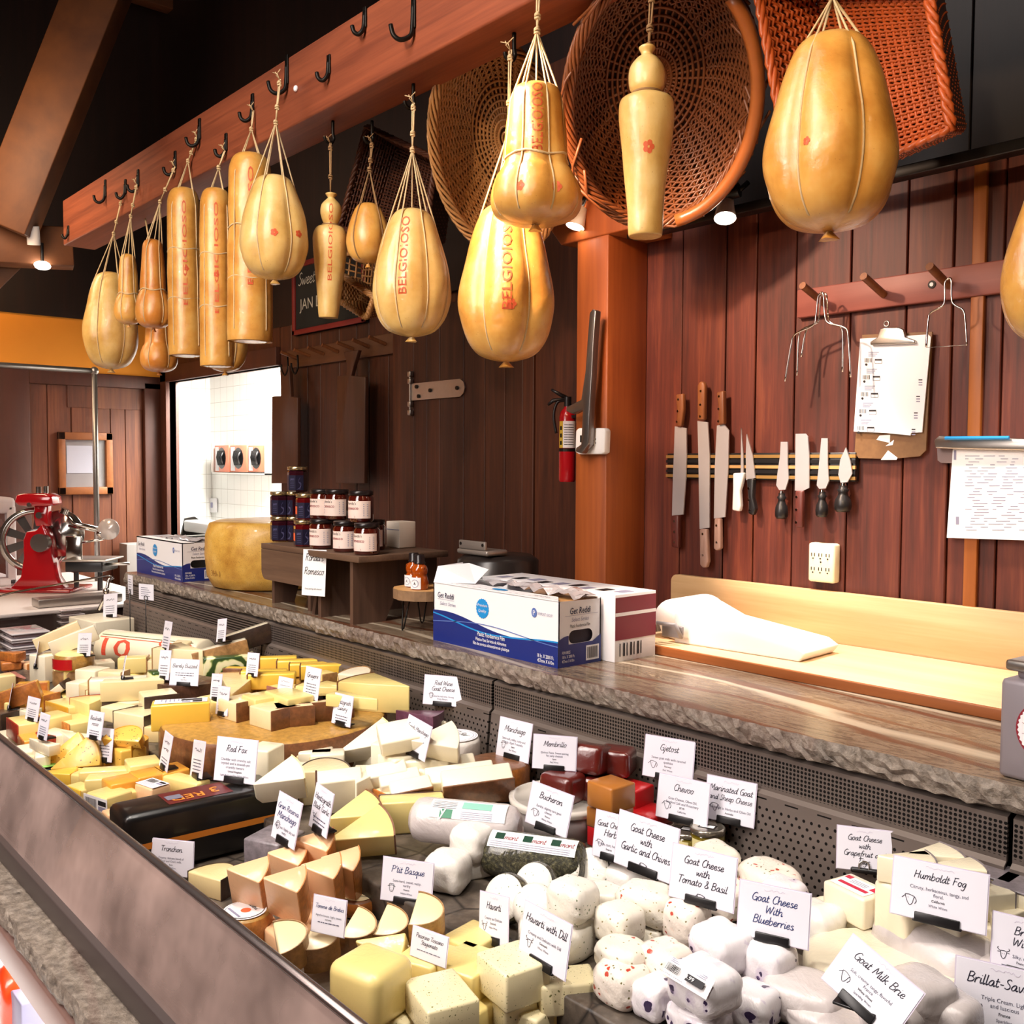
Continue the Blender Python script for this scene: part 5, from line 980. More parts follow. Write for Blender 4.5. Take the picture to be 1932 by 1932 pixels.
m = MB(); a, b = onY(398, 836, YT-.1), onY(500, 896, YT-.1); m.box((a.x, YT-.1, b.z), (b.x, YT, b.z+.01)); m.box((a.x, YT-.1, b.z), (a.x+.008, YT, a.z)); m.box((b.x-.008, YT-.1, b.z), (b.x, YT, a.z)); m.build('rack', M_clear, t)
for k, (ua, ub) in enumerate(((405, 432), (434, 466), (468, 499))):
    p, q = onY(ua, 838, YT-.09), onY(ub, 894, YT-.09); m = MB(); m.box((p.x, YT-.09, q.z+.012), (q.x, YT-.01, p.z-.01), 0, .002)
    w, h = q.x-p.x, p.z-q.z; G = basis((p.x, YT-.0905, q.z), (1, 0, 0), (0, 0, 1)); rect(m, .01, .02, w*.3, h*.9, 2, G); m.add([G@Vector((w*.5+w*.3*cos(j*pi/8), h*.52+h*.36*sin(j*pi/8), .0006)) for j in range(16)], [tuple(range(16))], 1)
    for j in range(5): m.tube([G@Vector((w*(.35+.07*j), h*.3, .004)), G@Vector((w*(.4+.05*j), h*.55, .02)), G@Vector((w*(.33+.08*j), h*.75, .004))], .012, 6, 1)
    m.build('glove_box', [M_salmon, M_bgrip, M_white], label=['glove box at the left of the clear wall rack', 'glove box in the middle of the clear wall rack', 'glove box at the right of the clear wall rack'][k], category='box', group='glove boxes in the wall rack')
t = empty('switch_plate', 'white plate with three switches on the tiled wall', 'switch'); m = MB(); PP(m, [(370, 940), (408, 940), (408, 967), (370, 967)], YT-.008, .008, k=I, bev=.002); m.build('plate', M_white, t)
for u in (377, 389, 400): p = onY(u, 953, YT-.01); MB().box((p.x-.006, YT-.02, p.z-.02), (p.x+.006, YT-.006, p.z+.02), 0, .002).build('toggle', M_greyink, t)
t = empty('wrap_cutter', 'white roll cutter with dark ends behind the cheese wheel in the wash room', 'dispenser'); p, q = onY(368, 985, 2.9), onY(495, 982, 2.9); MB().box((p.x+.03, 2.8, p.z-.06), (q.x-.02, 2.98, p.z+.02), 0, .015).build('roll_housing', M_wgrip, t)
for x in (p.x, q.x): MB().prism([(0, 0), (.2, 0), (.2, .06), (.1, .13), (.03, .12)], 0, .02, M=basis((x, 2.79, p.z-.09), (0, 1, 0), (0, 0, 1))).build('side_bracket', M_bolt, t)
MB().box((p.x-.2, 2.6, .0), (q.x+.3, 3.19, p.z-.095), 0, .005).build('wash_counter', M_steel, label='steel counter in the wash room under the roll cutter', category='counter')
# ---- slicer, its counter, glass partition
MB().box((-5.75, -.6, 0), (-4.35, 1.72, .965), 0, .004).box((-5.78, -.62, .965), (-4.33, 1.75, .982), 1, .004).build('service_counter', [M_darktimber, flat('white_counter_top', '#e6e0dc', .4)], label='service counter with a pale top under the red slicer', category='counter')
O = onX(88, 1112, -5.0); O.z = .983; PX = 1/393.0
t = empty('meat_slicer', 'red flywheel slicer with chrome knobs standing on the pale counter', 'slicer', O); B0 = basis((0, 0, 0), _rh, _fh, (0, 0, 1)); L = lambda x, y, z: B0@Vector((x*PX, z*PX, (1112-y)*PX) if 0 else ((x-88)*PX, z*PX, (1112-y)*PX))
M_red = flat('glossy_red_enamel', '#a5121a', .15, coat=1); M_silver = flat('silver_disc', '#b9b3ae', .18, .95)
m = MB(); 
def rr(pts, y0, y1, mi=0, bev=.006): 
    P = [((x-88)*PX, (1112-y)*PX) for x, y in pts]; P = P if sum(P[i][0]*P[(i+1) % len(P)][1]-P[(i+1) % len(P)][0]*P[i][1] for i in range(len(P))) > 0 else P[::-1]
    m.prism(P, -y1*PX, -y0*PX, mi, bev, M=B0@Matrix(((1, 0, 0, 0), (0, 0, -1, 0), (0, 1, 0, 0), (0, 0, 0, 1))))
rr([(20, 1112), (130, 1112), (112, 1085), (104, 1040), (100, 1010), (88, 985), (76, 998), (58, 1000), (52, 1015), (52, 1050), (46, 1085)], -14, 14); rr([(40, 945), (44, 931), (58, 928), (98, 928), (110, 934), (112, 950), (98, 952), (50, 952)], -22, 22, bev=.01); rr([(72, 950), (98, 950), (96, 972), (100, 990), (74, 990), (70, 972)], -10, 10)
rr([(0, 1112), (150, 1112), (150, 1106), (0, 1106)], -40, 60); m.build('red_stand', M_red, t)
C0 = L(60, 1018, 16); fw = MB(); Mf = basis(C0, (_rh+_fh*.35).normalized(), (0, 0, 1)); Rf = 62*PX
for k in range(48):
    a0, a1 = 2*pi*k/48, 2*pi*(k+1)/48; fw.add([Mf@Vector((r_*cos(a), r_*sin(a), z)) for a, r_, z in ((a0, Rf, .01), (a1, Rf, .01), (a1, Rf*.8, .012), (a0, Rf*.8, .012), (a0, Rf, -.02), (a1, Rf, -.02), (a0, Rf*.8, -.01), (a1, Rf*.8, -.01))], [(0, 1, 2, 3), (0, 4, 5, 1), (3, 2, 7, 6)], 0, True)
for k in range(9):
    a = 2*pi*k/9; fw.add([Mf@Vector((r_*cos(a+d), r_*sin(a+d), 0)) for r_, d in ((Rf*.2, -.5), (Rf*.82, -.16), (Rf*.82, .16), (Rf*.2, .5))], [(0, 1, 2, 3)], 0)
fw.build('flywheel', M_silver, t)
for a_, b_, r_ in ((L(88, 1020, -26), L(88, 1020, -12), 17), (L(84, 969, -18), L(84, 969, -8), 6), (L(70, 949, -26), L(70, 949, -18), 4), (L(76, 930, 0), L(76, 916, 0), 5), (L(88, 930, 4), L(88, 915, 4), 4.5)): MB().cyl(a_, b_, r_*PX, 24).build('chrome_knob', M_silver, t)
m = MB(); m.lathe([(40*PX, 0), (44*PX, .004), (44*PX, .012), (0, .02)], 40, M=basis(L(108, 1005, 24), _rh, (0, 0, 1)), cap=False); m.build('cutting_disc', M_silver, t)
m = MB(); m.tube([L(120, 958, 5), L(140, 985, 5), L(190, 996, 0)], .011, 8); m.tube([L(128, 990, 8), L(188, 1000, 4)], .007, 8); m.tube([L(150, 1022, 8), L(196, 1014, 4)], .006, 8); m.cyl(L(122, 966, 0), L(126, 957, 0), .02, 12); m.sphere(L(192, 1003, 2), .024); m.box((0, 0, 0), (.08, .012, .16), 0, .006, M=B0@T((124-88)*PX, .0, (1112-1072)*PX)); m.build('feed_arm', M_chrome, t)
m = MB(); m.lathe([(20*PX, 0), (20*PX, .006), (0, .008)], 28, M=basis(L(209, 995, -4), _rh, (0, 0, 1)), cap=True); m.build('round_guard', flat('frosted_disc', '#cfc4bf', .2, .2), t)
m = MB(); m.box((0, -.05, 0), (70*PX, .14, .05), 0, .006, M=B0@T((132-88)*PX, 0, (1112-1075)*PX)); m.box((-.01, -.06, .05), (78*PX, .16, .06), 1, .003, M=B0@T((132-88)*PX, 0, (1112-1075)*PX)); m.tube([L(196, 1062, 0), L(245, 1060, 0)], .007, 8, 1)
for k in (140, 185): m.cyl(L(k, 1112, 10), L(k, 1074, 10), .012, 10)
m.build('carriage', [M_bgrip, M_steel], t)
t = empty('glass_partition', 'clear partition pane in a slim grey metal tube frame behind the slicer', 'partition', (0, 0, 0)); a = onX(178, 700, -5.25); b = onX(0, 690, -5.25)
MB().tube([(-5.25, a.y, .983), (-5.25, a.y, a.z)], .014, 10).tube([(-5.25, a.y+.005, a.z), (-5.25, .2, a.z)], .014, 10).sphere((-5.25, a.y, a.z), .022).build('tube_frame', flat('galvanised_tube', '#8f8a86', .35, .8), t); MB().add([(-5.25, a.y-.01, .985), (-5.25, .2, .985), (-5.25, .2, a.z-.01), (-5.25, a.y-.01, a.z-.01)], [(0, 1, 2, 3)]).build('glass_pane', M_glass2, t)
t = empty('deli_case', 'white framed deli case at the left edge behind the flywheel', 'case', (0, 0, .983)); m = MB(); p = onX(44, 930, -5.55)
m.box((-5.72, .3, .36), (-5.3, p.y-.1, .44), 0, .02); m.box((-5.72, .3, 0), (-5.3, p.y-.1, .04), 0, .01); m.box((-5.72, p.y-.14, 0), (-5.66, p.y-.1, .4), 0, .005); m.box((-5.36, p.y-.14, 0), (-5.3, p.y-.1, .4), 0, .01); m.box((-5.7, .3, .04), (-5.68, p.y-.1, .36), 0); m.build('case_frame', M_white, t); MB().add([(-5.31, .3, .04), (-5.31, p.y-.11, .04), (-5.31, p.y-.11, .37), (-5.31, .3, .37)], [(0, 1, 2, 3)]).build('glass_pane', M_glass2, t)
MB().box((-5.0, .75, .984), (-4.6, 1.0, .99), 0).build('paper_sheet', M_paper, label='loose white paper on the service counter below the flywheel', category='paper')
MB().box((-4.5, 1.2, .984), (-4.4, 1.55, 1.02), 0, .004).build('steel_tray', M_steel, label='low steel tray on the service counter right of the slicer', category='tray')
MB().box((-6.18, 2.46-.3, .0), (-6.05, 2.40, 1.1), 0, .004).build('grey_cabinet', flat('grey_panel', '#8d8783', .5), label='plain grey cabinet end beside the far door frame', category='cabinet')
# ================================================================== the cheeses in the case
import numpy as np
def cheese_mat(name, col, var=.07, rough=.42, coat=.75, crinkle=.55, sss=0, specks=None, rind=False, cs=26):
    t = NT(name); v = t.coord(); n = t.noise(v, 22, 4); c0 = lin(col)
    c = t.mix(n, tuple(min(1, x*(1-var)) for x in c0[:3]), tuple(min(1, x*(1+var)) for x in c0[:3]))
    bn = None
    if rind:
        n2 = t.noise(v, 70, 5, .65); c = t.mix(t.ramp(n2, [(.35, '#000000'), (.7, '#ffffff')]), tuple(x*.55 for x in c0[:3]), c); bn = t.bump(n2, .4, .003)
    for (scale, thr, sc, halo) in specks or ():
        vo = t.n('ShaderNodeTexVoronoi', i_Scale=scale); wv = t.n('ShaderNodeVectorMath', operation='ADD'); nn = t.n('ShaderNodeTexNoise', i_Scale=scale*.9, i_Detail=2); t.l(v, nn.inputs['Vector'])
        sc2 = t.n('ShaderNodeVectorMath', operation='SCALE'); t.l(nn.outputs['Color'], sc2.inputs[0]); sc2.inputs['Scale'].default_value = .9/scale; t.l(v, wv.inputs[0]); t.l(sc2.outputs[0], wv.inputs[1]); t.l(wv.outputs[0], vo.inputs[0])
        rnd = t.n('ShaderNodeSeparateXYZ'); t.l(vo.outputs['Color'], rnd.inputs[0]); on = t.math('LESS_THAN', rnd.outputs[0], thr)
        if halo:
            h = t.math('MULTIPLY', t.ramp(vo.outputs['Distance'], [(.15, '#ffffff'), (.75, '#000000')]), on); c = t.mix(t.math('MULTIPLY', h, .55), c, halo)
        s = t.math('MULTIPLY', t.math('LESS_THAN', vo.outputs['Distance'], .32), on); c = t.mix(s, c, sc)
    cn = t.bump(t.noise(v, cs, 5, .7, 1.2), crinkle, .004) if crinkle else None
    if crinkle >= .6 and bn is None: bn = t.bump(t.noise(v, 16, 4, .6, 1.5), .5, .006)
    t.bsdf(c, rough, 0, coat, bn, coatn=cn, coatr=.05); return t.m
CM = {k: cheese_mat('cheese_'+k, *a) for k, a in {'cream': ('#efdcae',), 'pale': ('#f3e8cb',), 'white': ('#f3eee0',), 'ivory': ('#f0e6cc',), 'butter': ('#f0d98c',), 'yellow': ('#efc348',), 'gold': ('#e3a534',), 'orange': ('#eda43a',), 'peach': ('#f0c092',), 'straw': ('#e8d29a',), 'smoke': ('#d9b070',)}.items()}
CM.update({k: cheese_mat('rind_'+k, c, .12, .5, .6, .5, rind=True) for k, c in {'tan': '#b98a55', 'brown': '#8a5631', 'dark': '#3e2a20', 'bark': '#5c4634', 'rust': '#c9772f', 'red': '#b5371f', 'pink': '#b9776a', 'grey': '#8c8288', 'choc': '#53301e', 'purple': '#6b3a52', 'orange_rind': '#d88a3e', 'ochre': '#c99746'}.items()})
CM['herb'] = cheese_mat('cheese_herb', '#efe2b6', specks=[(420, .16, '#a39a62', None), (240, .05, '#77733f', None)])
CM['cumin'] = cheese_mat('cheese_cumin', '#e9b850', specks=[(210, .10, '#7a4a18', None)])
CM['goat'] = cheese_mat('goat_white', '#ece6da', .03, .5, .8, .6, specks=[(260, .10, '#6f7a58', None)])
CM['plain'] = cheese_mat('goat_plain', '#ebe6de', .03, .5, .8, .7)
CM['tomato'] = cheese_mat('goat_tomato', '#ebe0d4', .05, .5, .8, .6, specks=[(95, .16, '#b5351c', '#efc4ac'), (230, .08, '#6f6a3a', None)])
CM['berry'] = cheese_mat('goat_berry', '#ebe5e8', .03, .5, .8, .6, specks=[(115, .10, '#33204a', '#a88fbc'), (62, .13, '#2e1c44', '#a48bb9')])
CM['garlic'] = cheese_mat('goat_garlic', '#ece5d6', .04, .5, .8, .6, specks=[(230, .10, '#9a8a58', None), (110, .03, '#b0452c', None)])
CM['sage'] = None
def sage():
    t = NT('cheese_sage'); v = t.coord(); w = t.n('ShaderNodeTexWave', wave_type='RINGS', i_Scale=9, i_Distortion=7, i_Detail=3, i_Detail_Scale=1.5); t.l(v, w.inputs[0])
    c = t.ramp(w.outputs['Fac'], [(.25, '#2f4a22'), (.42, '#7d8f45'), (.6, '#e2dfa8'), (.9, '#eee6ba')]); t.bsdf(c, .4, 0, .8, coatn=t.bump(t.noise(v, 26, 4), .35, .004)); return t.m
CM['sage'] = sage()
def herbcoat():
    t = NT('herb_coat'); v = t.coord(); n = t.noise(v, 160, 4, .7); c = t.ramp(n, [(.35, '#1c1a10'), (.52, '#3f3c26'), (.66, '#6f6a4a'), (.78, '#a79e78')]); t.bsdf(c, .6, 0, .7, t.bump(n, .8, .004), coatn=t.bump(t.noise(v, 20, 4), .5, .004)); return t.m
CM['herbcoat'] = herbcoat()
CM['quince'] = cheese_mat('quince', '#5e1a14', .15, .3, 1, .4); CM['caramel'] = cheese_mat('caramel', '#b5712e', .06, .4, .5, .2); CM['redpack'] = cheese_mat('redpack', '#c4161c', .06, .35, .6, .3); CM['black'] = cheese_mat('black', '#0c0a0b', .2, .35, .25, .1)
CM['white_card'] = M_white; CM['paper'] = cheese_mat('wrap_paper', '#e9dcc2', .05, .6, .2, .8, cs=40); CM['tanpaper'] = cheese_mat('tan_paper', '#c9a274', .08, .65, .1, .7); CM['greywrap'] = cheese_mat('grey_wrap', '#cfc6c4', .08, .35, 1, .9, cs=34)
# --- shapes (local, base z=0): lists of (part, MB, material)
def sh_B(w, d, h, b, r, s):
    m = MB().box((-w/2, -d/2, 0), (w/2, d/2, h), 0, min(.004, .18*h)); out = [('body', m, b)]
    for q in (s or '').split():
        k = MB(); e = .0012; t = .003
        if q == 'x+': k.box((w/2-t, -d/2-e, -e*0), (w/2+e, d/2+e, h+e), 0, .002)
        elif q == 'x-': k.box((-w/2-e, -d/2-e, 0), (-w/2+t, d/2+e, h+e), 0, .002)
        elif q == 'y-': k.box((-w/2-e, -d/2-e, 0), (w/2+e, -d/2+t, h+e), 0, .002)
        elif q == 'y+': k.box((-w/2-e, d/2-t, 0), (w/2+e, d/2+e, h+e), 0, .002)
        elif q == 't': k.box((-w/2-e, -d/2-e, h-t), (w/2+e, d/2+e, h+e), 0, .002)
        elif q == 'b': k.box((-w/2-e, -d/2-e, 0), (w/2+e, d/2+e, t), 0, .002)
        out.append(('rind', k, r))
    return out
def arc_pts(w, d, n=10, k=1, off=0):
    a = math.asin(min(.99, d/2/w)); return [(w*k*cos(q)-w/2, w*k*sin(q)) for q in [-a+2*a*i/n for i in range(n+1)]]
def sh_W(w, d, h, b, r, s):
    P = [(-w/2, -.002), *arc_pts(w, d), (-w/2, .002)]; out = [('body', MB().prism(P, 0, h, 0, min(.003, h*.1)), b)]
    if r:
        A, O = arc_pts(w, d, 10, .985), arc_pts(w, d, 10, 1.012); out.append(('rind', MB().prism(O+A[::-1], 0, h+.001, 0), r))
        if s and 't' in s: out.append(('rind', MB().prism([(x*.99, y*.99) for x, y in P], h-.001, h+.0015, 0), r))
        if s and 'b' in s: out.append(('rind', MB().prism([(x*1.0, y*1.01) for x, y in P], -.0005, .003, 0), r))
    return out
def sh_H(w, d, h, b, r, s):
    n = 18; P = [(w/2*cos(pi*i/n), d*sin(pi*i/n)-d/2) for i in range(n+1)]; out = [('body', MB().prism(P, 0, h, 0, min(.003, h*.1)), b)]
    if r:
        O = [(x*1.012, (y+d/2)*1.012-d/2) for x, y in P]; A = [(x*.975, (y+d/2)*.975-d/2) for x, y in P]; out.append(('rind', MB().prism(O+A[::-1], 0, h+.001, 0, smooth_side=False), r))
        if s and 't' in s: out.append(('rind', MB().prism([(x*1.0, y) for x, y in P], h-.001, h+.002, 0), r))
    return out
def sh_D(w, d, h, b, r, s):
    e = min(.012, h*.3); R = w/2; k = d/w; Mk = Matrix.Diagonal((1, k, 1, 1))
    out = [('body', MB().lathe([(0, 0), (R-e, 0), (R-.3*e, .3*e), (R, e), (R, h-e), (R-.3*e, h-.3*e), (R-e, h), (0, h)], 36, 0, cap=False, M=Mk), b)]
    if r: out.append(('rind', MB().lathe([(R*1.004-.3*e, .3*e), (R*1.006, e), (R*1.006, h-e), (R*1.004-.3*e, h-.3*e)], 36, 0, cap=False, M=Mk), r))
    return out
def sh_L(w, d, h, b, r, s):
    R = d/2; e = R*.25; M = T(0, 0, h/2)@RY(pi/2)@Matrix.Diagonal((h/d, 1, 1, 1))
    out = [('body', MB().lathe([(0, -w/2), (R-e, -w/2), (R, -w/2+e), (R, w/2-e), (R-e, w/2), (0, w/2)], 28, 0, cap=False, M=M), b)]
    if r: out.append(('rind', MB().lathe([(R*1.01, -w/2+e*.6), (R*1.01, w/2-e*.6)], 28, 0, cap=False, M=M), r))
    return out
def sh_G(w, d, h, b, r, s):
    rn = random.Random(int(w*1e4+d*3e4)+hash_(b)); bm = bmesh.new(); bmesh.ops.create_cube(bm, size=1); bmesh.ops.subdivide_edges(bm, edges=bm.edges[:], cuts=9, use_grid_fill=True)
    p = 3.6; ph = [rn.uniform(0, 6) for _ in range(6)]
    for v in bm.verts:
        x, y, z = v.co*2; k = (abs(x)**p+abs(y)**p+abs(z)**p)**(1/p); n = Vector((x, y, z))/k
        f = 1+.04*sin(4*n.x+ph[0])*cos(3.5*n.y+ph[1])+.016*sin(9*n.z+7*n.x+ph[2])+.010*sin(13*n.y+ph[3]+5*n.z)+.006*sin(29*n.x+17*n.z+ph[4])
        v.co = Vector((n.x*w/2*f, n.y*d/2*f, max(-.93, n.z*f)*h/2))
    m = MB().frombm(bm, 0, True); lo, _ = m.bb(); m.xf(T(0, 0, -lo[2])); return [('body', m, b)]
def hash_(s): return sum(ord(c)*(i+1) for i, c in enumerate(s))
def sh_R(w, d, h, b, r, s):
    return [('body', MB().box((-w/2, -d/2, 0), (w/2, d/2, h), 0, .22*min(w, d, h), seg=4), b)]
SH = dict(R=sh_R, B=sh_B, W=sh_W, H=sh_H, D=sh_D, L=sh_L, G=sh_G)
# --- height field of the pile
GX0, GY0, GS, NX, NY = -4.2, .45, .01, 520, 102
HF = np.full((NX, NY), -1.0); 
for j in range(NY):
    y = GY0+(j+.5)*GS; HF[:, j] = .838 if .52 < y < YS-.012 else (.898 if y < 1.412 and y >= YS-.012 else 1.3)
HF[:, :int((.555-GY0)/GS)] = 1.02
def hull(P):
    P = sorted(set((round(a, 4), round(b, 4)) for a, b in P)); 
    def half(Q):
        o = []
        for p in Q:
            while len(o) > 1 and (o[-1][0]-o[-2][0])*(p[1]-o[-2][1])-(o[-1][1]-o[-2][1])*(p[0]-o[-2][0]) <= 0: o.pop()
            o.append(p)
        return o[:-1]
    return half(P)+half(P[::-1])
def raster(H, ox, oy, k=1):
    xs = [p[0]*k+ox for p in H]; ys = [p[1]*k+oy for p in H]
    i0, i1 = max(0, int((min(xs)-GX0)/GS)), min(NX, int((max(xs)-GX0)/GS)+1); j0, j1 = max(0, int((min(ys)-GY0)/GS)), min(NY, int((max(ys)-GY0)/GS)+1)
    if i1 <= i0 or j1 <= j0: return None
    X = GX0+(np.arange(i0, i1)+.5)*GS; Y = GY0+(np.arange(j0, j1)+.5)*GS; XX, YY = np.meshgrid(X, Y, indexing='ij'); ok = np.ones(XX.shape, bool); n = len(H)
    for a in range(n):
        b = (a+1) % n; ok &= (xs[b]-xs[a])*(YY-ys[a])-(ys[b]-ys[a])*(XX-xs[a]) >= -1e-9
    if not ok.any(): ok[ok.shape[0]//2, ok.shape[1]//2] = True
    return (slice(i0, i1), slice(j0, j1)), ok
PLACED = []
def deck(y): return .838 if y < YS-.012 else .898
def drop(parts, u, v, yaw, rx=0, ry=0, name='cheese', label='', cat='cheese', group=None, zfix=None, top=.9, z=0, tw=0, az=0):
    R = RZ(radians(az))@Matrix.Rotation(radians(tw), 4, _rh)@RZ(radians(yaw))@RX(radians(rx))@RY(radians(ry)); allv = [R@Vector(p) for _, m, _ in parts for p in m.v]
    lo = [min(p[i] for p in allv) for i in range(3)]; hi = [max(p[i] for p in allv) for i in range(3)]
    cx, cy = (lo[0]+hi[0])/2, (lo[1]+hi[1])/2; hz = hi[2]-lo[2]; d = ray(u, v); at = lambda b: CAM+d*((b+hz/2-CH)/d.z)
    if zfix is not None: base = zfix; q = at(base)
    else:
        base = .898+z/100; q = at(base)
        if q.y < YS-.012: base = .838+z/100; q = at(base)
    hy = (hi[1]-lo[1])/2
    if q.y+hy > 1.405 and base+hz*.5 < 1.0: q.y = 1.405-hy
    if q.y-hy < .562 and base < .99: q.y = .562+hy
    M = T(q.x-cx, q.y-cy, base-lo[2])@R; Hl = hull([(p.x-cx, p.y-cy) for p in allv]); r = raster(Hl, q.x, q.y, .95)
    if r is not None: sub = HF[r[0]]; sub[r[1]] = np.maximum(sub[r[1]], base+hz*top)
    root = None
    for i, (nm, m, mt) in enumerate(parts):
        mats = [CM[x] if isinstance(x, str) else x for x in (mt if isinstance(mt, (list, tuple)) else [mt])]
        if root is None:
            root = m.build(name, mats); root.matrix_world = M; root['label'] = label; root['category'] = cat
            if group: root['group'] = group
        else: m.build(nm, mats, root)
    return root
def sticker(w, h, mats=None, lines=5, bar=True, at=None, seed=1):
    """price label: white with black print, in the local XY plane at matrix 'at'"""
    m = MB(); r = random.Random(seed); at = at or Matrix(); m.box((-w/2, -h/2, 0), (w/2, h/2, .0006), 0, 0, at); F = at@T(0, 0, .0009)
    if bar:
        x = -w*.42
        while x < w*.05: q = r.uniform(.0006, .0018); rect(m, x, 0, x+q, h*.4, 1, F); x += q+.0012
        rect(m, w*.12, h*.22, w*.45, h*.4, 1, F); rect(m, w*.13, h*.02, w*.44, h*.18, 2, F)
    for k in range(lines): y = -h*.06-k*h*.4/lines; rect(m, -w*.4, y, w*r.uniform(.0, .4), y+h*.025, 2, F)
    return ('price_label', m, [M_white, M_black_ink, M_greyink])
ZL = {}
def _z(s):
    for q in s.split(): k, c = q.split('='); u, v = k.split(','); ZL[(int(u), int(v))] = float(c)
_z("""112,1202=9 142,1209=9 140,1245=6 24,1256=4 26,1238=3 175,1277=2 216,1280=3 253,1253=5 282,1250=5 172,1302=1 222,1292=4 252,1300=5 254,1327=1 299,1325=4 265,1362=1 110,1302=4 36,1312=4 62,1305=4 100,1335=2 128,1339=4 178,1342=3 46,1345=2 48,1374=3 100,1364=3.5 142,1372=2
340,1372=1 342,1347=7 299,1287=5 432,1256=5 330,1250=5 334,1226=8 372,1243=6 392,1222=5 416,1232=8 464,1226=6 462,1206=10 457,1306=6
448,1270=9 524,1250=9.5 560,1256=9.5 584,1262=9.5 608,1266=9.5 497,1276=9.5 512,1283=9.5 613,1282=9 540,1306=8.6 595,1307=8.6 630,1303=8.6 702,1313=8.6 664,1285=9 676,1275=12.5 460,1334=8.6 410,1330=8 519,1349=8.6 553,1347=8.6 586,1338=8.6 628,1331=8.6 660,1324=13 494,1320=12 545,1316=12.5
246,1418=4 236,1392=9 52,1420=3 68,1436=2 88,1424=2 85,1408=7 122,1418=3 147,1424=3 92,1454=2 170,1450=2 203,1462=5 216,1477=5 270,1450=6 228,1486=6 278,1473=6 322,1464=6 236,1505=5 352,1482=6 206,1521=3 288,1497=5.5 152,1497=3 216,1553=3 115,1468=3 142,1463=3 166,1470=3
500,1442=2 532,1475=3 560,1437=2 596,1429=3 618,1433=3 590,1458=2 630,1394=1 700,1402=2 752,1344=4 862,1350=6 740,1369=1 752,1390=10.5 812,1376=4 832,1403=9 905,1400=3 800,1446=6 838,1455=3 868,1471=3 900,1482=3 730,1468=3 755,1483=2 775,1497=2 815,1520=1
893,1584=3 945,1575=2 1120,1482=6.4 1062,1484=6.4 1178,1468=6.4 1108,1430=10.5 1162,1435=10.5 1151,1540=5 1153,1498=9 1222,1543=3 1235,1495=4
1142,1692=4 1083,1694=5.5 1222,1702=4 1170,1740=3 1352,1616=4 1452,1662=2 1296,1735=3 1175,1800=3 1256,1812=2 1478,1690=2 1545,1745=1 1362,1785=3 1452,1815=2 1330,1857=4
1570,1722=1 1617,1700=5 1765,1690=6 1775,1632=13 1725,1640=13 1815,1655=13 1885,1745=5 1885,1668=9 1920,1690=9 1865,1708=9 1735,1875=4 1690,1915=2 1790,1915=2 1890,1840=3
462,1745=1 483,1672=4 556,1640=2 608,1614=4 656,1650=2 620,1665=3 553,1690=4 797,1737=6 545,1785=2 600,1783=1 1068,1868=3 885,1838=3 700,1858=3.5 806,1826=3 728,1790=4 893,1790=3 832,1895=4 968,1840=5""")
NAMES = {'R': 'cheese_block', 'B': 'cheese_block', 'W': 'cheese_wedge', 'H': 'half_round_cheese', 'D': 'round_cheese', 'L': 'cheese_log', 'G': 'goat_cheese'}
SC = 1.0; WC = Vector((-2.2, 1.1)); G2 = 'cheese pieces on the big brown wheel'
def C(sh, u, v, w, d, h, yaw, body, rind=None, side=None, label='', rx=0, ry=0, grp=None, lab=None, name=None, **k):
    sc = k.pop('s', SC); w, d, h = w*sc, d*sc, h*(1+(sc-1)*.6); parts = SH[sh](w/100, d/100, h/100, body, rind, side); sup = k.pop('sup', 1); zz = ZL.get((u, v), 0)
    if lab:
        face, lw, lh = lab[:3]; mt = {'t': T(0, 0, h/100+.0012), 'y-': basis((0, -d/200-.0014, h/200), (1, 0, 0), (0, 0, 1)), 'x+': basis((w/200+.0014, 0, h/200), (0, 1, 0), (0, 0, 1))}[face]
        parts.append(sticker(lw/100, lh/100, at=mt@RZ(radians(lab[3] if len(lab) > 3 else 0)), seed=int(u)))
    k.pop('pct', 0); o = drop(parts, u, v, yaw, rx, ry, z=zz, name=name or NAMES[sh], label=label, group=grp, **k)
    if sup and zz >= 2.5 and grp != G2 and (Vector(o.matrix_world.translation[:2])-WC).length > .33: support(o, zz/100, body, grp, ' '.join(label.split()[:9]))
    return o
SUPN = [0]
def support(o, z, body, grp, short):
    c = o.matrix_world@(sum((Vector(b) for b in o.bound_box), Vector())/8); bb = [o.matrix_world@Vector(b) for b in o.bound_box]; lo = min(p.z for p in bb); y = min(max(c.y, .62), 1.36); b0 = deck(y); h = lo-b0-.001
    if h < .015: return
    w = max(.03, (max(p.x for p in bb)-min(p.x for p in bb))*.62); d = max(.03, (max(p.y for p in bb)-min(p.y for p in bb))*.62); w, d = min(w, .09), min(d, .09); SUPN[0] += 1; r = random.Random(SUPN[0])
    body = body if body in CM and body not in ('paper', 'tanpaper') else 'ivory'
    m = MB().box((-w/2, -d/2, 0), (w/2, d/2, h), 0, .005); q = m.build('buried_cheese', CM[body], loc=(c.x, y, b0), rz=r.uniform(-.3, .3)); q['label'] = 'lower piece of cheese buried under the '+short; q['category'] = 'cheese'
    if grp: q['group'] = grp
# ---- big supports first: (far left) --------------------------------------------------------------
G1 = 'cheeses at the far end of the case'; G2 = 'cheese pieces on the big brown wheel'; G3 = 'pale wedges in the middle of the case'; G4 = 'orange rinded wedges'; G5 = 'white goat cheeses at the right'; G6 = 'cheese blocks at the front corner'
C('B', 216, 1183, 22, 16, 9, 8, 'ivory', None, None, 'large squared off block of ivory cheese at the far end with a card on top', grp=G1, zfix=.90)
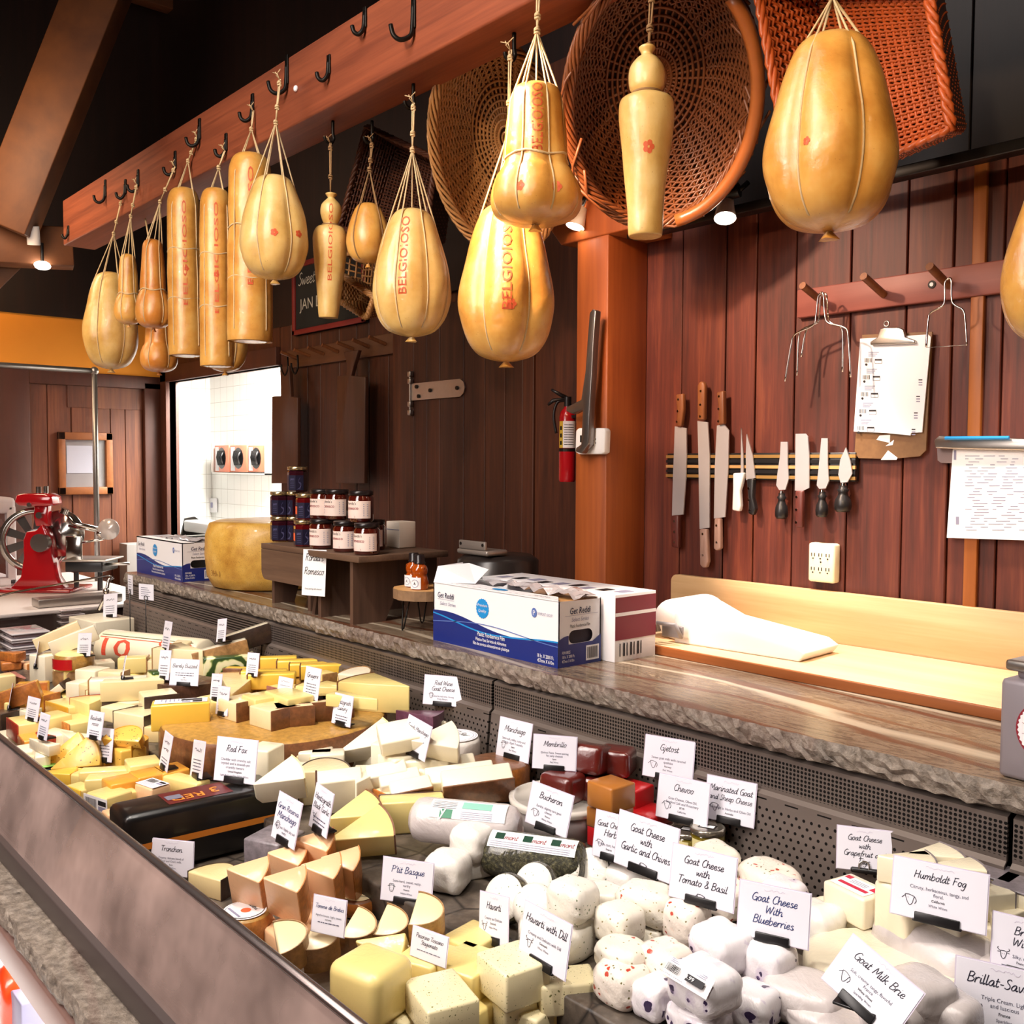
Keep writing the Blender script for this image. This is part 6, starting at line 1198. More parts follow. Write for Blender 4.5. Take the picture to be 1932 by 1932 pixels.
# log with big red figures
def log10():
    R, L = .062, .44; M = T(0, 0, R)@RY(pi/2); m = MB(); m.lathe([(0, -L/2), (R*.9, -L/2), (R, -L/2+.01), (R, L/2-.01), (R*.9, L/2), (0, L/2)], 40, 0, cap=False, M=M)
    f = lambda x, y: (x, -R*1.012*cos(y/R), R+R*1.012*sin(y/R))
    text(m, '10', None, .062, 1, fn=lambda x, y: f(x-.128, y-.012), sx=1.9, bold=.01, sub=5); text(m, '8', None, .05, 1, fn=lambda x, y: f(x+.08, y+.015), sx=1.3, sub=4); 
    for y0, mi in ((.05, 1), (.06, 2)): 
        for i in range(20): rect(m, -.2+.02*i, y0, -.2+.02*(i+1), y0+.003, mi, fn=f)
    return [('body', m, ['pale', flat('red_figures', '#d9523a', .5), flat('dark_green_line', '#4d5a3a', .5)])]
drop(log10(), 292, 1231, 24, name='cheese_log', label='long pale cheese log printed with a large red number 10', group=G1, zfix=.905)
WO = C('D', 533, 1376, 54, 54, 8.6, 0, 'ochre', 'brown', None, 'huge brown rinded cheese wheel carrying many cut pieces', name='giant_round_cheese', zfix=.899, top=1.0); WC = Vector(WO.matrix_world.translation[:2])
C('D', 560, 1296, 30, 22, 9, 0, 'ochre', 'tan', None, 'tan wheel under the yellow fingers at the back of the case', name='giant_round_cheese', zfix=.899)
C('H', 350, 1310, 22, 14, 9, 200, 'butter', 'choc', 't', 'half wheel with a dark brown top behind the yellow block', grp=G1, zfix=.90, top=1)
C('W', 457, 1306, 26, 11, 6.5, 150, 'straw', 'tan', None, 'long straw coloured wedge with a tan rind leaning at the back of the big wheel', grp=G2, pct=60)
# far left small things
def clam(u, v, n, label, w=.19, d=.14, yaw=0):
    t = MB(); b = MB()
    for k in range(n):
        z = k*.028; t.box((-w/2, -d/2, z), (w/2, d/2, z+.006), 0, .003); t.box((-w/2+.012, -d/2+.012, z+.006), (w/2-.012, d/2-.012, z+.022), 1, .006); t.box((-w/2+.004, -d/2+.004, z+.02), (w/2-.004, d/2-.004, z+.026), 0, .003)
    drop([('clear_tub', t, [flat('clear_plastic_rim_%d' % u, '#d8d2d6', .1, .2, 1), flat('clear_plastic_%d' % u, '#6e5a60', .1, .1, 1)])], u, v, yaw, name='plastic_tub', label=label, cat='tub')
clam(46, 1208, 3, 'stack of clear plastic tubs at the far left of the case'); clam(130, 1166, 3, 'smaller stack of clear plastic tubs beside the large ivory block', .11, .10)
clam(273, 1151, 1, 'clear tub behind the large ivory block by the back panel', .12, .1)
rows = [
 ('B', 92, 1258, 8, 9, 9, 20, 'ivory', None, None, 'tall ivory block under the two leaning wedges at the far left', dict()),
 ('W', 112, 1202, 15, 4, 5, 75, 'cream', None, None, 'first of two slender cream wedges lying crosswise on the tall ivory block', dict(ry=-22)),
 ('W', 142, 1209, 15, 4, 5, 75, 'pale', None, None, 'second of two slender wedges, leaning towards the white card', dict(ry=-20)),
 ('D', 140, 1276, 13, 13, 6, 0, 'butter', 'tan', None, 'lower tan half wheel under the red labelled one', dict()),
 ('D', 140, 1245, 13, 12, 5, 0, 'butter', 'ochre', None, 'small round cheese with a red curved label near the number 10 log', dict(redlab=1)),
 ('B', 24, 1256, 11, 6, 4, 0, 'peach', 'pink', 'y-', 'peach coloured block with a pink rind at the far left edge', dict()),
 ('B', 52, 1287, 14, 9, 6, 12, 'brown', 'pink', 't', 'pinkish brown block in front of the peach block at the left edge', dict()),
 ('B', 8, 1292, 6, 6, 7, 0, 'straw', 'rust', 'y-', 'straw coloured block cut off by the left edge of the picture', dict()),
 ('W', 26, 1238, 9, 6, 3, 40, 'rust', None, None, 'small brown wedge below the clear tubs at the left', dict()),
 ('B', 175, 1277, 8, 7, 5.5, 30, 'pale', None, None, 'wrapped pale block right of the red labelled round cheese', dict()),
 ('B', 216, 1280, 8, 5, 5, 40, 'cream', 'tan', 'x+', 'cream piece behind the narrow card in front of the number 10 log', dict()),
 ('B', 253, 1253, 9, 5, 5, 60, 'butter', 'tan', 'x+', 'butter coloured block right below the red number', dict()),
 ('B', 282, 1250, 5, 5, 4, 20, 'butter', None, None, 'small butter coloured cube beside the two cards', dict()),
 ('B', 150, 1300, 5.5, 6, 5, 30, 'ivory', None, None, 'small wrapped ivory cube before the tan half wheel', dict()),
 ('B', 172, 1302, 5, 5, 4.5, 20, 'cream', 'tan', 'x+', 'small cream cube touching the flat wedge', dict()),
 ('W', 205, 1318, 13, 11, 5, 190, 'cream', 'tan', None, 'flat cream wedge below the two long blocks', dict()),
 ('B', 222, 1292, 5, 16, 4.5, -28, 'ivory', 'tan', 'y-', 'left one of two long ivory blocks lying side by side', dict()),
 ('B', 252, 1300, 5, 17, 5.5, -28, 'cream', 'straw', 'x+', 'right one of two long blocks lying side by side', dict()),
 ('B', 254, 1327, 5, 17, 5, -24, 'ivory', 'bark', 'x+', 'long block with a mottled brown rind along its right side', dict()),
 ('B', 299, 1325, 9, 9, 5.5, -10, 'cream', 'dark', 'x+', 'squarish cream block with a dark end under the sage cheese', dict()),
 ('H', 265, 1362, 12, 9, 5.5, 20, 'cream', 'dark', None, 'half round piece with a nearly black rind left of the yellow block', dict()),
 ('B', 110, 1302, 8, 7, 2.5, -35, 'pale', 'dark', 'x- y+', 'square slab with a black edge tilted towards the viewer', dict(rx=38)),
 ('B', 36, 1312, 4, 12, 5.5, -28, 'gold', 'rust', 'x+', 'upright golden slab leaning at the left edge', dict(rx=18)),
 ('B', 62, 1305, 4, 9, 6, -28, 'gold', 'rust', 'x+', 'second golden slab behind the leaning one at the left', dict()),
 ('W', 100, 1335, 14, 9, 4, 200, 'butter', 'ochre', None, 'butter coloured wedge under the square slab', dict()),
 ('B', 128, 1339, 13, 7, 4.5, 10, 'butter', 'gold', 'y-', 'golden cut block behind the card with grey print', dict()),
 ('W', 178, 1342, 11, 11, 7.5, 160, 'butter', 'red', None, 'butter coloured wedge with a red orange rind facing right', dict()),
 ('W', 46, 1345, 12, 6, 3, 30, 'pale', None, None, 'pale wedge behind the card nearest the left edge', dict()),
 ('B', 48, 1374, 11, 7, 5, 0, 'butter', 'red', 'y-', 'block with a mottled red rind near the glass at the left', dict()),
 ('B', 100, 1364, 8, 7, 5, 10, 'butter', 'orange_rind', 'y-', 'small orange edged block between two leaning cards', dict()),
 ('B', 142, 1372, 11, 8, 5, 5, 'butter', 'orange_rind', 'y-', 'broad orange edged block left of the big red rinded wedge', dict()),
 ('B', 12, 1355, 8, 8, 5, 20, 'bark', 'dark', 'x+', 'dark brown rinded piece at the left edge above the glass', dict()),
 ('B', 18, 1393, 9, 7, 3, 0, 'paper', None, None, 'white wrapped piece behind the glass at the far left', dict()),
 ('B', 340, 1372, 8, 6, 7, 60, 'yellow', None, None, 'lower yellow block standing against the big wheel', dict()),
 ('B', 342, 1347, 6, 14, 6.5, -25, 'yellow', None, None, 'bright yellow block with a white wrapper strip on top of another', dict(s=.95, lab=('t', 4, 12))),
 ('B', 299, 1287, 5, 5, 7, 0, 'sage', None, None, 'small green marbled cube below a card', dict()),
 ('B', 432, 1256, 8, 16, 7, -20, 'sage', None, None, 'green and white marbled block behind the yellow fingers', dict()),
 # back: pieces between the log and the panel
 ('W', 330, 1250, 17, 12, 9, 200, 'cream', 'tan', None, 'tall cream wedge behind the dark topped half wheel', dict()),
 ('B', 334, 1226, 6, 9, 3, 30, 'cream', 'rust', 'y-', 'small leaning cream slice beside the number 10 log', dict(rx=15)),
 ('B', 372, 1243, 6, 5, 4, 0, 'ivory', 'dark', 'y-', 'little ivory piece beside the tall cream wedge', dict()),
 ('W', 392, 1222, 20, 10, 5, 70, 'dark', 'choc', None, 'dark rinded wedge lying between the log and the panel', dict()),
 ('B', 416, 1232, 5, 17, 5, -22, 'ivory', 'tan', 'x+', 'long ivory slice with a tan edge before the back panel', dict(rx=12)),
 ('B', 464, 1226, 8, 8, 4, 0, 'choc', None, None, 'brown block supporting the slice by the panel seam', dict()),
 ('B', 462, 1206, 5, 17, 6, -22, 'ivory', 'dark', 'x+', 'long slice with a nearly black rind leaning by the seam of the panels', dict(rx=16)),
]
def run(rows, grp):
    for r in rows:
        k = dict(r[-1]); red = k.pop('redlab', 0); o = C(*r[:9], r[9], r[10], grp=grp, **k) if 0 else C(r[0], r[1], r[2], r[3], r[4], r[5], r[6], r[7], r[8], r[9], r[10], grp=grp, **k)
        if red:
            m = MB(); R = o.bound_box[4][0]*1.014; N = 12; m.add([(R*cos(a), R*sin(a), z) for a in [-1.9+1.5*i/N for i in range(N+1)] for z in (.004, .036)], [(2*i, 2*i+2, 2*i+3, 2*i+1) for i in range(N)], 0, True); m.build('red_label', M_fire, o)
rows += [
 ('B', 20, 1332, 7, 6, 4, 10, 'butter', None, None, 'butter coloured cube at the left edge below the leaning golden slab', dict()),
 ('B', 82, 1322, 8, 6, 5, 25, 'gold', 'rust', 'x+', 'golden block with a rusty right end behind the square slab', dict()),
 ('B', 140, 1322, 8, 7, 4, -10, 'butter', None, None, 'plain butter coloured block right of the square black edged slab', dict()),
 ('W', 190, 1330, 10, 8, 5, 210, 'pale', 'tan', None, 'pale wedge with a tan rind between the butter block and the flat wedge', dict()),
 ('B', 226, 1345, 8, 6, 4, 20, 'cream', 'bark', 'x+', 'cream block with a bark coloured end left of the dark rinded half round', dict()),
 ('B', 214, 1372, 9, 7, 3.5, 0, 'gold', None, None, 'low golden block above the seeded half round', dict()),
 ('W', 150, 1396, 12, 7, 3.5, 15, 'pale', 'rust', None, 'pale wedge with a rusty rind behind the two seeded wedges', dict()),
 ('B', 60, 1400, 9, 6, 3.5, -5, 'orange', 'rust', 'y-', 'orange block along the glass under the mottled red rinded block', dict()),
 ('B', 104, 1394, 8, 6, 4, 20, 'pale', 'red', 'y-', 'pale block with a red front between two cards near the glass', dict()),
 ('B', 290, 1348, 8, 7, 4, 10, 'ivory', None, None, 'ivory block in the shade left of the bright yellow block', dict()),
 ('W', 300, 1385, 9, 7, 4, 200, 'straw', 'brown', None, 'straw coloured wedge against the left side of the big wheel', dict()),
 ('B', 198, 1442, 8, 6, 3.5, 0, 'gold', None, None, 'golden block below the card beside the seeded wedges', dict()),
 ('B', 300, 1262, 8, 6, 6, 15, 'cream', 'tan', 'x+', 'cream block with a tan end right of the red figure log', dict()),
 ('B', 60, 1262, 7, 6, 5, 10, 'peach', 'rust', 'x+', 'peach coloured block between the left edge and the tall ivory block', dict()),
 ('B', 196, 1258, 7, 6, 4, -10, 'pale', None, None, 'pale block lying in front of the red figure log', dict()),
]
_z('20,1332=3 82,1322=3 140,1322=2.4 190,1330=2.4 226,1345=2.4 150,1396=3 104,1394=2 60,1400=2 290,1348=2.4 300,1262=3 60,1262=3 196,1258=2.4')
SC = .96
run(rows, G1)
rows2 = [
 ('B', 448, 1270, 8, 4, 3.5, 45, 'yellow', 'brown', 'y-', 'single yellow finger left of the card at the back of the big wheel', {}),
 ('B', 524, 1250, 4.5, 12, 4, -30, 'yellow', 'brown', 'y-', 'first yellow finger in the back row on the big wheel', {}),
 ('B', 560, 1256, 4, 13, 4, -32, 'yellow', 'brown', 'y-', 'second yellow finger in the back row on the big wheel', {}),
 ('B', 584, 1262, 4, 13, 4, -32, 'yellow', 'brown', 'y-', 'third yellow finger in the back row on the big wheel', {}),
 ('B', 608, 1266, 4, 14, 4.5, -32, 'yellow', 'brown', 'y-', 'last yellow finger in the back row on the big wheel', {}),
 ('B', 497, 1276, 4, 14, 4, -34, 'yellow', 'brown', 'y-', 'left yellow finger of the front pair', {}),
 ('B', 512, 1283, 5, 14, 4.5, -34, 'yellow', 'brown', 'y-', 'right yellow finger of the front pair', {}),
 ('B', 613, 1282, 6, 5, 4.5, 0, 'butter', 'tan', 'x+', 'small butter coloured cube under the last yellow finger', {}),
 ('B', 540, 1306, 9, 7, 3.5, 10, 'butter', 'pink', 'y-', 'low butter coloured slab behind the small tilted card', {}),
 ('W', 595, 1307, 14, 8, 4, 205, 'butter', 'brown', None, 'butter coloured wedge behind the narrow card', {}),
 ('W', 630, 1303, 13, 6, 3.5, 205, 'butter', 'brown', None, 'thin butter coloured wedge next to the largest wedge', {}),
 ('W', 702, 1313, 21, 15, 7.5, 195, 'butter', 'brown', None, 'largest butter coloured wedge with a brown rind at the right of the big wheel', {}),
 ('H', 664, 1285, 10, 8, 3.5, 30, 'butter', None, None, 'butter coloured half round under the pale slice at the back', {}),
 ('H', 676, 1275, 10, 7, 2.5, 20, 'ivory', 'tan', None, 'pale half round slice on top at the back of the big wheel', dict(rx=12)),
 ('B', 460, 1334, 9, 10, 5, 8, 'cream', 'brown', 'x+', 'cream block at the front left rim of the big wheel', {}),
 ('B', 410, 1330, 10, 7, 4, 10, 'butter', None, None, 'butter coloured block behind the two narrow cards', {}),
 ('B', 519, 1349, 10, 9, 5, 8, 'cream', 'brown', 'x+', 'cream block with a taped brown rind at the front of the big wheel', {}),
 ('B', 553, 1347, 7, 10, 5, -20, 'cream', 'brown', 'x+', 'narrow cream block second along the front rim of the big wheel', {}),
 ('B', 586, 1338, 8, 11, 5, -25, 'cream', 'brown', 'x+', 'cream block third along the front rim of the big wheel', {}),
 ('B', 628, 1331, 8, 11, 5, -30, 'butter', 'brown', 'x+', 'butter coloured block fourth along the front rim of the big wheel', {}),
 ('W', 660, 1324, 15, 6, 3, 200, 'butter', None, None, 'thin wedge leaning on the largest wedge of the big wheel', {}),
 ('B', 494, 1320, 8, 8, 2.5, 0, 'butter', None, None, 'thin flat slice at the left on top of the front blocks', {}),
 ('B', 545, 1316, 13, 8, 2.5, 0, 'butter', None, None, 'broad thin slice on top of the front blocks', {}),
]
SC = .9
run(rows2, G2)
rows3 = [
 # left of centre front: black loaf neighbours
 ('B', 240, 1445, 10, 8, 4, 0, 'butter', None, None, 'butter coloured block under the cumin half round', {}),
 ('H', 246, 1418, 14, 10, 6.5, 15, 'cumin', 'gold', None, 'golden half round with seeds between two cards', {}),
 ('H', 236, 1392, 13, 7, 2.5, 35, 'cumin', 'gold', None, 'golden seeded slice leaning on the half round', dict(rx=25)),
 ('B', 52, 1420, 10, 8, 3, 0, 'paper', None, None, 'thin white wrapped slab along the glass', {}),
 ('B', 68, 1436, 8, 7, 3, 10, 'cream', 'pink', 'y-', 'small cream piece along the glass below the white slab', {}),
 ('B', 88, 1424, 7, 6, 6, 15, 'ivory', None, None, 'small upright ivory block left of the seeded wedges', {}),
 ('W', 85, 1408, 14, 4, 3, 15, 'pale', None, None, 'pale narrow wedge lying on the upright ivory block', {}),
 ('W', 122, 1418, 15, 10, 2.6, 75, 'cumin', None, None, 'first of two leaning seeded wedges near the glass', dict(tw=62)),
 ('W', 147, 1424, 15, 11, 3, 75, 'cumin', None, None, 'second of two leaning seeded wedges near the glass', dict(tw=62)),
 ('B', 92, 1454, 6, 5, 2.5, 0, 'black', None, None, 'flat black packet with a green label near the glass', dict(green=1)),
 ('B', 170, 1450, 7, 5, 2.5, 0, 'black', None, None, 'flat black packet below the seeded wedges', {}),
 ('W', 115, 1468, 11, 8, 3.5, 60, 'yellow', 'gold', None, 'yellow wedge behind the rail of the front glass', {}),
 ('B', 142, 1463, 7, 5, 3, 30, 'yellow', None, None, 'small yellow piece next to the black packet', {}),
 ('B', 166, 1470, 9, 6, 3.5, 30, 'butter', None, None, 'wrapped butter coloured piece left of the long flat fingers', {}),
 ('B', 203, 1462, 5, 15, 3.5, -30, 'butter', None, None, 'long flat butter coloured finger at the back of the orange blocks', {}),
 ('B', 216, 1477, 6, 15, 4, -30, 'butter', None, None, 'second long butter coloured finger beside the first', {}),
 ('B', 270, 1450, 9, 9, 4.5, -10, 'butter', None, None, 'plump butter coloured block under the card stand', {}),
 ('B', 152, 1497, 8, 5, 4, 12, 'butter', 'yellow', 'y-', 'small butter coloured block nearest the glass rail', {}),
 ('B', 228, 1486, 8, 8, 4.5, 0, 'orange', None, None, 'first orange block in the row behind the black loaf', {}),
 ('B', 278, 1473, 8, 8, 4.5, 0, 'orange', None, None, 'second orange block in the row behind the black loaf', {}),
 ('B', 322, 1464, 9, 8, 4.5, 0, 'orange', None, None, 'third orange block in the row, touching the big wheel', {}),
 ('B', 236, 1505, 6, 5, 4, 0, 'butter', None, None, 'small butter coloured cube before the orange blocks', {}),
 ('B', 352, 1482, 14, 5, 4, 18, 'butter', None, None, 'long pale block lying behind the black loaf', {}),
 ('B', 160, 1520, 7, 7, 3, 0, 'yellow', None, None, 'yellow corner piece squeezed against the glass rail', {}),
 ('B', 206, 1521, 9, 8, 7, 15, 'butter', None, None, 'butter coloured block with a printed price label facing front', dict(lab=('y-', 8, 5.5))),
 ('B', 288, 1497, 8, 6, 5, 12, 'peach', None, None, 'peach coloured block with a price label on top', dict(lab=('t', 6, 4))),
 ('B', 216, 1553, 5, 5, 6, 0, 'peach', None, None, 'peach coloured block wedged between the rail and the black loaf', {}),
]
SC = .76
def run3(rows, grp):
    for r in rows:
        k = dict(r[-1]); gr = k.pop('green', 0); o = C(*r[:11], grp=grp, **k)
        if gr: MB().box((-.025, -.02, .0255), (.02, .015, .0262), 0).build('green_label', flat('green_label', '#8fd06a', .4), o)
run3(rows3, 'yellow and orange cheeses by the front glass')
# black loaf with an orange stripe
def loaf():
    L, W_, H = .305, .105, .118; m = MB().box((-W_/2, -L/2, 0), (W_/2, L/2, H), 0, .014, seg=3)
    E = basis((W_/2+.0008, 0, 0), (0, 1, 0), (0, 0, 1)); rect(m, -L*.40, .050, L*.46, .062, 1, E); rect(m, -L*.46, .050, -L*.40, .064, 3, E)
    F = T(0, 0, H+.0008)@RZ(pi); rect(m, -.035, -.06, .035, .065, 2, F); F2 = F@T(0, 0, .0006)@RZ(pi/2)
    text(m, 'RED', F2@T(.02, -.002, 0), .026, 1, 'C', .1, .02); text(m, '3', F2@T(-.035, -.012, 0), .03, 1, 'C', .1, .02); rect(m, -.012, .03, .012, .06, 4, F, .0008)
    return [('body', m, ['black', flat('orange_tape', '#d9822b', .4), flat('dark_red_patch', '#5a1516', .4), flat('silver_tape_end', '#8a8f9c', .3, .4), flat('grey_patch', '#6f6f80', .4)])]
drop(loaf(), 372, 1552, -3, name='cheese_loaf', label='long black wrapped cheese loaf with an orange stripe along its side', zfix=.84, top=1.0)
rows4 = [
 # behind and right of the loaf
 ('B', 500, 1442, 7, 8, 9, 30, 'pale', None, None, 'tall pale block behind the black loaf and its card', {}),
 ('W', 532, 1475, 12, 9, 6, 80, 'ivory', 'straw', None, 'ivory wedge leaning beside the end of the black loaf', dict(tw=28)),
 ('W', 560, 1497, 12, 9, 4, 70, 'ivory', 'tan', None, 'ivory wedge lying flat before the leaning one', {}),
 ('B', 560, 1437, 14, 4, 4, 35, 'ivory', 'straw', 'y-', 'flat ivory finger right behind the tall pale block', {}),
 ('B', 596, 1429, 6, 9, 4, -35, 'ivory', None, None, 'short ivory block at the foot of the big wheel', {}),
 ('B', 618, 1433, 6, 9, 4, -30, 'ivory', None, None, 'second short ivory block at the foot of the big wheel', {}),
 ('B', 590, 1458, 6, 14, 4, -42, 'ivory', 'straw', 'y-', 'long ivory finger below the short blocks', {}),
 ('H', 607, 1478, 13, 11, 8, 60, 'cream', 'dark', None, 'half round piece with a thick dark rind next to the white slabs', {}),
 ('W', 660, 1385, 1, 1, 1, 0, 'ivory', None, None, '', dict(skip=1)),
 ('B', 630, 1394, 7, 7, 8, 20, 'pale', None, None, 'wrapped pale block under the card right of the big wheel', {}),
 ('W', 672, 1390, 13, 9, 6, 78, 'ivory', None, None, 'ivory wedge standing behind the long leaning one', dict(tw=22)),
 ('W', 700, 1402, 16, 10, 5, 80, 'ivory', 'straw', None, 'long ivory wedge with a glossy wrapper, leaning to the right', dict(tw=34)),
 ('B', 702, 1433, 9, 7, 4, 20, 'ivory', 'bark', 'x+', 'low ivory block with a bark coloured end left of the large pale block', {}),
 ('B', 752, 1344, 13, 7, 4, 28, 'ivory', 'brown', 'y-', 'ivory slab with a brown lower edge behind the glossy wedges', {}),
 ('B', 800, 1352, 13, 10, 6, 35, 'peach', 'purple', 'x+', 'pale block with a purple skin left of the deep purple wedge', {}),
 ('W', 862, 1350, 14, 8, 6, 30, 'purple', 'purple', None, 'deep purple rinded wedge under the back panel', {}),
 ('B', 740, 1369, 8, 7, 5, 0, 'ivory', 'straw', 'y-', 'small ivory block in front of the brown edged slab', {}),
 ('B', 768, 1441, 16, 11, 11, 25, 'ivory', None, None, 'large pale wrapped block in the middle of the case', {}),
 ('B', 752, 1390, 8, 10, 4, -25, 'pale', None, None, 'glossy pale block leaning on the large wrapped block', dict(tw=26)),
 ('W', 812, 1376, 12, 11, 6, 200, 'ivory', None, None, 'tall ivory wedge behind the card with slanted lettering', {}),
 ('W', 832, 1403, 12, 10, 5, 60, 'ivory', None, None, 'ivory wedge with its cut side facing right', dict(tw=30)),
 ('D', 905, 1400, 17, 17, 7, 0, 'plain', None, None, 'round white cheese with a printed paper top by the back panel', dict(disc=1, s=.72)),
 ('D', 978, 1455, 17, 17, 8, 0, 'brown', 'rust', None, 'rust brown round cheese behind the deli tub', {}),
 ('B', 800, 1446, 5, 12, 4, -30, 'ivory', None, None, 'narrow ivory slab between the large block and the long slabs', {}),
 ('B', 838, 1455, 5.5, 16, 5, -30, 'ivory', None, None, 'first of three long ivory slabs leaning side by side', dict(tw=24)),
 ('B', 868, 1471, 6, 17, 5, -30, 'ivory', None, None, 'second of three long ivory slabs, its wrapper shining', dict(tw=24)),
 ('B', 900, 1482, 6, 17, 6, -30, 'ivory', 'brown', 'x+', 'third of three long ivory slabs, with a brown rind on its right', dict(tw=24)),
 ('B', 640, 1492, 5, 11, 9, -30, 'ivory', 'choc', 'y-', 'first white slab standing upright behind the big wedges', dict(tw=22)),
 ('W', 690, 1492, 14, 9, 9, 130, 'ivory', None, None, 'tall ivory wedge standing beside the upright slab', {}),
 ('B', 730, 1468, 5, 10, 6, -25, 'ivory', None, None, 'ivory slab third along behind the big wedges', dict(tw=24)),
 ('B', 755, 1483, 5, 10, 6, -25, 'ivory', None, None, 'ivory slab fourth along behind the big wedges', dict(tw=24)),
 ('B', 775, 1497, 5, 10, 5, -25, 'ivory', 'brown', 'x+', 'ivory slab fifth along behind the big wedges', dict(tw=24)),
 ('B', 742, 1512, 6, 8, 6, 0, 'cream', 'rust', 'y-', 'small cream block with a rust coloured front among the pale wedges', {}),
 ('B', 778, 1533, 6, 15, 7, -30, 'butter', 'choc', 'x-', 'butter coloured block with a dark left side behind the wrapped log', {}),
 ('B', 815, 1520, 4, 14, 4, -30, 'butter', None, None, 'thin butter coloured slice between the block and the wrapped log', {}),
 ('W', 676, 1548, 12, 10, 7, 80, 'butter', 'brown', None, 'big butter coloured wedge at the front edge of the raised slate', dict(tw=20)),
 ('W', 692, 1577, 14, 10, 5.5, 75, 'butter', 'brown', None, 'big butter coloured wedge leaning over the edge of the raised slate', dict(tw=28)),
]
SC = .82
for r in [r for r in rows4 if not r[-1].get('skip')]:
    k = dict(r[-1]); di = k.pop('disc', 0); o = C(*r[:11], grp=G3, **k)
    if di:
        DT = o.bound_box[1][2]+.0006; m = MB(); m.add([(.056*cos(a), .056*sin(a), DT)  for a in [2*pi*j/40 for j in range(40)]], [tuple(range(40))], 0); F = T(0, .015, DT+.0005); hand(m, 'El Bar', F, .018, 1); text(m, '1  -', T(0, -.015, DT+.0005), .012, 1)
        for rr_ in (.052, .046): ribbon(m, [Vector((rr_*cos(2*pi*j/48), rr_*sin(2*pi*j/48), 0)) for j in range(49)], .0012, 2, T(0, 0, DT+.0003))
        m.build('paper_disc', [M_white, M_black_ink, M_greyink], o)
# ---- front and right of the case -----------------------------------------------------------------
def wrapped_log(L, D, mat, label_fn, ends=True):
    R = D/2; M = T(0, 0, R)@RY(pi/2); m = MB(); m.lathe([(0, -L/2), (R*.55, -L/2-.004), (R*.9, -L/2+.006), (R, -L/2+.02), (R, L/2-.02), (R*.9, L/2-.006), (R*.55, L/2+.004), (0, L/2)], 36, 0, cap=False, M=M, rf=lambda a, z: 1+.012*sin(5*a+z*60)+.01*sin(9*a-z*90))
    f = lambda x, y: (x, -R*1.025*cos(y/R), R+R*1.025*sin(y/R)); lm = MB(); label_fn(lm, f, R, L); return m, lm
def lb1(m, f, R, L):
    n = 12
    for i in range(n): rect(m, -L*.3, R*(.5+1.0*i/n), L*.42, R*(.5+1.0*(i+1)/n), 0, fn=f)
    g = lambda x, y: tuple(Vector(f(x, y))+Vector((0, -.0006, .0006))); rect(m, -L*.2, R*.5, -L*.08, R*.9, 1, fn=g); rect(m, .0, R*1.0, L*.28, R*1.4, 2, fn=g)
    for k in range(5): rect(m, -L*.28, R*(.95+.09*k), -L*.05, R*(.97+.09*k), 3, fn=g)
    for k in range(4): rect(m, .0, R*(.55+.09*k), L*.3, R*(.57+.09*k), 4, fn=g)
    text(m, 'y', None, R*.5, 0, fn=lambda x, y: tuple(Vector(g(x-L*.17, y+R*.6))+Vector((0, -.0006, .0006))))
def lb2(m, f, R, L):
    n = 10
    for i in range(n): rect(m, -L*.42, R*(.62+.9*i/n), L*.45, R*(.62+.9*(i+1)/n), 0, fn=f)
    g = lambda x, y: tuple(Vector(f(x, y))+Vector((0, -.0007, .0007)))
    for x0 in (-.36, -.08, .2): rect(m, L*x0, R*1.0, L*(x0+.09), R*1.35, 1, fn=g); hand(m, 'mont', None, R*.26, 3, fn=lambda x, y, x0=x0: g(x+L*(x0+.16), y+R*1.0)); 
    for k in range(3): rect(m, -L*.4, R*(.68+.09*k), L*.4, R*(.70+.09*k), 2, fn=g)
M_green = flat('label_green', '#0f7a52', .4); M_teal = flat('label_teal', '#8fc9b8', .4); M_dgreen = flat('label_dark_green', '#123f2e', .4)
m, lm = wrapped_log(.19, .078, 'plain', lb1)
drop([('body', m, 'greywrap'), ('paper_label', lm, [M_white, M_green, M_teal, M_black_ink, M_greyink])], 878, 1553, 35, name='cheese_log', label='white cheese log in clear film with a green and white label', z=3)
rows5 = [
 ('G', 893, 1584, 8, 8, 6.5, 20, 'plain', None, None, 'white wrapped cheese round leaning on the clear filmed log', {}),
 ('G', 945, 1575, 9, 8, 5, 20, 'plain', None, None, 'flat white wrapped piece behind the dark herb log', {}),
 ('G', 846, 1640, 8.5, 8, 7, 30, 'plain', None, None, 'lowest white wrapped cheese round, hanging over the raised slate edge', {}),
 ('G', 880, 1622, 7, 7, 4, 0, 'plain', None, None, 'white wrapped piece between the lowest round and the herb log', {}),
]
SC = .85
for r in rows5: C(*r[:11], grp='white wrapped cheese rounds')
m, lm = wrapped_log(.175, .078, 'herbcoat', lb2)
drop([('body', m, 'herbcoat'), ('paper_label', lm, [M_white, M_dgreen, M_greyink, M_redink])], 1008, 1618, 30, name='cheese_log', label='dark herb coated cheese log with a white and green label')
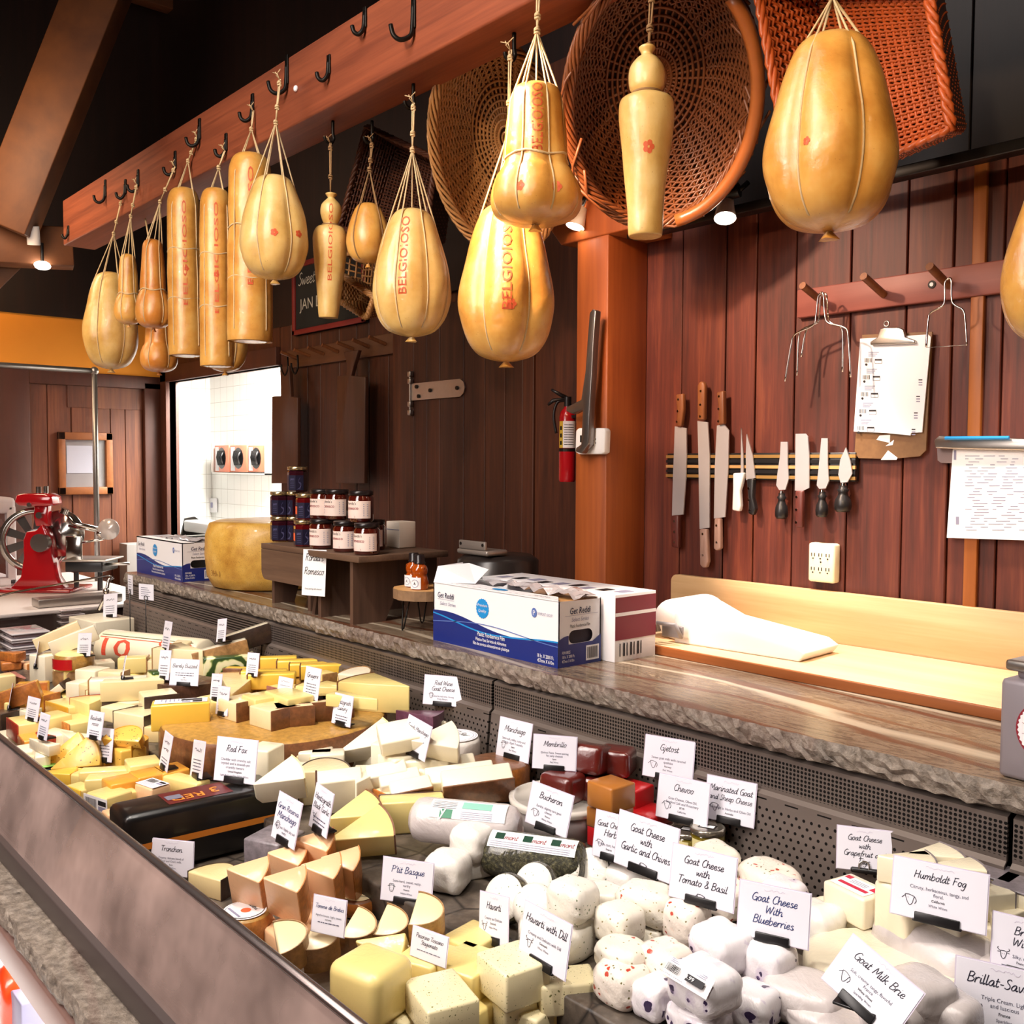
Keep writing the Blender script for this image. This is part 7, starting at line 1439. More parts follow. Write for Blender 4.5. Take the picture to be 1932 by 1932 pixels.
# deli tub, quince blocks, caramel blocks, red packets
t = MB(); t.lathe([(0, 0), (.085, 0), (.095, .055), (0, .056)], 36, 0, cap=False); k = MB(); k.lathe([(.1, .05), (.102, .056), (.102, .062), (.094, .064), (.09, .06), (0, .06)], 36, 0, cap=False)
drop([('tub_wall', t, flat('milky_tub', '#a79f9d', .25, coat=.6)), ('lid', k, flat('milky_lid', '#d9d2c8', .2, coat=.8))], 1098, 1518, 0, name='deli_tub', label='round milky deli tub with a lid under the dark red blocks', cat='tub', top=1)
rows6 = [
 ('R', 1120, 1482, 9, 8, 5, 20, 'quince', None, None, 'dark red quince block at the centre of the lid, under the glossy one', dict(sup=0)),
 ('R', 1062, 1484, 8.5, 7, 6, 10, 'quince', None, None, 'dark red quince block in front, on the near edge of the tub lid', dict(sup=0)),
 ('R', 1178, 1468, 8, 7, 5, 20, 'quince', None, None, 'dark red quince block low at the right', dict(sup=0)),
 ('R', 1108, 1430, 9.5, 8, 6, 20, 'quince', None, None, 'glossy dark red quince block on top, right of the white card', dict(rx=-12, sup=0)),
 ('R', 1162, 1435, 8, 7, 5.5, 25, 'quince', None, None, 'dark red quince block on top at the right', dict(sup=0)),
 ('B', 1151, 1572, 7, 7, 5, 0, 'redpack', None, None, 'red packet at the bottom of the caramel coloured stack', {}),
 ('B', 1151, 1540, 7, 7, 4, 2, 'caramel', None, None, 'caramel brown block in the middle of the stack', dict(sup=0)),
 ('B', 1153, 1498, 7.2, 7, 5, -2, 'caramel', None, None, 'caramel brown block on top of the stack', dict(sup=0)),
 ('B', 1222, 1543, 8, 8, 4, 5, 'redpack', None, None, 'flat red packet behind the garlic card', {}),
 ('B', 1235, 1495, 7, 7, 6.5, 5, 'redpack', None, None, 'upright red packet against the back panel', {}),
]
SC = .88
for r in rows6: k = dict(r[-1]); C(*r[:11], grp={'quince': 'dark red quince blocks', 'caramel': 'caramel coloured stack', 'redpack': 'red packets'}[r[7]], name={'quince': 'quince_block', 'caramel': 'caramel_cheese', 'redpack': 'red_packet'}[r[7]], **k)
# glass jars of marinated cheese
M_oil = flat('olive_oil_glass', '#6b5c14', .05, coat=1, var=.3, vs=40); M_tin = flat('tin_lid', '#9f9789', .2, .85)
for (u, v, R, H, lb) in ((1300, 1592, .032, .055, 'glass jar in oil with a wide tin lid left of the taller oil jar'), (1372, 1580, .03, .07, 'taller glass jar of cheese in olive oil by the back panel'), (1284, 1558, .026, .045, 'dark lidded jar under the card by the red packets')):
    a = MB().lathe([(0, 0), (R*.95, 0), (R, .004), (R, H*.8), (R*.9, H*.86)], 24, cap=False); l = MB().lathe([(R*.98, H*.84), (R*1.04, H*.86), (R*1.04, H*.97), (R*.95, H), (R*.88, H*.985), (0, H*.985)], 24, cap=False); q = MB(); rect(q, -R*.5, -R*.35, R*.5, R*.35, 0, T(0, 0, H*.987)); rect(q, -R*.4, -R*.2, R*.4, R*.2, 1, T(0, 0, H*.99))
    w = MB(); N = 8; w.add([(R*1.01*cos(x), R*1.01*sin(x), z) for x in [-2.3+1.0*i/N for i in range(N+1)] for z in (H*.5, H*.76)], [(2*i, 2*i+2, 2*i+3, 2*i+1) for i in range(N)], 0, True)
    drop([('glass_body', a, M_oil), ('lid', l, M_tin), ('lid_label', q, [M_bolt, M_white]), ('paper_band', w, flat('cream_band', '#e9dca0', .5))], u, v, 20, name='oil_jar', label=lb, cat='jar', group='jars of marinated cheese')
GD = 'herb edged discs'
rows7 = [
 ('D', 1196, 1655, 12, 12, 5.5, 0, 'plain', None, None, 'low round goat cheese under the garlic card', dict(grp=G5)),
 ('D', 1118, 1640, 8.2, 8.2, 3.2, 0, 'goat', 'herbcoat', None, 'herb edged disc at the back, farthest right of its four', dict(grp=GD, tw=62, az=-30, name='goat_disc')),
 ('D', 1064, 1640, 8.2, 8.2, 3.2, -15, 'goat', 'herbcoat', None, 'herb edged disc second from the right of its four', dict(grp=GD, tw=62, az=-30, name='goat_disc')),
 ('D', 1012, 1670, 8.2, 8.2, 3.2, -20, 'goat', 'herbcoat', None, 'herb edged disc third from the right, half hidden', dict(grp=GD, tw=62, az=-30, name='goat_disc')),
 ('D', 958, 1695, 8.6, 8.6, 3.6, -20, 'goat', 'herbcoat', None, 'large herb edged disc nearest the viewer, beside a leaning card', dict(grp=GD, tw=62, az=-34, name='goat_disc')),
 ('D', 1050, 1760, 13, 13, 5.5, 0, 'goat', None, None, 'white herbed round at the bottom behind the dill card', dict(grp=G5)),
 ('D', 1010, 1712, 8, 8, 4, -10, 'goat', None, None, 'upright white herbed round leaning behind the cube', dict(grp=G5, tw=56, az=-20)),
 ('G', 1142, 1692, 7.5, 6, 4, 10, 'garlic', None, None, 'small garlic goat cheese half hidden behind the herbed cube', dict(grp=G5)),
 ('G', 1083, 1694, 7.8, 7, 6, 8, 'goat', None, None, 'white cube with herbs sitting on the herbed round', dict(grp=G5)),
 ('G', 1222, 1702, 10, 7, 6, 20, 'garlic', None, None, 'wrapped garlic goat cheese below the garlic card', dict(grp=G5)),
 ('G', 1210, 1770, 8, 7, 4, 0, 'garlic', None, None, 'garlic goat cheese low among the tomato ones', dict(grp=G5)),
 ('G', 1170, 1740, 7.2, 7, 6, 0, 'garlic', None, None, 'round wrapped garlic goat cheese in front of the herbed cube', dict(grp=G5)),
 ('G', 1352, 1616, 9, 7, 4.5, -20, 'garlic', None, None, 'pale goat cheese with flakes before the oil jars', dict(grp=G5)),
 ('G', 1370, 1690, 9, 8, 6, -10, 'tomato', None, None, 'tomato flecked block hidden behind its card', dict(grp=G5)),
 ('G', 1452, 1662, 12, 9, 6, -18, 'tomato', None, None, 'large rounded tomato flecked goat cheese by the back panel', dict(grp=G5)),
 ('G', 1296, 1735, 7, 7, 6.5, 0, 'tomato', None, None, 'tomato flecked goat cheese in front of the tomato card', dict(grp=G5)),
 ('G', 1175, 1800, 8, 7, 4, 10, 'garlic', None, None, 'flattened garlic goat cheese above the tomato block', dict(grp=G5)),
 ('G', 1256, 1812, 7.6, 7, 5.5, -5, 'tomato', None, None, 'rounded tomato flecked piece resting beside the labelled berry cheese', dict(grp=G5)),
 ('G', 1174, 1850, 8, 7, 6, 5, 'tomato', None, None, 'squarish tomato flecked goat cheese nearest the front', dict(grp=G5)),
 ('G', 1478, 1690, 7.5, 7, 6, 0, 'berry', None, None, 'berry flecked goat cheese behind the blueberry card', dict(grp=G5)),
 ('G', 1545, 1745, 7.5, 7.5, 7, 0, 'plain', None, None, 'white round goat cheese right of the blueberry card', dict(grp=G5)),
 ('G', 1362, 1785, 9, 8, 6.5, -10, 'berry', None, None, 'berry flecked goat cheese left below the blueberry card', dict(grp=G5)),
 ('G', 1452, 1815, 7.5, 7.5, 6.5, 0, 'berry', None, None, 'round berry flecked goat cheese below the blueberry card', dict(grp=G5)),
 ('G', 1236, 1880, 5.5, 6, 5.5, 0, 'berry', None, None, 'small berry flecked goat cheese beside the tomato block', dict(grp=G5)),
 ('G', 1420, 1895, 7, 7, 5.5, 10, 'berry', None, None, 'berry flecked goat cheese in front of the wrapped brie', dict(grp=G5)),
 ('G', 1320, 1925, 9, 7, 4.5, 0, 'berry', None, None, 'berry flecked goat cheese cut off by the bottom edge', dict(grp=G5)),
]
SC = .86
for r in rows7: k = dict(r[-1]); C(*r[:11], **k)
SC = .92
o = C('G', 1330, 1857, 8.6, 7.5, 6, -6, 'berry', None, None, 'berry flecked goat cheese with a price label across its top', grp=G5)
w = MB(); N = 10
def lf(x, y): a = x/.043; return (.0445*sin(a)*.98, -.0385*cos(min(1.2, abs(y)/.03))*cos(a)**.3, .046-.0*y+y*.55+.006*cos(a))
f = lambda x, y: (x*1.0, -.036+max(0, y)*.62-.004*(1-(x/.04)**2), .043+y*.5+.003*(1-(x/.04)**2))
for i in range(N): rect(w, -.037+.0074*i, -.012, -.037+.0074*(i+1), .024, 0, fn=f)
g = lambda x, y: tuple(Vector(f(x, y))+Vector((0, -.0006, .0008))); r = random.Random(4); x = -.032
while x < -.008: q = r.uniform(.0006, .0016); rect(w, x, .002, x+q, .014, 1, fn=g); x += q+.0009
rect(w, .004, .002, .03, .013, 1, fn=g); text(w, '$8.99', None, .006, 0, fn=lambda x, y: tuple(Vector(g(x+.007, y+.005))+Vector((0, -.0004, .0005))))
for k in range(3): rect(w, -.03, .017+k*.0026, .028, .018+k*.0026, 2, fn=g)
text(w, 'WHITNEY FARM', None, .0042, 2, fn=lambda x, y: g(x-.02, y-.008)); w.build('price_label', [M_white, M_black_ink, M_greyink], o)
GR = 'soft cheeses at the right front'
rows8 = [
 ('B', 1610, 1750, 11, 8, 5, 25, 'tanpaper', None, None, 'tan paper wrapped cheese under the red labelled pack', dict(name='wrapped_cheese')),
 ('G', 1570, 1722, 8, 6, 4, 30, 'paper', None, None, 'cream paper wrapped cheese half behind the white round', dict(name='wrapped_cheese')),
 ('B', 1617, 1700, 9, 7, 5, -12, 'ivory', None, None, 'clear wrapped cheese with a red and white label before the back panel', dict(redtop=1)),
 ('G', 1625, 1790, 7, 6, 4, 0, 'paper', None, None, 'small wrapped cheese below the tan paper one', dict(name='wrapped_cheese')),
 ('G', 1765, 1800, 20, 12, 9.5, -12, 'greywrap', None, None, 'wide wrapped cheese slab below the large fog coloured block', dict(name='wrapped_cheese')),
 ('B', 1900, 1790, 8, 8, 6, 0, 'greywrap', None, None, 'wrapped block at the right edge behind the tall card', dict(name='wrapped_cheese')),
 ('B', 1765, 1690, 14, 9, 8, -12, 'paper', 'grey', 'x- t', 'large ash rinded cheese block carrying the widest white card', dict()),
 ('W', 1775, 1632, 9, 7, 4, 60, 'pale', 'grey', None, 'ash rinded wedge at the back on top of the large block', dict()),
 ('W', 1725, 1640, 9, 7, 4, 40, 'pale', 'grey', None, 'ash rinded wedge left on top of the large block', dict()),
 ('W', 1815, 1655, 9, 6, 4, 50, 'pale', 'grey', None, 'ash rinded wedge at the right end on top of the large block', dict()),
 ('W', 1885, 1745, 11, 8, 6, 100, 'pale', 'grey', None, 'large ash rinded wedge lying open right of the widest card', dict()),
 ('B', 1885, 1668, 6, 7, 4, 0, 'pale', 'grey', 't', 'ash rinded piece in the back row at the right edge', dict()),
 ('B', 1920, 1690, 6, 7, 4, 0, 'pale', 'grey', 't', 'ash rinded piece cut by the right edge of the picture', dict()),
 ('W', 1865, 1708, 9, 6, 4, 80, 'pale', 'grey', None, 'ash rinded wedge resting on the open wedge', dict()),
 ('D', 1665, 1845, 25, 22, 5.5, 0, 'ivory', None, None, 'broad cut brie wheel behind the tilted card', dict(name='brie_wheel')),
 ('G', 1520, 1880, 12, 10, 6, 10, 'greywrap', None, None, 'crumpled wrapped brie left of the tilted card', dict(name='wrapped_brie')),
 ('G', 1560, 1925, 12, 8, 4, 0, 'greywrap', None, None, 'crumpled wrapped brie at the bottom edge below the tilted card', dict(name='wrapped_brie')),
 ('G', 1735, 1875, 9, 9, 6, -15, 'greywrap', None, None, 'puffy wrapped brie right of the tilted card', dict(name='wrapped_brie')),
 ('G', 1690, 1915, 9, 8, 6, 0, 'greywrap', None, None, 'wrapped brie at the bottom right below the puffy one', dict(name='wrapped_brie')),
 ('G', 1790, 1915, 8, 8, 6, 0, 'greywrap', None, None, 'wrapped brie under the card at the lower right corner', dict(name='wrapped_brie')),
 ('G', 1890, 1840, 7, 7, 5, 0, 'greywrap', None, None, 'small wrapped brie behind the two cards at the right edge', dict(name='wrapped_brie')),
]
SC = .84
for r in rows8:
    k = dict(r[-1]); rt = k.pop('redtop', 0); o = C(*r[:11], grp=GR, **k)
    if rt:
        m = MB(); F = T(0, -.003, o.bound_box[1][2]+.0008)@Matrix.Scale(.84, 4); rect(m, -.036, -.024, .036, .024, 0, F); F2 = F@T(0, 0, .0006); rect(m, -.03, -.012, .03, -.003, 1, F2); rect(m, .024, .004, .036, .024, 1, F2); rect(m, -.036, .012, -.024, .024, 1, F2)
        for j in range(3): rect(m, -.018, .004+j*.005, .016, .0055+j*.005, 2, F2)
        m.build('paper_label', [M_white, flat('crimson_label', '#c01f3f', .4), M_greyink], o)
# front left corner of the view
rows9 = [
 ('H', 408, 1664, 9, 7, 4, 20, 'straw', 'dark', None, 'straw coloured half round with a dark rind in front of the black loaf', dict(grp=G4)),
 ('D', 462, 1745, 9.5, 9.5, 5, 0, 'ochre', 'orange_rind', None, 'small round cheese with a white picture label by the glass rail', dict(grp=G4, lab2=1)),
 ('D', 675, 1703, 8, 8, 3, 0, 'brown', 'rust', None, 'brown round cheese with a butterfly paper label', dict(grp=G4, fly=1)),
 ('W', 483, 1672, 8, 7, 8.5, 48, 'peach', 'orange_rind', None, 'first orange rinded wedge at the left, above the round label', dict(grp=G4, tw=24, s=.82)),
 ('W', 556, 1640, 8, 7, 8.5, 48, 'peach', 'orange_rind', None, 'orange rinded wedge at the back left beside the grey block', dict(grp=G4, tw=24, s=.82)),
 ('W', 608, 1614, 8, 7, 8.5, 48, 'peach', 'orange_rind', None, 'orange rinded wedge topmost at the back', dict(grp=G4, tw=24, s=.82)),
 ('W', 656, 1650, 8, 7, 8.5, 48, 'peach', 'orange_rind', None, 'orange rinded wedge at the right end of its pile', dict(grp=G4, tw=24, s=.82)),
 ('W', 620, 1665, 8, 7, 8.5, 48, 'peach', 'orange_rind', None, 'orange rinded wedge in the middle of its pile', dict(grp=G4, tw=24, s=.82)),
 ('W', 553, 1690, 8, 7, 8.5, 48, 'peach', 'orange_rind', None, 'orange rinded wedge nearest the viewer, above the lilac card', dict(grp=G4, tw=24, s=.82)),
 ('H', 545, 1785, 7.5, 5.5, 5.5, -20, 'cream', 'tan', None, 'tan half round farthest left by the glass rail', dict(grp='tan half rounds', tw=24, s=.82)),
 ('H', 600, 1783, 7.5, 5.5, 5.5, -50, 'cream', 'tan', None, 'tan half round second from the rail, under the lilac card', dict(grp='tan half rounds', tw=24, s=.82)),
 ('H', 674, 1763, 7.5, 5.5, 5.5, -60, 'cream', 'tan', None, 'tan half round in the middle of its row', dict(grp='tan half rounds', tw=24, s=.82)),
 ('H', 733, 1757, 7.5, 5.5, 5.5, -55, 'cream', 'tan', None, 'tan half round fourth from the rail', dict(grp='tan half rounds', tw=24, s=.82)),
 ('H', 797, 1737, 7.5, 5.5, 5.5, -50, 'cream', 'tan', None, 'tan half round at the right end of its row under the blue lettered card', dict(grp='tan half rounds', tw=24, s=.82)),
 ('B', 518, 1606, 9, 9, 7, 25, 'grey', None, None, 'mottled grey purple block between the black loaf and the raised slate', dict(grp=G4, zfix=.838)),
 # butter coloured blocks at the bottom
 ('B', 672, 1918, 10, 8, 4, 20, 'butter', None, None, 'butter coloured slab lowest by the glass rail', dict(grp=G6)),
 ('B', 760, 1925, 7, 7, 4, 15, 'herb', None, None, 'herbed block at the bottom edge left of the dill block', dict(grp=G6)),
 ('B', 880, 1905, 9, 9, 4, 10, 'butter', None, None, 'butter coloured block low at the bottom edge', dict(grp=G6)),
 ('B', 1000, 1918, 7, 7, 4, 15, 'herb', None, None, 'herbed block low at the bottom edge below the dill card', dict(grp=G6)),
 ('H', 1110, 1918, 10, 7, 4.5, 30, 'butter', 'rust', None, 'butter coloured half round with an orange edge at the bottom', dict(grp=G6)),
 ('B', 1068, 1868, 6, 9, 4.5, -30, 'herb', None, None, 'yellowish dill flecked block behind the dill card stand', dict(grp=G6)),
 ('B', 885, 1838, 8, 9, 5, 15, 'butter', None, None, 'butter coloured block under the havarti cubes', dict(grp=G6)),
 ('B', 755, 1838, 1, 1, 1, 0, 'butter', None, None, '', dict(skip=1)),
 ('R', 700, 1858, 10, 9, 8, 15, 'butter', None, None, 'largest smooth butter coloured block with rounded corners', dict(grp=G6, name='cheese_block')),
 ('B', 806, 1826, 7, 8, 5, 20, 'butter', None, None, 'smooth butter coloured block right behind the largest one', dict(grp=G6)),
 ('W', 728, 1790, 8, 4, 4, 40, 'butter', None, None, 'thin butter coloured tip sticking up behind the largest block', dict(grp=G6, rx=40)),
 ('B', 893, 1790, 7, 8, 5, 10, 'butter', None, None, 'butter coloured block under the leaning havarti card', dict(grp=G6)),
 ('B', 832, 1895, 10, 8, 4.5, -15, 'herb', None, None, 'long dill flecked block lying across the front', dict(grp=G6)),
 ('B', 968, 1840, 8.5, 8, 5.5, -8, 'herb', None, None, 'dill flecked cube on top beside the dill card', dict(grp=G6)),
]
SC = .9
for r in rows9:
    k = dict(r[-1])
    if k.pop('skip', 0): continue
    l2, fl = k.pop('lab2', 0), k.pop('fly', 0); o = C(*r[:11], **k)
    if l2:
        m = MB(); ci = lambda R_, mi, z: m.add([(R_*cos(j*pi/18), R_*sin(j*pi/18), z) for j in range(36)], [tuple(range(36))], mi)
        K5 = (o.bound_box[1][2]+.0008)/.0506; ci(.034, 0, .0506*K5); ci(.031, 1, .051*K5); ci(.0298, 0, .0514*K5); m.add([(.004+.008*cos(j*pi/8), .0+.008*sin(j*pi/8), (.0518*K5)) for j in range(16)], [tuple(range(16))], 2); hand(m, 'Idiazabal', T(-.004, .012, .0519*K5), .008, 1, maxw=.04); rect(m, -.02, -.02, .02, -.016, 3, T(0, 0, .0519*K5)); m.build('paper_label', [M_white, M_black_ink, M_orange, M_greyink], o)
    if fl:
        DZ = o.bound_box[1][2]+.0007; m = MB(); m.add([(.028*cos(j*pi/12), .025*sin(j*pi/12), DZ) for j in range(24)], [tuple(range(24))], 0)
        for s in (-1, 1): ribbon(m, crom([(0, 0, 0), (s*.012, .012, 0), (s*.02, .006, 0), (s*.008, -.002, 0), (s*.014, -.012, 0), (0, -.004, 0)], 4), .0011, 1, T(0, 0, DZ+.0005))
        m.build('paper_label', [flat('cream_label', '#e6d3a8', .5), M_black_ink], o)
# lower shelf things
p = onZ(30, 1888, .555); t = empty('orange_bag', 'orange plastic bag with dark squiggles on the lit lower shelf at the lower left', 'bag', (p.x, p.y, .481)); m = sh_G(.11, .07, .15, 'x', None, None)[0][1]
m.build('bag_body', flat('orange_bag', '#f0481a', .3, coat=.8, bump=.5, bs=30), t); q = MB()
for k in range(3): ribbon(q, crom([(-.02+.012*k, .09, 0), (-.01+.012*k, .11, 0), (.0+.012*k, .095, 0), (-.012+.012*k, .08, 0)], 4), .002, 0, basis((0, -.0375, 0), (1, 0, 0), (0, 0, 1)))
q.build('dark_print', M_black_ink, t)
p = onZ(52, 1925, .55); MB().box((-.035, -.02, 0), (.035, .02, .12), 0, .003).build('grey_carton', flat('grey_violet_card', '#8d879c', .5), label='grey violet carton in front of the orange bag on the lower shelf', category='box', loc=(p.x, p.y, .481))
# ================================================================== price cards
M_card = flat('lilac_white_card', '#eceaf4', .35, coat=.4); M_faint = flat('faint_logo', '#cfc6d8', .6); M_clip = flat('black_clip', '#141214', .35); M_cardink = flat('card_ink', '#1a1a2e', .6); M_cardgrey = flat('card_grey_ink', '#55556a', .6); M_blueink = flat('blue_ink', '#24346e', .6)
ICON = {'goat': ['-1 1 -.6 -.2 0 -1 .5 -.6 .7 .2 .9 .8|-1 1 -.2 1.1 .9 .8|-1 .8 -1.6 .2|.9 .8 1.3 .1 1.0 -.6|-.4 .5 -.3 .4'], 'sheep': ['-.7 .6 -.5 -.6 0 -1 .5 -.6 .7 .6 0 .9 -.7 .6|-1.2 .5 -.8 .7 -.6 1.2 0 1.3 .6 1.2 .8 .7 1.2 .5|-.3 .2 -.25 .1|.3 .2 .25 .1|-.15 -.6 .15 -.6'], 'cow': ['-.6 .6 -.4 -.6 0 -1 .4 -.6 .6 .6 -.6 .6|-.7 .6 -1.2 1 -1 1.3|.7 .6 1.2 1 1 1.3|-.6 .4 -1.2 .3|.6 .4 1.2 .3|-.25 .1 -.2 0|.25 .1 .2 0']}
def sign(u, v, wp, hp, yaw, title, body, label, icon=None, roll=0, lean=10, clip='clip', ink=0, ts=1.0, wm=None, z=None, foot=True):
    ub, vb = u, v+hp/2*.96; d = ray(ub, vb); zz = 1.2
    if z is None:
        while zz > .84:
            q = CAM+d*((zz-CH)/d.z); i, j = int((q.x-GX0)/GS), int((q.y-GY0)/GS)
            if 0 <= i < NX and 0 <= j < NY and q.y < 1.43 and q.y > .58 and zz <= HF[i, j]+.004: break
            zz -= .002
    else: zz = z
    q = CAM+d*((zz-CH)/d.z); px = FPX/depth(q); dr = Vector((cos(radians(yaw)), sin(radians(yaw)), 0)); f = abs(dr.dot(_rh)); W = min(.125, max(.045, wp/px/max(.3, f))) if wm is None else wm; H = hp/px
    t = empty('price_card', label, 'sign', q, radians(yaw), 'white cheese cards with black clips')
    F = RX(-radians(lean))@RY(radians(-roll))@basis((0, 0, .003), (1, 0, 0), (0, 0, 1)); m = MB(); m.box((-W/2, 0, -.0004), (W/2, H, .0004), 0, 0, F)
    m.box((-W/2-.0015, -.001, -.0006), (W/2+.0015, H+.0015, -.0004), 1, 0, F); P = F@T(0, 0, .0008)
    r = random.Random(int(u)); ribbon(m, crom([Vector((-W*.15+W*.3*k/16, H*.92+H*.025*r.uniform(-1, 1), 0)) for k in range(17)], 2), H*.006, 1, P)
    n = len(title); th = H*(.155 if n == 1 else (.15 if n == 2 else .135))*ts; y = H*.86-th*1.15
    for s in title:
        if s == '~':
            r = random.Random(int(u*3+v)); q = [Vector((-W*.3+W*.6*k/22, y+th*(.45+r.uniform(-.3, .3)), 0)) for k in range(23)]; ribbon(m, crom(q, 2), th*.1, 2, P); y -= th*1.35; continue
        hand(m, s, P@T(0, y, 0), th, 3 if ink else 2, wt=.095, maxw=W*.88); y -= th*1.35
    bh = H*.062; y -= bh*.2
    if icon:
        cx, cy_, s = -W*.3, H*.3, min(W, H)*.085
        if not body: cx, cy_, s = 0, y-H*.02, min(W, H)*.08
        for st in ICON[icon][0].split('|'):
            a = [float(c) for c in st.split()]; pts = [Vector((cx+a[i]*s, cy_+a[i+1]*s, 0)) for i in range(0, len(a), 2)]
            ribbon(m, crom(pts, 3) if len(pts) > 2 else pts, s*.13, 2, P)
    for k, s in enumerate(body):
        small = k >= len(body)-2 and len(body) > 2
        if s == '~':
            r = random.Random(int(u+k)); x = -W*.32
            while x < W*.32: w_ = r.uniform(.04, .11)*W; rect(m, x, y, min(x+w_, W*.34), y+bh*.45, 4, P); x += w_+W*.02
        else: text(m, s, P@T(0, y, 0), bh*(.75 if small else 1), 4 if not (small and k == len(body)-2) else 2, 'C', .0, .01 if small and k == len(body)-2 else 0, .9, maxw=W*.86)
        y -= bh*1.45
    m.build('card', [M_card, M_faint, M_cardink, M_blueink, M_cardgrey], t)
    if clip == 'clip':
        MB().box((-W*.24, -.003, -.001), (W*.24, H*.13, .0035), 0, .001, F).box((-W*.24, -.003, -.006), (W*.24, H*.1, -.001), 0, .001, F).build('clip', M_clip, t)
        if foot: MB().box((-W*.26, -.002, 0), (W*.26, .03, .0035), 0, .001).build('foot', M_clip, t)
    elif clip == 'ring':
        m = MB(); m.tube([F@Vector((.008*cos(a), H*.12+.008*sin(a), .003)) for a in [2*pi*k/14 for k in range(14)]], .0014, 5, closed=True); m.build('ring_clip', M_chrome if foot is True else M_clip, t)
        if foot is True: MB().box((-.02, -.005, 0), (.03, .035, .008), 0, .003).build('foot', M_clip, t)
    return t
sq = ['~', '~', '~', '~']
# stake cards at the far end (wire stands)
for (u, v, w, h, yaw, ub, vb, lb) in ((246, 1103, 14, 36, 0, 250, 1175, 'narrow white card on a wire stake right below the far end of the counter'), (276, 1117, 30, 30, 20, 275, 1180, 'white card with a ring clip on a black wire stake before the far end panel')):
    p = onY(u, v, 1.33); t = empty('price_card', lb, 'sign', (p.x, 1.33, .90), radians(yaw), 'white cheese cards with black clips'); px = FPX/depth(p); H = h/px; W = max(.05, w/px/.75); dz = p.z-H/2-.90
    m = MB(); F = basis((0, 0, dz), (1, 0, 0), (0, 0, 1)); m.box((-W/2, 0, -.0004), (W/2, H, .0004), 0, 0, F); P = F@T(0, 0, .0008)
    for k in range(5): rect(m, -W*.35, H*(.75-.13*k), W*(.1+.05*(k*7 % 5)), H*(.78-.13*k), 1, P)
    m.build('card', [M_card, M_cardgrey], t); MB().tube([(0, -.003, 0), (0, -.003, dz+.004)], .0018, 6).tube([F@Vector((.009*cos(a), H*.12+.009*sin(a), .003)) for a in [2*pi*k/14 for k in range(14)]], .0014, 5, closed=True).build('wire_stake', M_clip, t); MB().lathe([(.02, 0), (.02, .004), (0, .006)], 16, cap=False).build('foot', M_clip, t)
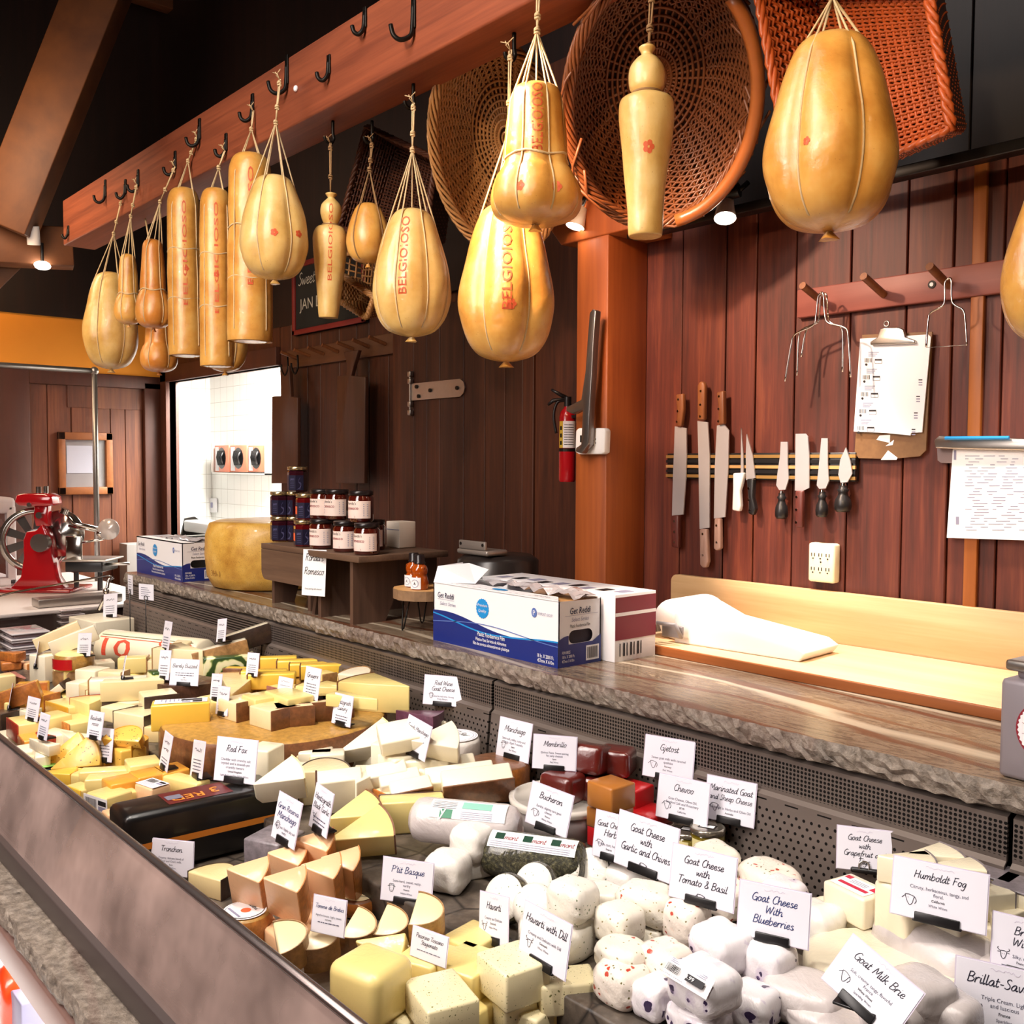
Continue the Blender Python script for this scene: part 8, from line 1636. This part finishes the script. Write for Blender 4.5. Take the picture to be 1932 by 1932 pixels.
S_ = [
 (207, 1145, 32, 44, 20, ['~'], sq, 'white card standing on the large ivory block', dict(roll=8, z=.987)),
 (157, 1219, 34, 42, 15, ['~'], sq, 'white card on top of the small red labelled round cheese', dict(roll=6)),
 (310, 1204, 25, 56, -5, ['~'], sq, 'narrow white card rising behind the number 10 log', dict(roll=4)),
 (307, 1258, 30, 54, 5, ['~'], sq, 'narrow white card right above the small green marbled cube', dict(roll=6)),
 (346, 1272, 56, 48, 38, ['Barely Buzzed'], ['~', '~', 'Utah', 'Red Wines'], 'wide white card on the dark topped half wheel', dict()),
 (416, 1192, 24, 42, 0, ['~'], sq, 'narrow white card by the back panel left of the leaning slice', dict(roll=10)),
 (230, 1262, 16, 42, -18, ['~'], ['~', '~'], 'very narrow white card seen almost edge on before the red figure', dict(roll=14)),
 (474, 1257, 28, 42, 5, ['~'], sq, 'white card on the single yellow finger in front of the green marbled block', dict(roll=5)),
 (405, 1300, 28, 48, 0, ['~'], sq, 'left one of two narrow cards on the rim of the big wheel', dict(roll=8)),
 (417, 1326, 32, 52, 0, ['~'], sq, 'right one of two narrow cards on the rim of the big wheel', dict(roll=6)),
 (65, 1238, 18, 46, -18, ['~'], ['~', '~'], 'thin slanted card between the clear tubs and the tall ivory block', dict(roll=16)),
 (16, 1316, 22, 46, -18, ['~'], ['~', '~'], 'slanted narrow card at the left edge beside the golden slab', dict(roll=12)),
 (58, 1341, 34, 42, 14, ['~'], sq, 'white card above the mottled red rinded block near the glass', dict()),
 (78, 1374, 30, 46, 8, ['~'], sq, 'white card partly in front of the mottled red rinded block', dict()),
 (176, 1372, 36, 50, 18, ['Basilrath', 'rosso'], sq, 'white card below the big red rinded wedge', dict()),
 (195, 1410, 42, 60, 10, ['~'], sq, 'white card right of the two leaning seeded wedges', dict(roll=7)),
 (307, 1421, 28, 66, -4, ['~', '~'], sq, 'tall narrow white card at the left foot of the big wheel', dict(roll=-2)),
 (369, 1437, 40, 66, -8, ['~'], sq, 'strongly slanted white card before the big wheel', dict(roll=10)),
 (441, 1440, 84, 80, 30, ['Red Fox'], ['Cheddar with crunchy salt', 'crystals and a smooth yet', 'crumbly texture', 'United Kingdom', 'Light Reds and Dry White Wines'], 'large white card standing on top of the black loaf', dict(z=.961, ts=.95)),
 (536, 1296, 32, 28, 12, ['~'], ['~'], 'small tilted white card sunk among the slices on the big wheel', dict(z=1.03)),
 (584, 1293, 34, 58, 8, ['Gruyere'], ['~', '~', '~', '~'], 'white card at the centre of the slices on the big wheel', dict(z=1.03)),
 (642, 1343, 40, 56, 8, ['Hentzgrath', 'Luxury'], sq, 'white card beside the right edge of the big wheel', dict()),
 (834, 1307, 74, 54, 30, ['Red Wine', 'Goat Cheese'], ['Soaked in red wine. Strong', 'fruity flavors', 'Spain', 'Red Wines'], 'white card lettered Red Wine Goat Cheese by the back panel', dict(icon='sheep')),
 (778, 1395, 50, 66, 2, ['Fresh Manchego'], ['~', 'Spain', 'Red Wines'], 'slanted white card in front of the tall ivory wedges', dict(icon='sheep', roll=-8, z=1.0)),
 (598, 1533, 44, 82, -2, ['Hentzgrath', 'Black Garlic'], ['~', '~', 'USA', 'Red Wines'], 'white card standing on the raised slate behind the black loaf end', dict(icon='cow', roll=-4)),
 (532, 1552, 56, 86, 6, ['Gran Reserva', 'Manchego'], ['Aged 1 year. Slightly salty and', 'nutty', 'Spain', 'Red Wines'], 'white card standing on the mottled grey purple block', dict(icon='sheep', ink=1, roll=-5)),
 (965, 1400, 60, 72, 6, ['Manchego'], ['Semi-soft, milky, nutty and', 'tangy. Aged 3 months', 'Spain', 'Red Wines'], 'white card on the rust brown round cheese', dict(icon='sheep')),
 (1045, 1425, 80, 62, 34, ['Membrillo'], ['Quince Paste. Sweet pairing', 'for salty cheeses', 'Spain', 'Red Wines'], 'white card in front of the dark red quince blocks', dict()),
 (1258, 1437, 84, 76, 16, ['Gjetost'], ['Sweet goat milk with caramel', 'qualities', 'Norway', 'Red Wines'], 'white card on the upright red packet near the panel', dict(icon='goat')),
 (1028, 1531, 76, 78, 12, ['Bucheron'], ['Earthy, slightly tart goat', 'cheese', 'France', 'White Wines'], 'white card leaning in front of the milky deli tub', dict(icon='goat', roll=-6)),
 (1284, 1515, 84, 80, 12, ['Chevoo'], ['Goat Cheese, Olive Oil,', 'Smoked Salt and Rosemary', '$7.99', 'California'], 'white card above the wide lidded oil jar', dict(icon='goat', z=.962)),
 (1374, 1517, 80, 80, 14, ['Marinated Goat', 'and Sheep Cheese'], ['Marinated in Herbs and Olive Oil', 'Australia', 'White Wines'], 'white card on the taller oil jar by the panel', dict(icon='goat', z=.968)),
 (1147, 1584, 56, 84, 12, ['Goat Cheese', 'Herb'], ['Fresh, tart, herbed', 'France', 'White Wines'], 'white card half hidden behind the garlic card', dict(icon='goat')),
 (1212, 1603, 98, 100, 2, ['Goat Cheese', 'with', 'Garlic and Chives'], [], 'large white card lettered Goat Cheese with Garlic and Chives', dict(icon='goat', ts=1.05, z=.958)),
 (1321, 1663, 106, 98, 14, ['Goat Cheese', 'with', 'Tomato & Basil'], [], 'large white card lettered Goat Cheese with Tomato and Basil', dict(icon='goat', ts=1.05)),
 (1630, 1610, 92, 78, 30, ['Goat Cheese', 'with', 'Grapefruit and', 'Figs'], [], 'white card with a wire ring on the red labelled pack by the panel', dict(clip='ring', z=.965)),
 (1767, 1696, 160, 106, 16, ['Humboldt Fog'], ['Citrusy, herbaceous, tangy, and', 'floral.', 'California', 'White Wines'], 'widest white card leaning on the large ash rinded block', dict(icon='goat', z=1.003, lean=14, wm=.115, ts=.85)),
 (1456, 1733, 116, 100, 20, ['Goat Cheese', 'With', 'Blueberries'], [], 'large white card lettered Goat Cheese with Blueberries', dict(ts=1.1, ink=1)),
 (1611, 1857, 118, 104, 10, ['Goat Milk Brie'], ['Soft, creamy, tangy, flavorful', 'France', 'White Wines', 'Sparkling Wines'], 'tilted white card lying back on the wrapped brie', dict(icon='goat', roll=-24, lean=30, wm=.095, z=.975)),
 (1893, 1902, 150, 130, 20, ['Brillat-Savarin'], ['Triple Cream. Light,', 'and luscious', 'France', 'Sparkling'], 'large white card cut off at the lower right corner', dict(icon='cow', ts=.95)),
 (1925, 1795, 84, 104, 14, ['Brie', 'With'], ['Silky, rich', 'France', '~'], 'white card cut off by the right edge above the corner card', dict(icon='cow')),
 (322, 1623, 90, 66, 36, ['Tronchon'], ['Creamy, delicate blend of', "Goat and Cow's milk.", 'Spain', 'White Wines'], 'white card between the black loaf and the glass rail', dict(lean=4, clip=None)),
 (765, 1670, 98, 78, 30, ["P'tit Basque"], ['Semi-hard, sweet, nutty,', 'earthy', 'France', 'White Wines'], 'white card with blue lettering right of the orange rinded wedges', dict(icon='sheep', ink=1)),
 (617, 1735, 66, 66, 26, ['Tomme de Brebis'], ['Aged in house. Light, sweet', 'and nutty', '~'], 'lilac card shaded among the tan half rounds', dict(ink=1, clip=None)),
 (806, 1792, 70, 54, 14, ['Pecorino Toscano', 'Stagionato'], ['~'], 'white card sunk behind the butter coloured blocks', dict(clip=None)),
 (930, 1742, 54, 86, -6, ['Havarti'], ['Creamy and Delicate', 'Denmark', 'White Wines'], 'white card leaning strongly beside the large herb edged disc', dict(icon='cow', roll=12)),
 (1020, 1780, 84, 100, -2, ['Havarti with Dill'], ['Creamy and Delicate with Dill', 'Denmark', 'White Wines'], 'white card lettered Havarti with Dill behind the dill cube', dict(icon='cow')),
]
for s in S_: sign(*s[:8], **s[8])
# ================================================================== light
def area(name, loc, tgt, size, power, col, sy=None, spread=None):
    l = bpy.data.lights.new(name, 'AREA'); l.energy = power; l.color = lin(col)[:3]; l.size = size
    if sy: l.shape = 'RECTANGLE'; l.size_y = sy
    if spread: l.spread = radians(spread)
    o = bpy.data.objects.new(name, l); COL.objects.link(o); o.location = loc
    o.rotation_euler = (Vector(tgt)-Vector(loc)).to_track_quat('-Z', 'Y').to_euler(); return o
def spot(name, loc, tgt, power, col, ang=40, blend=.6, r=.03):
    l = bpy.data.lights.new(name, 'SPOT'); l.energy = power; l.color = lin(col)[:3]; l.spot_size = radians(ang); l.spot_blend = blend; l.shadow_soft_size = r
    o = bpy.data.objects.new(name, l); COL.objects.link(o); o.location = loc
    o.rotation_euler = (Vector(tgt)-Vector(loc)).to_track_quat('-Z', 'Y').to_euler(); return o
W = '#fff5e9'
area('front_glass_fill', (-1.6, -1.6, 2.9), (-1.4, .5, .9), 1.0, 85, '#fff1ea', 3)  # unseen fill light added to brighten the front glass
area('lower_case_lamp', (-2.2, .6, .735), (-2.2, .5, .48), 3.6, 30, '#ffffff', .1)
# unseen soft fill added over the customer side, then the case spots
area('shop_fill', (-1.6, -.5, 3.0), (-1.9, 1.0, .9), .5, 42, '#fff7f0', 2.6)
for i, x in enumerate((-3.9, -3.0, -2.1, -1.2, -.4)):
    spot('case_spot', (x+.25, .55, 2.9), (x, .98, .9), 100 if x < -2 else 78, W, 56, .8, .05)
for i, x in enumerate((-4.2, -3.2, -2.1, -1.1, -.4)):
    spot('cheese_spot', (x+.7, -.3, 2.75), (x, 1.4, 2.3), 72, '#ffdcb0', 46, .9, .05)
spot('board_spot', (-1.3, 1.93, 2.18), (-1.25, 1.95, 1.17), 62, '#fff4e8', 60, .7, .03)
spot('board_spot', (-.75, 1.9, 2.14), (-.8, 1.98, 1.17), 34, '#ffeedd', 80, .8, .03)
spot('wall_spot', (-1.6, 1.1, 2.5), (-1.35, 2.165, 1.55), 95, '#ffd6b4', 70, .9, .03)
spot('post_spot', (-1.55, 1.2, 2.4), (-1.95, 2.05, 2.1), 22, '#ffb478', 60, .9, .03)
area('washroom_lamp', (-5.3, 2.9, 2.45), (-5.3, 2.9, 0), 1.2, 160, '#fffdf6', .5)
spot('plaster_spot', (-5.5, .9, 2.75), (-6.2, 1.5, 2.2), 40, '#ffc070', 80, .9, .03)
area('door_fill', (-4.5, .6, 3.0), (-6.2, 2.0, 1.2), .6, 25, '#ffd9b0')
w = bpy.data.worlds.new('world'); S.world = w; w.use_nodes = True
w.node_tree.nodes['Background'].inputs[0].default_value = lin('#b79a92'); w.node_tree.nodes['Background'].inputs[1].default_value = .08
S.view_settings.view_transform = 'Standard'; S.view_settings.look = 'None'; S.view_settings.exposure = 0
S.cycles.max_bounces = 8; S.cycles.use_denoising = True; S.cycles.sample_clamp_indirect = 6
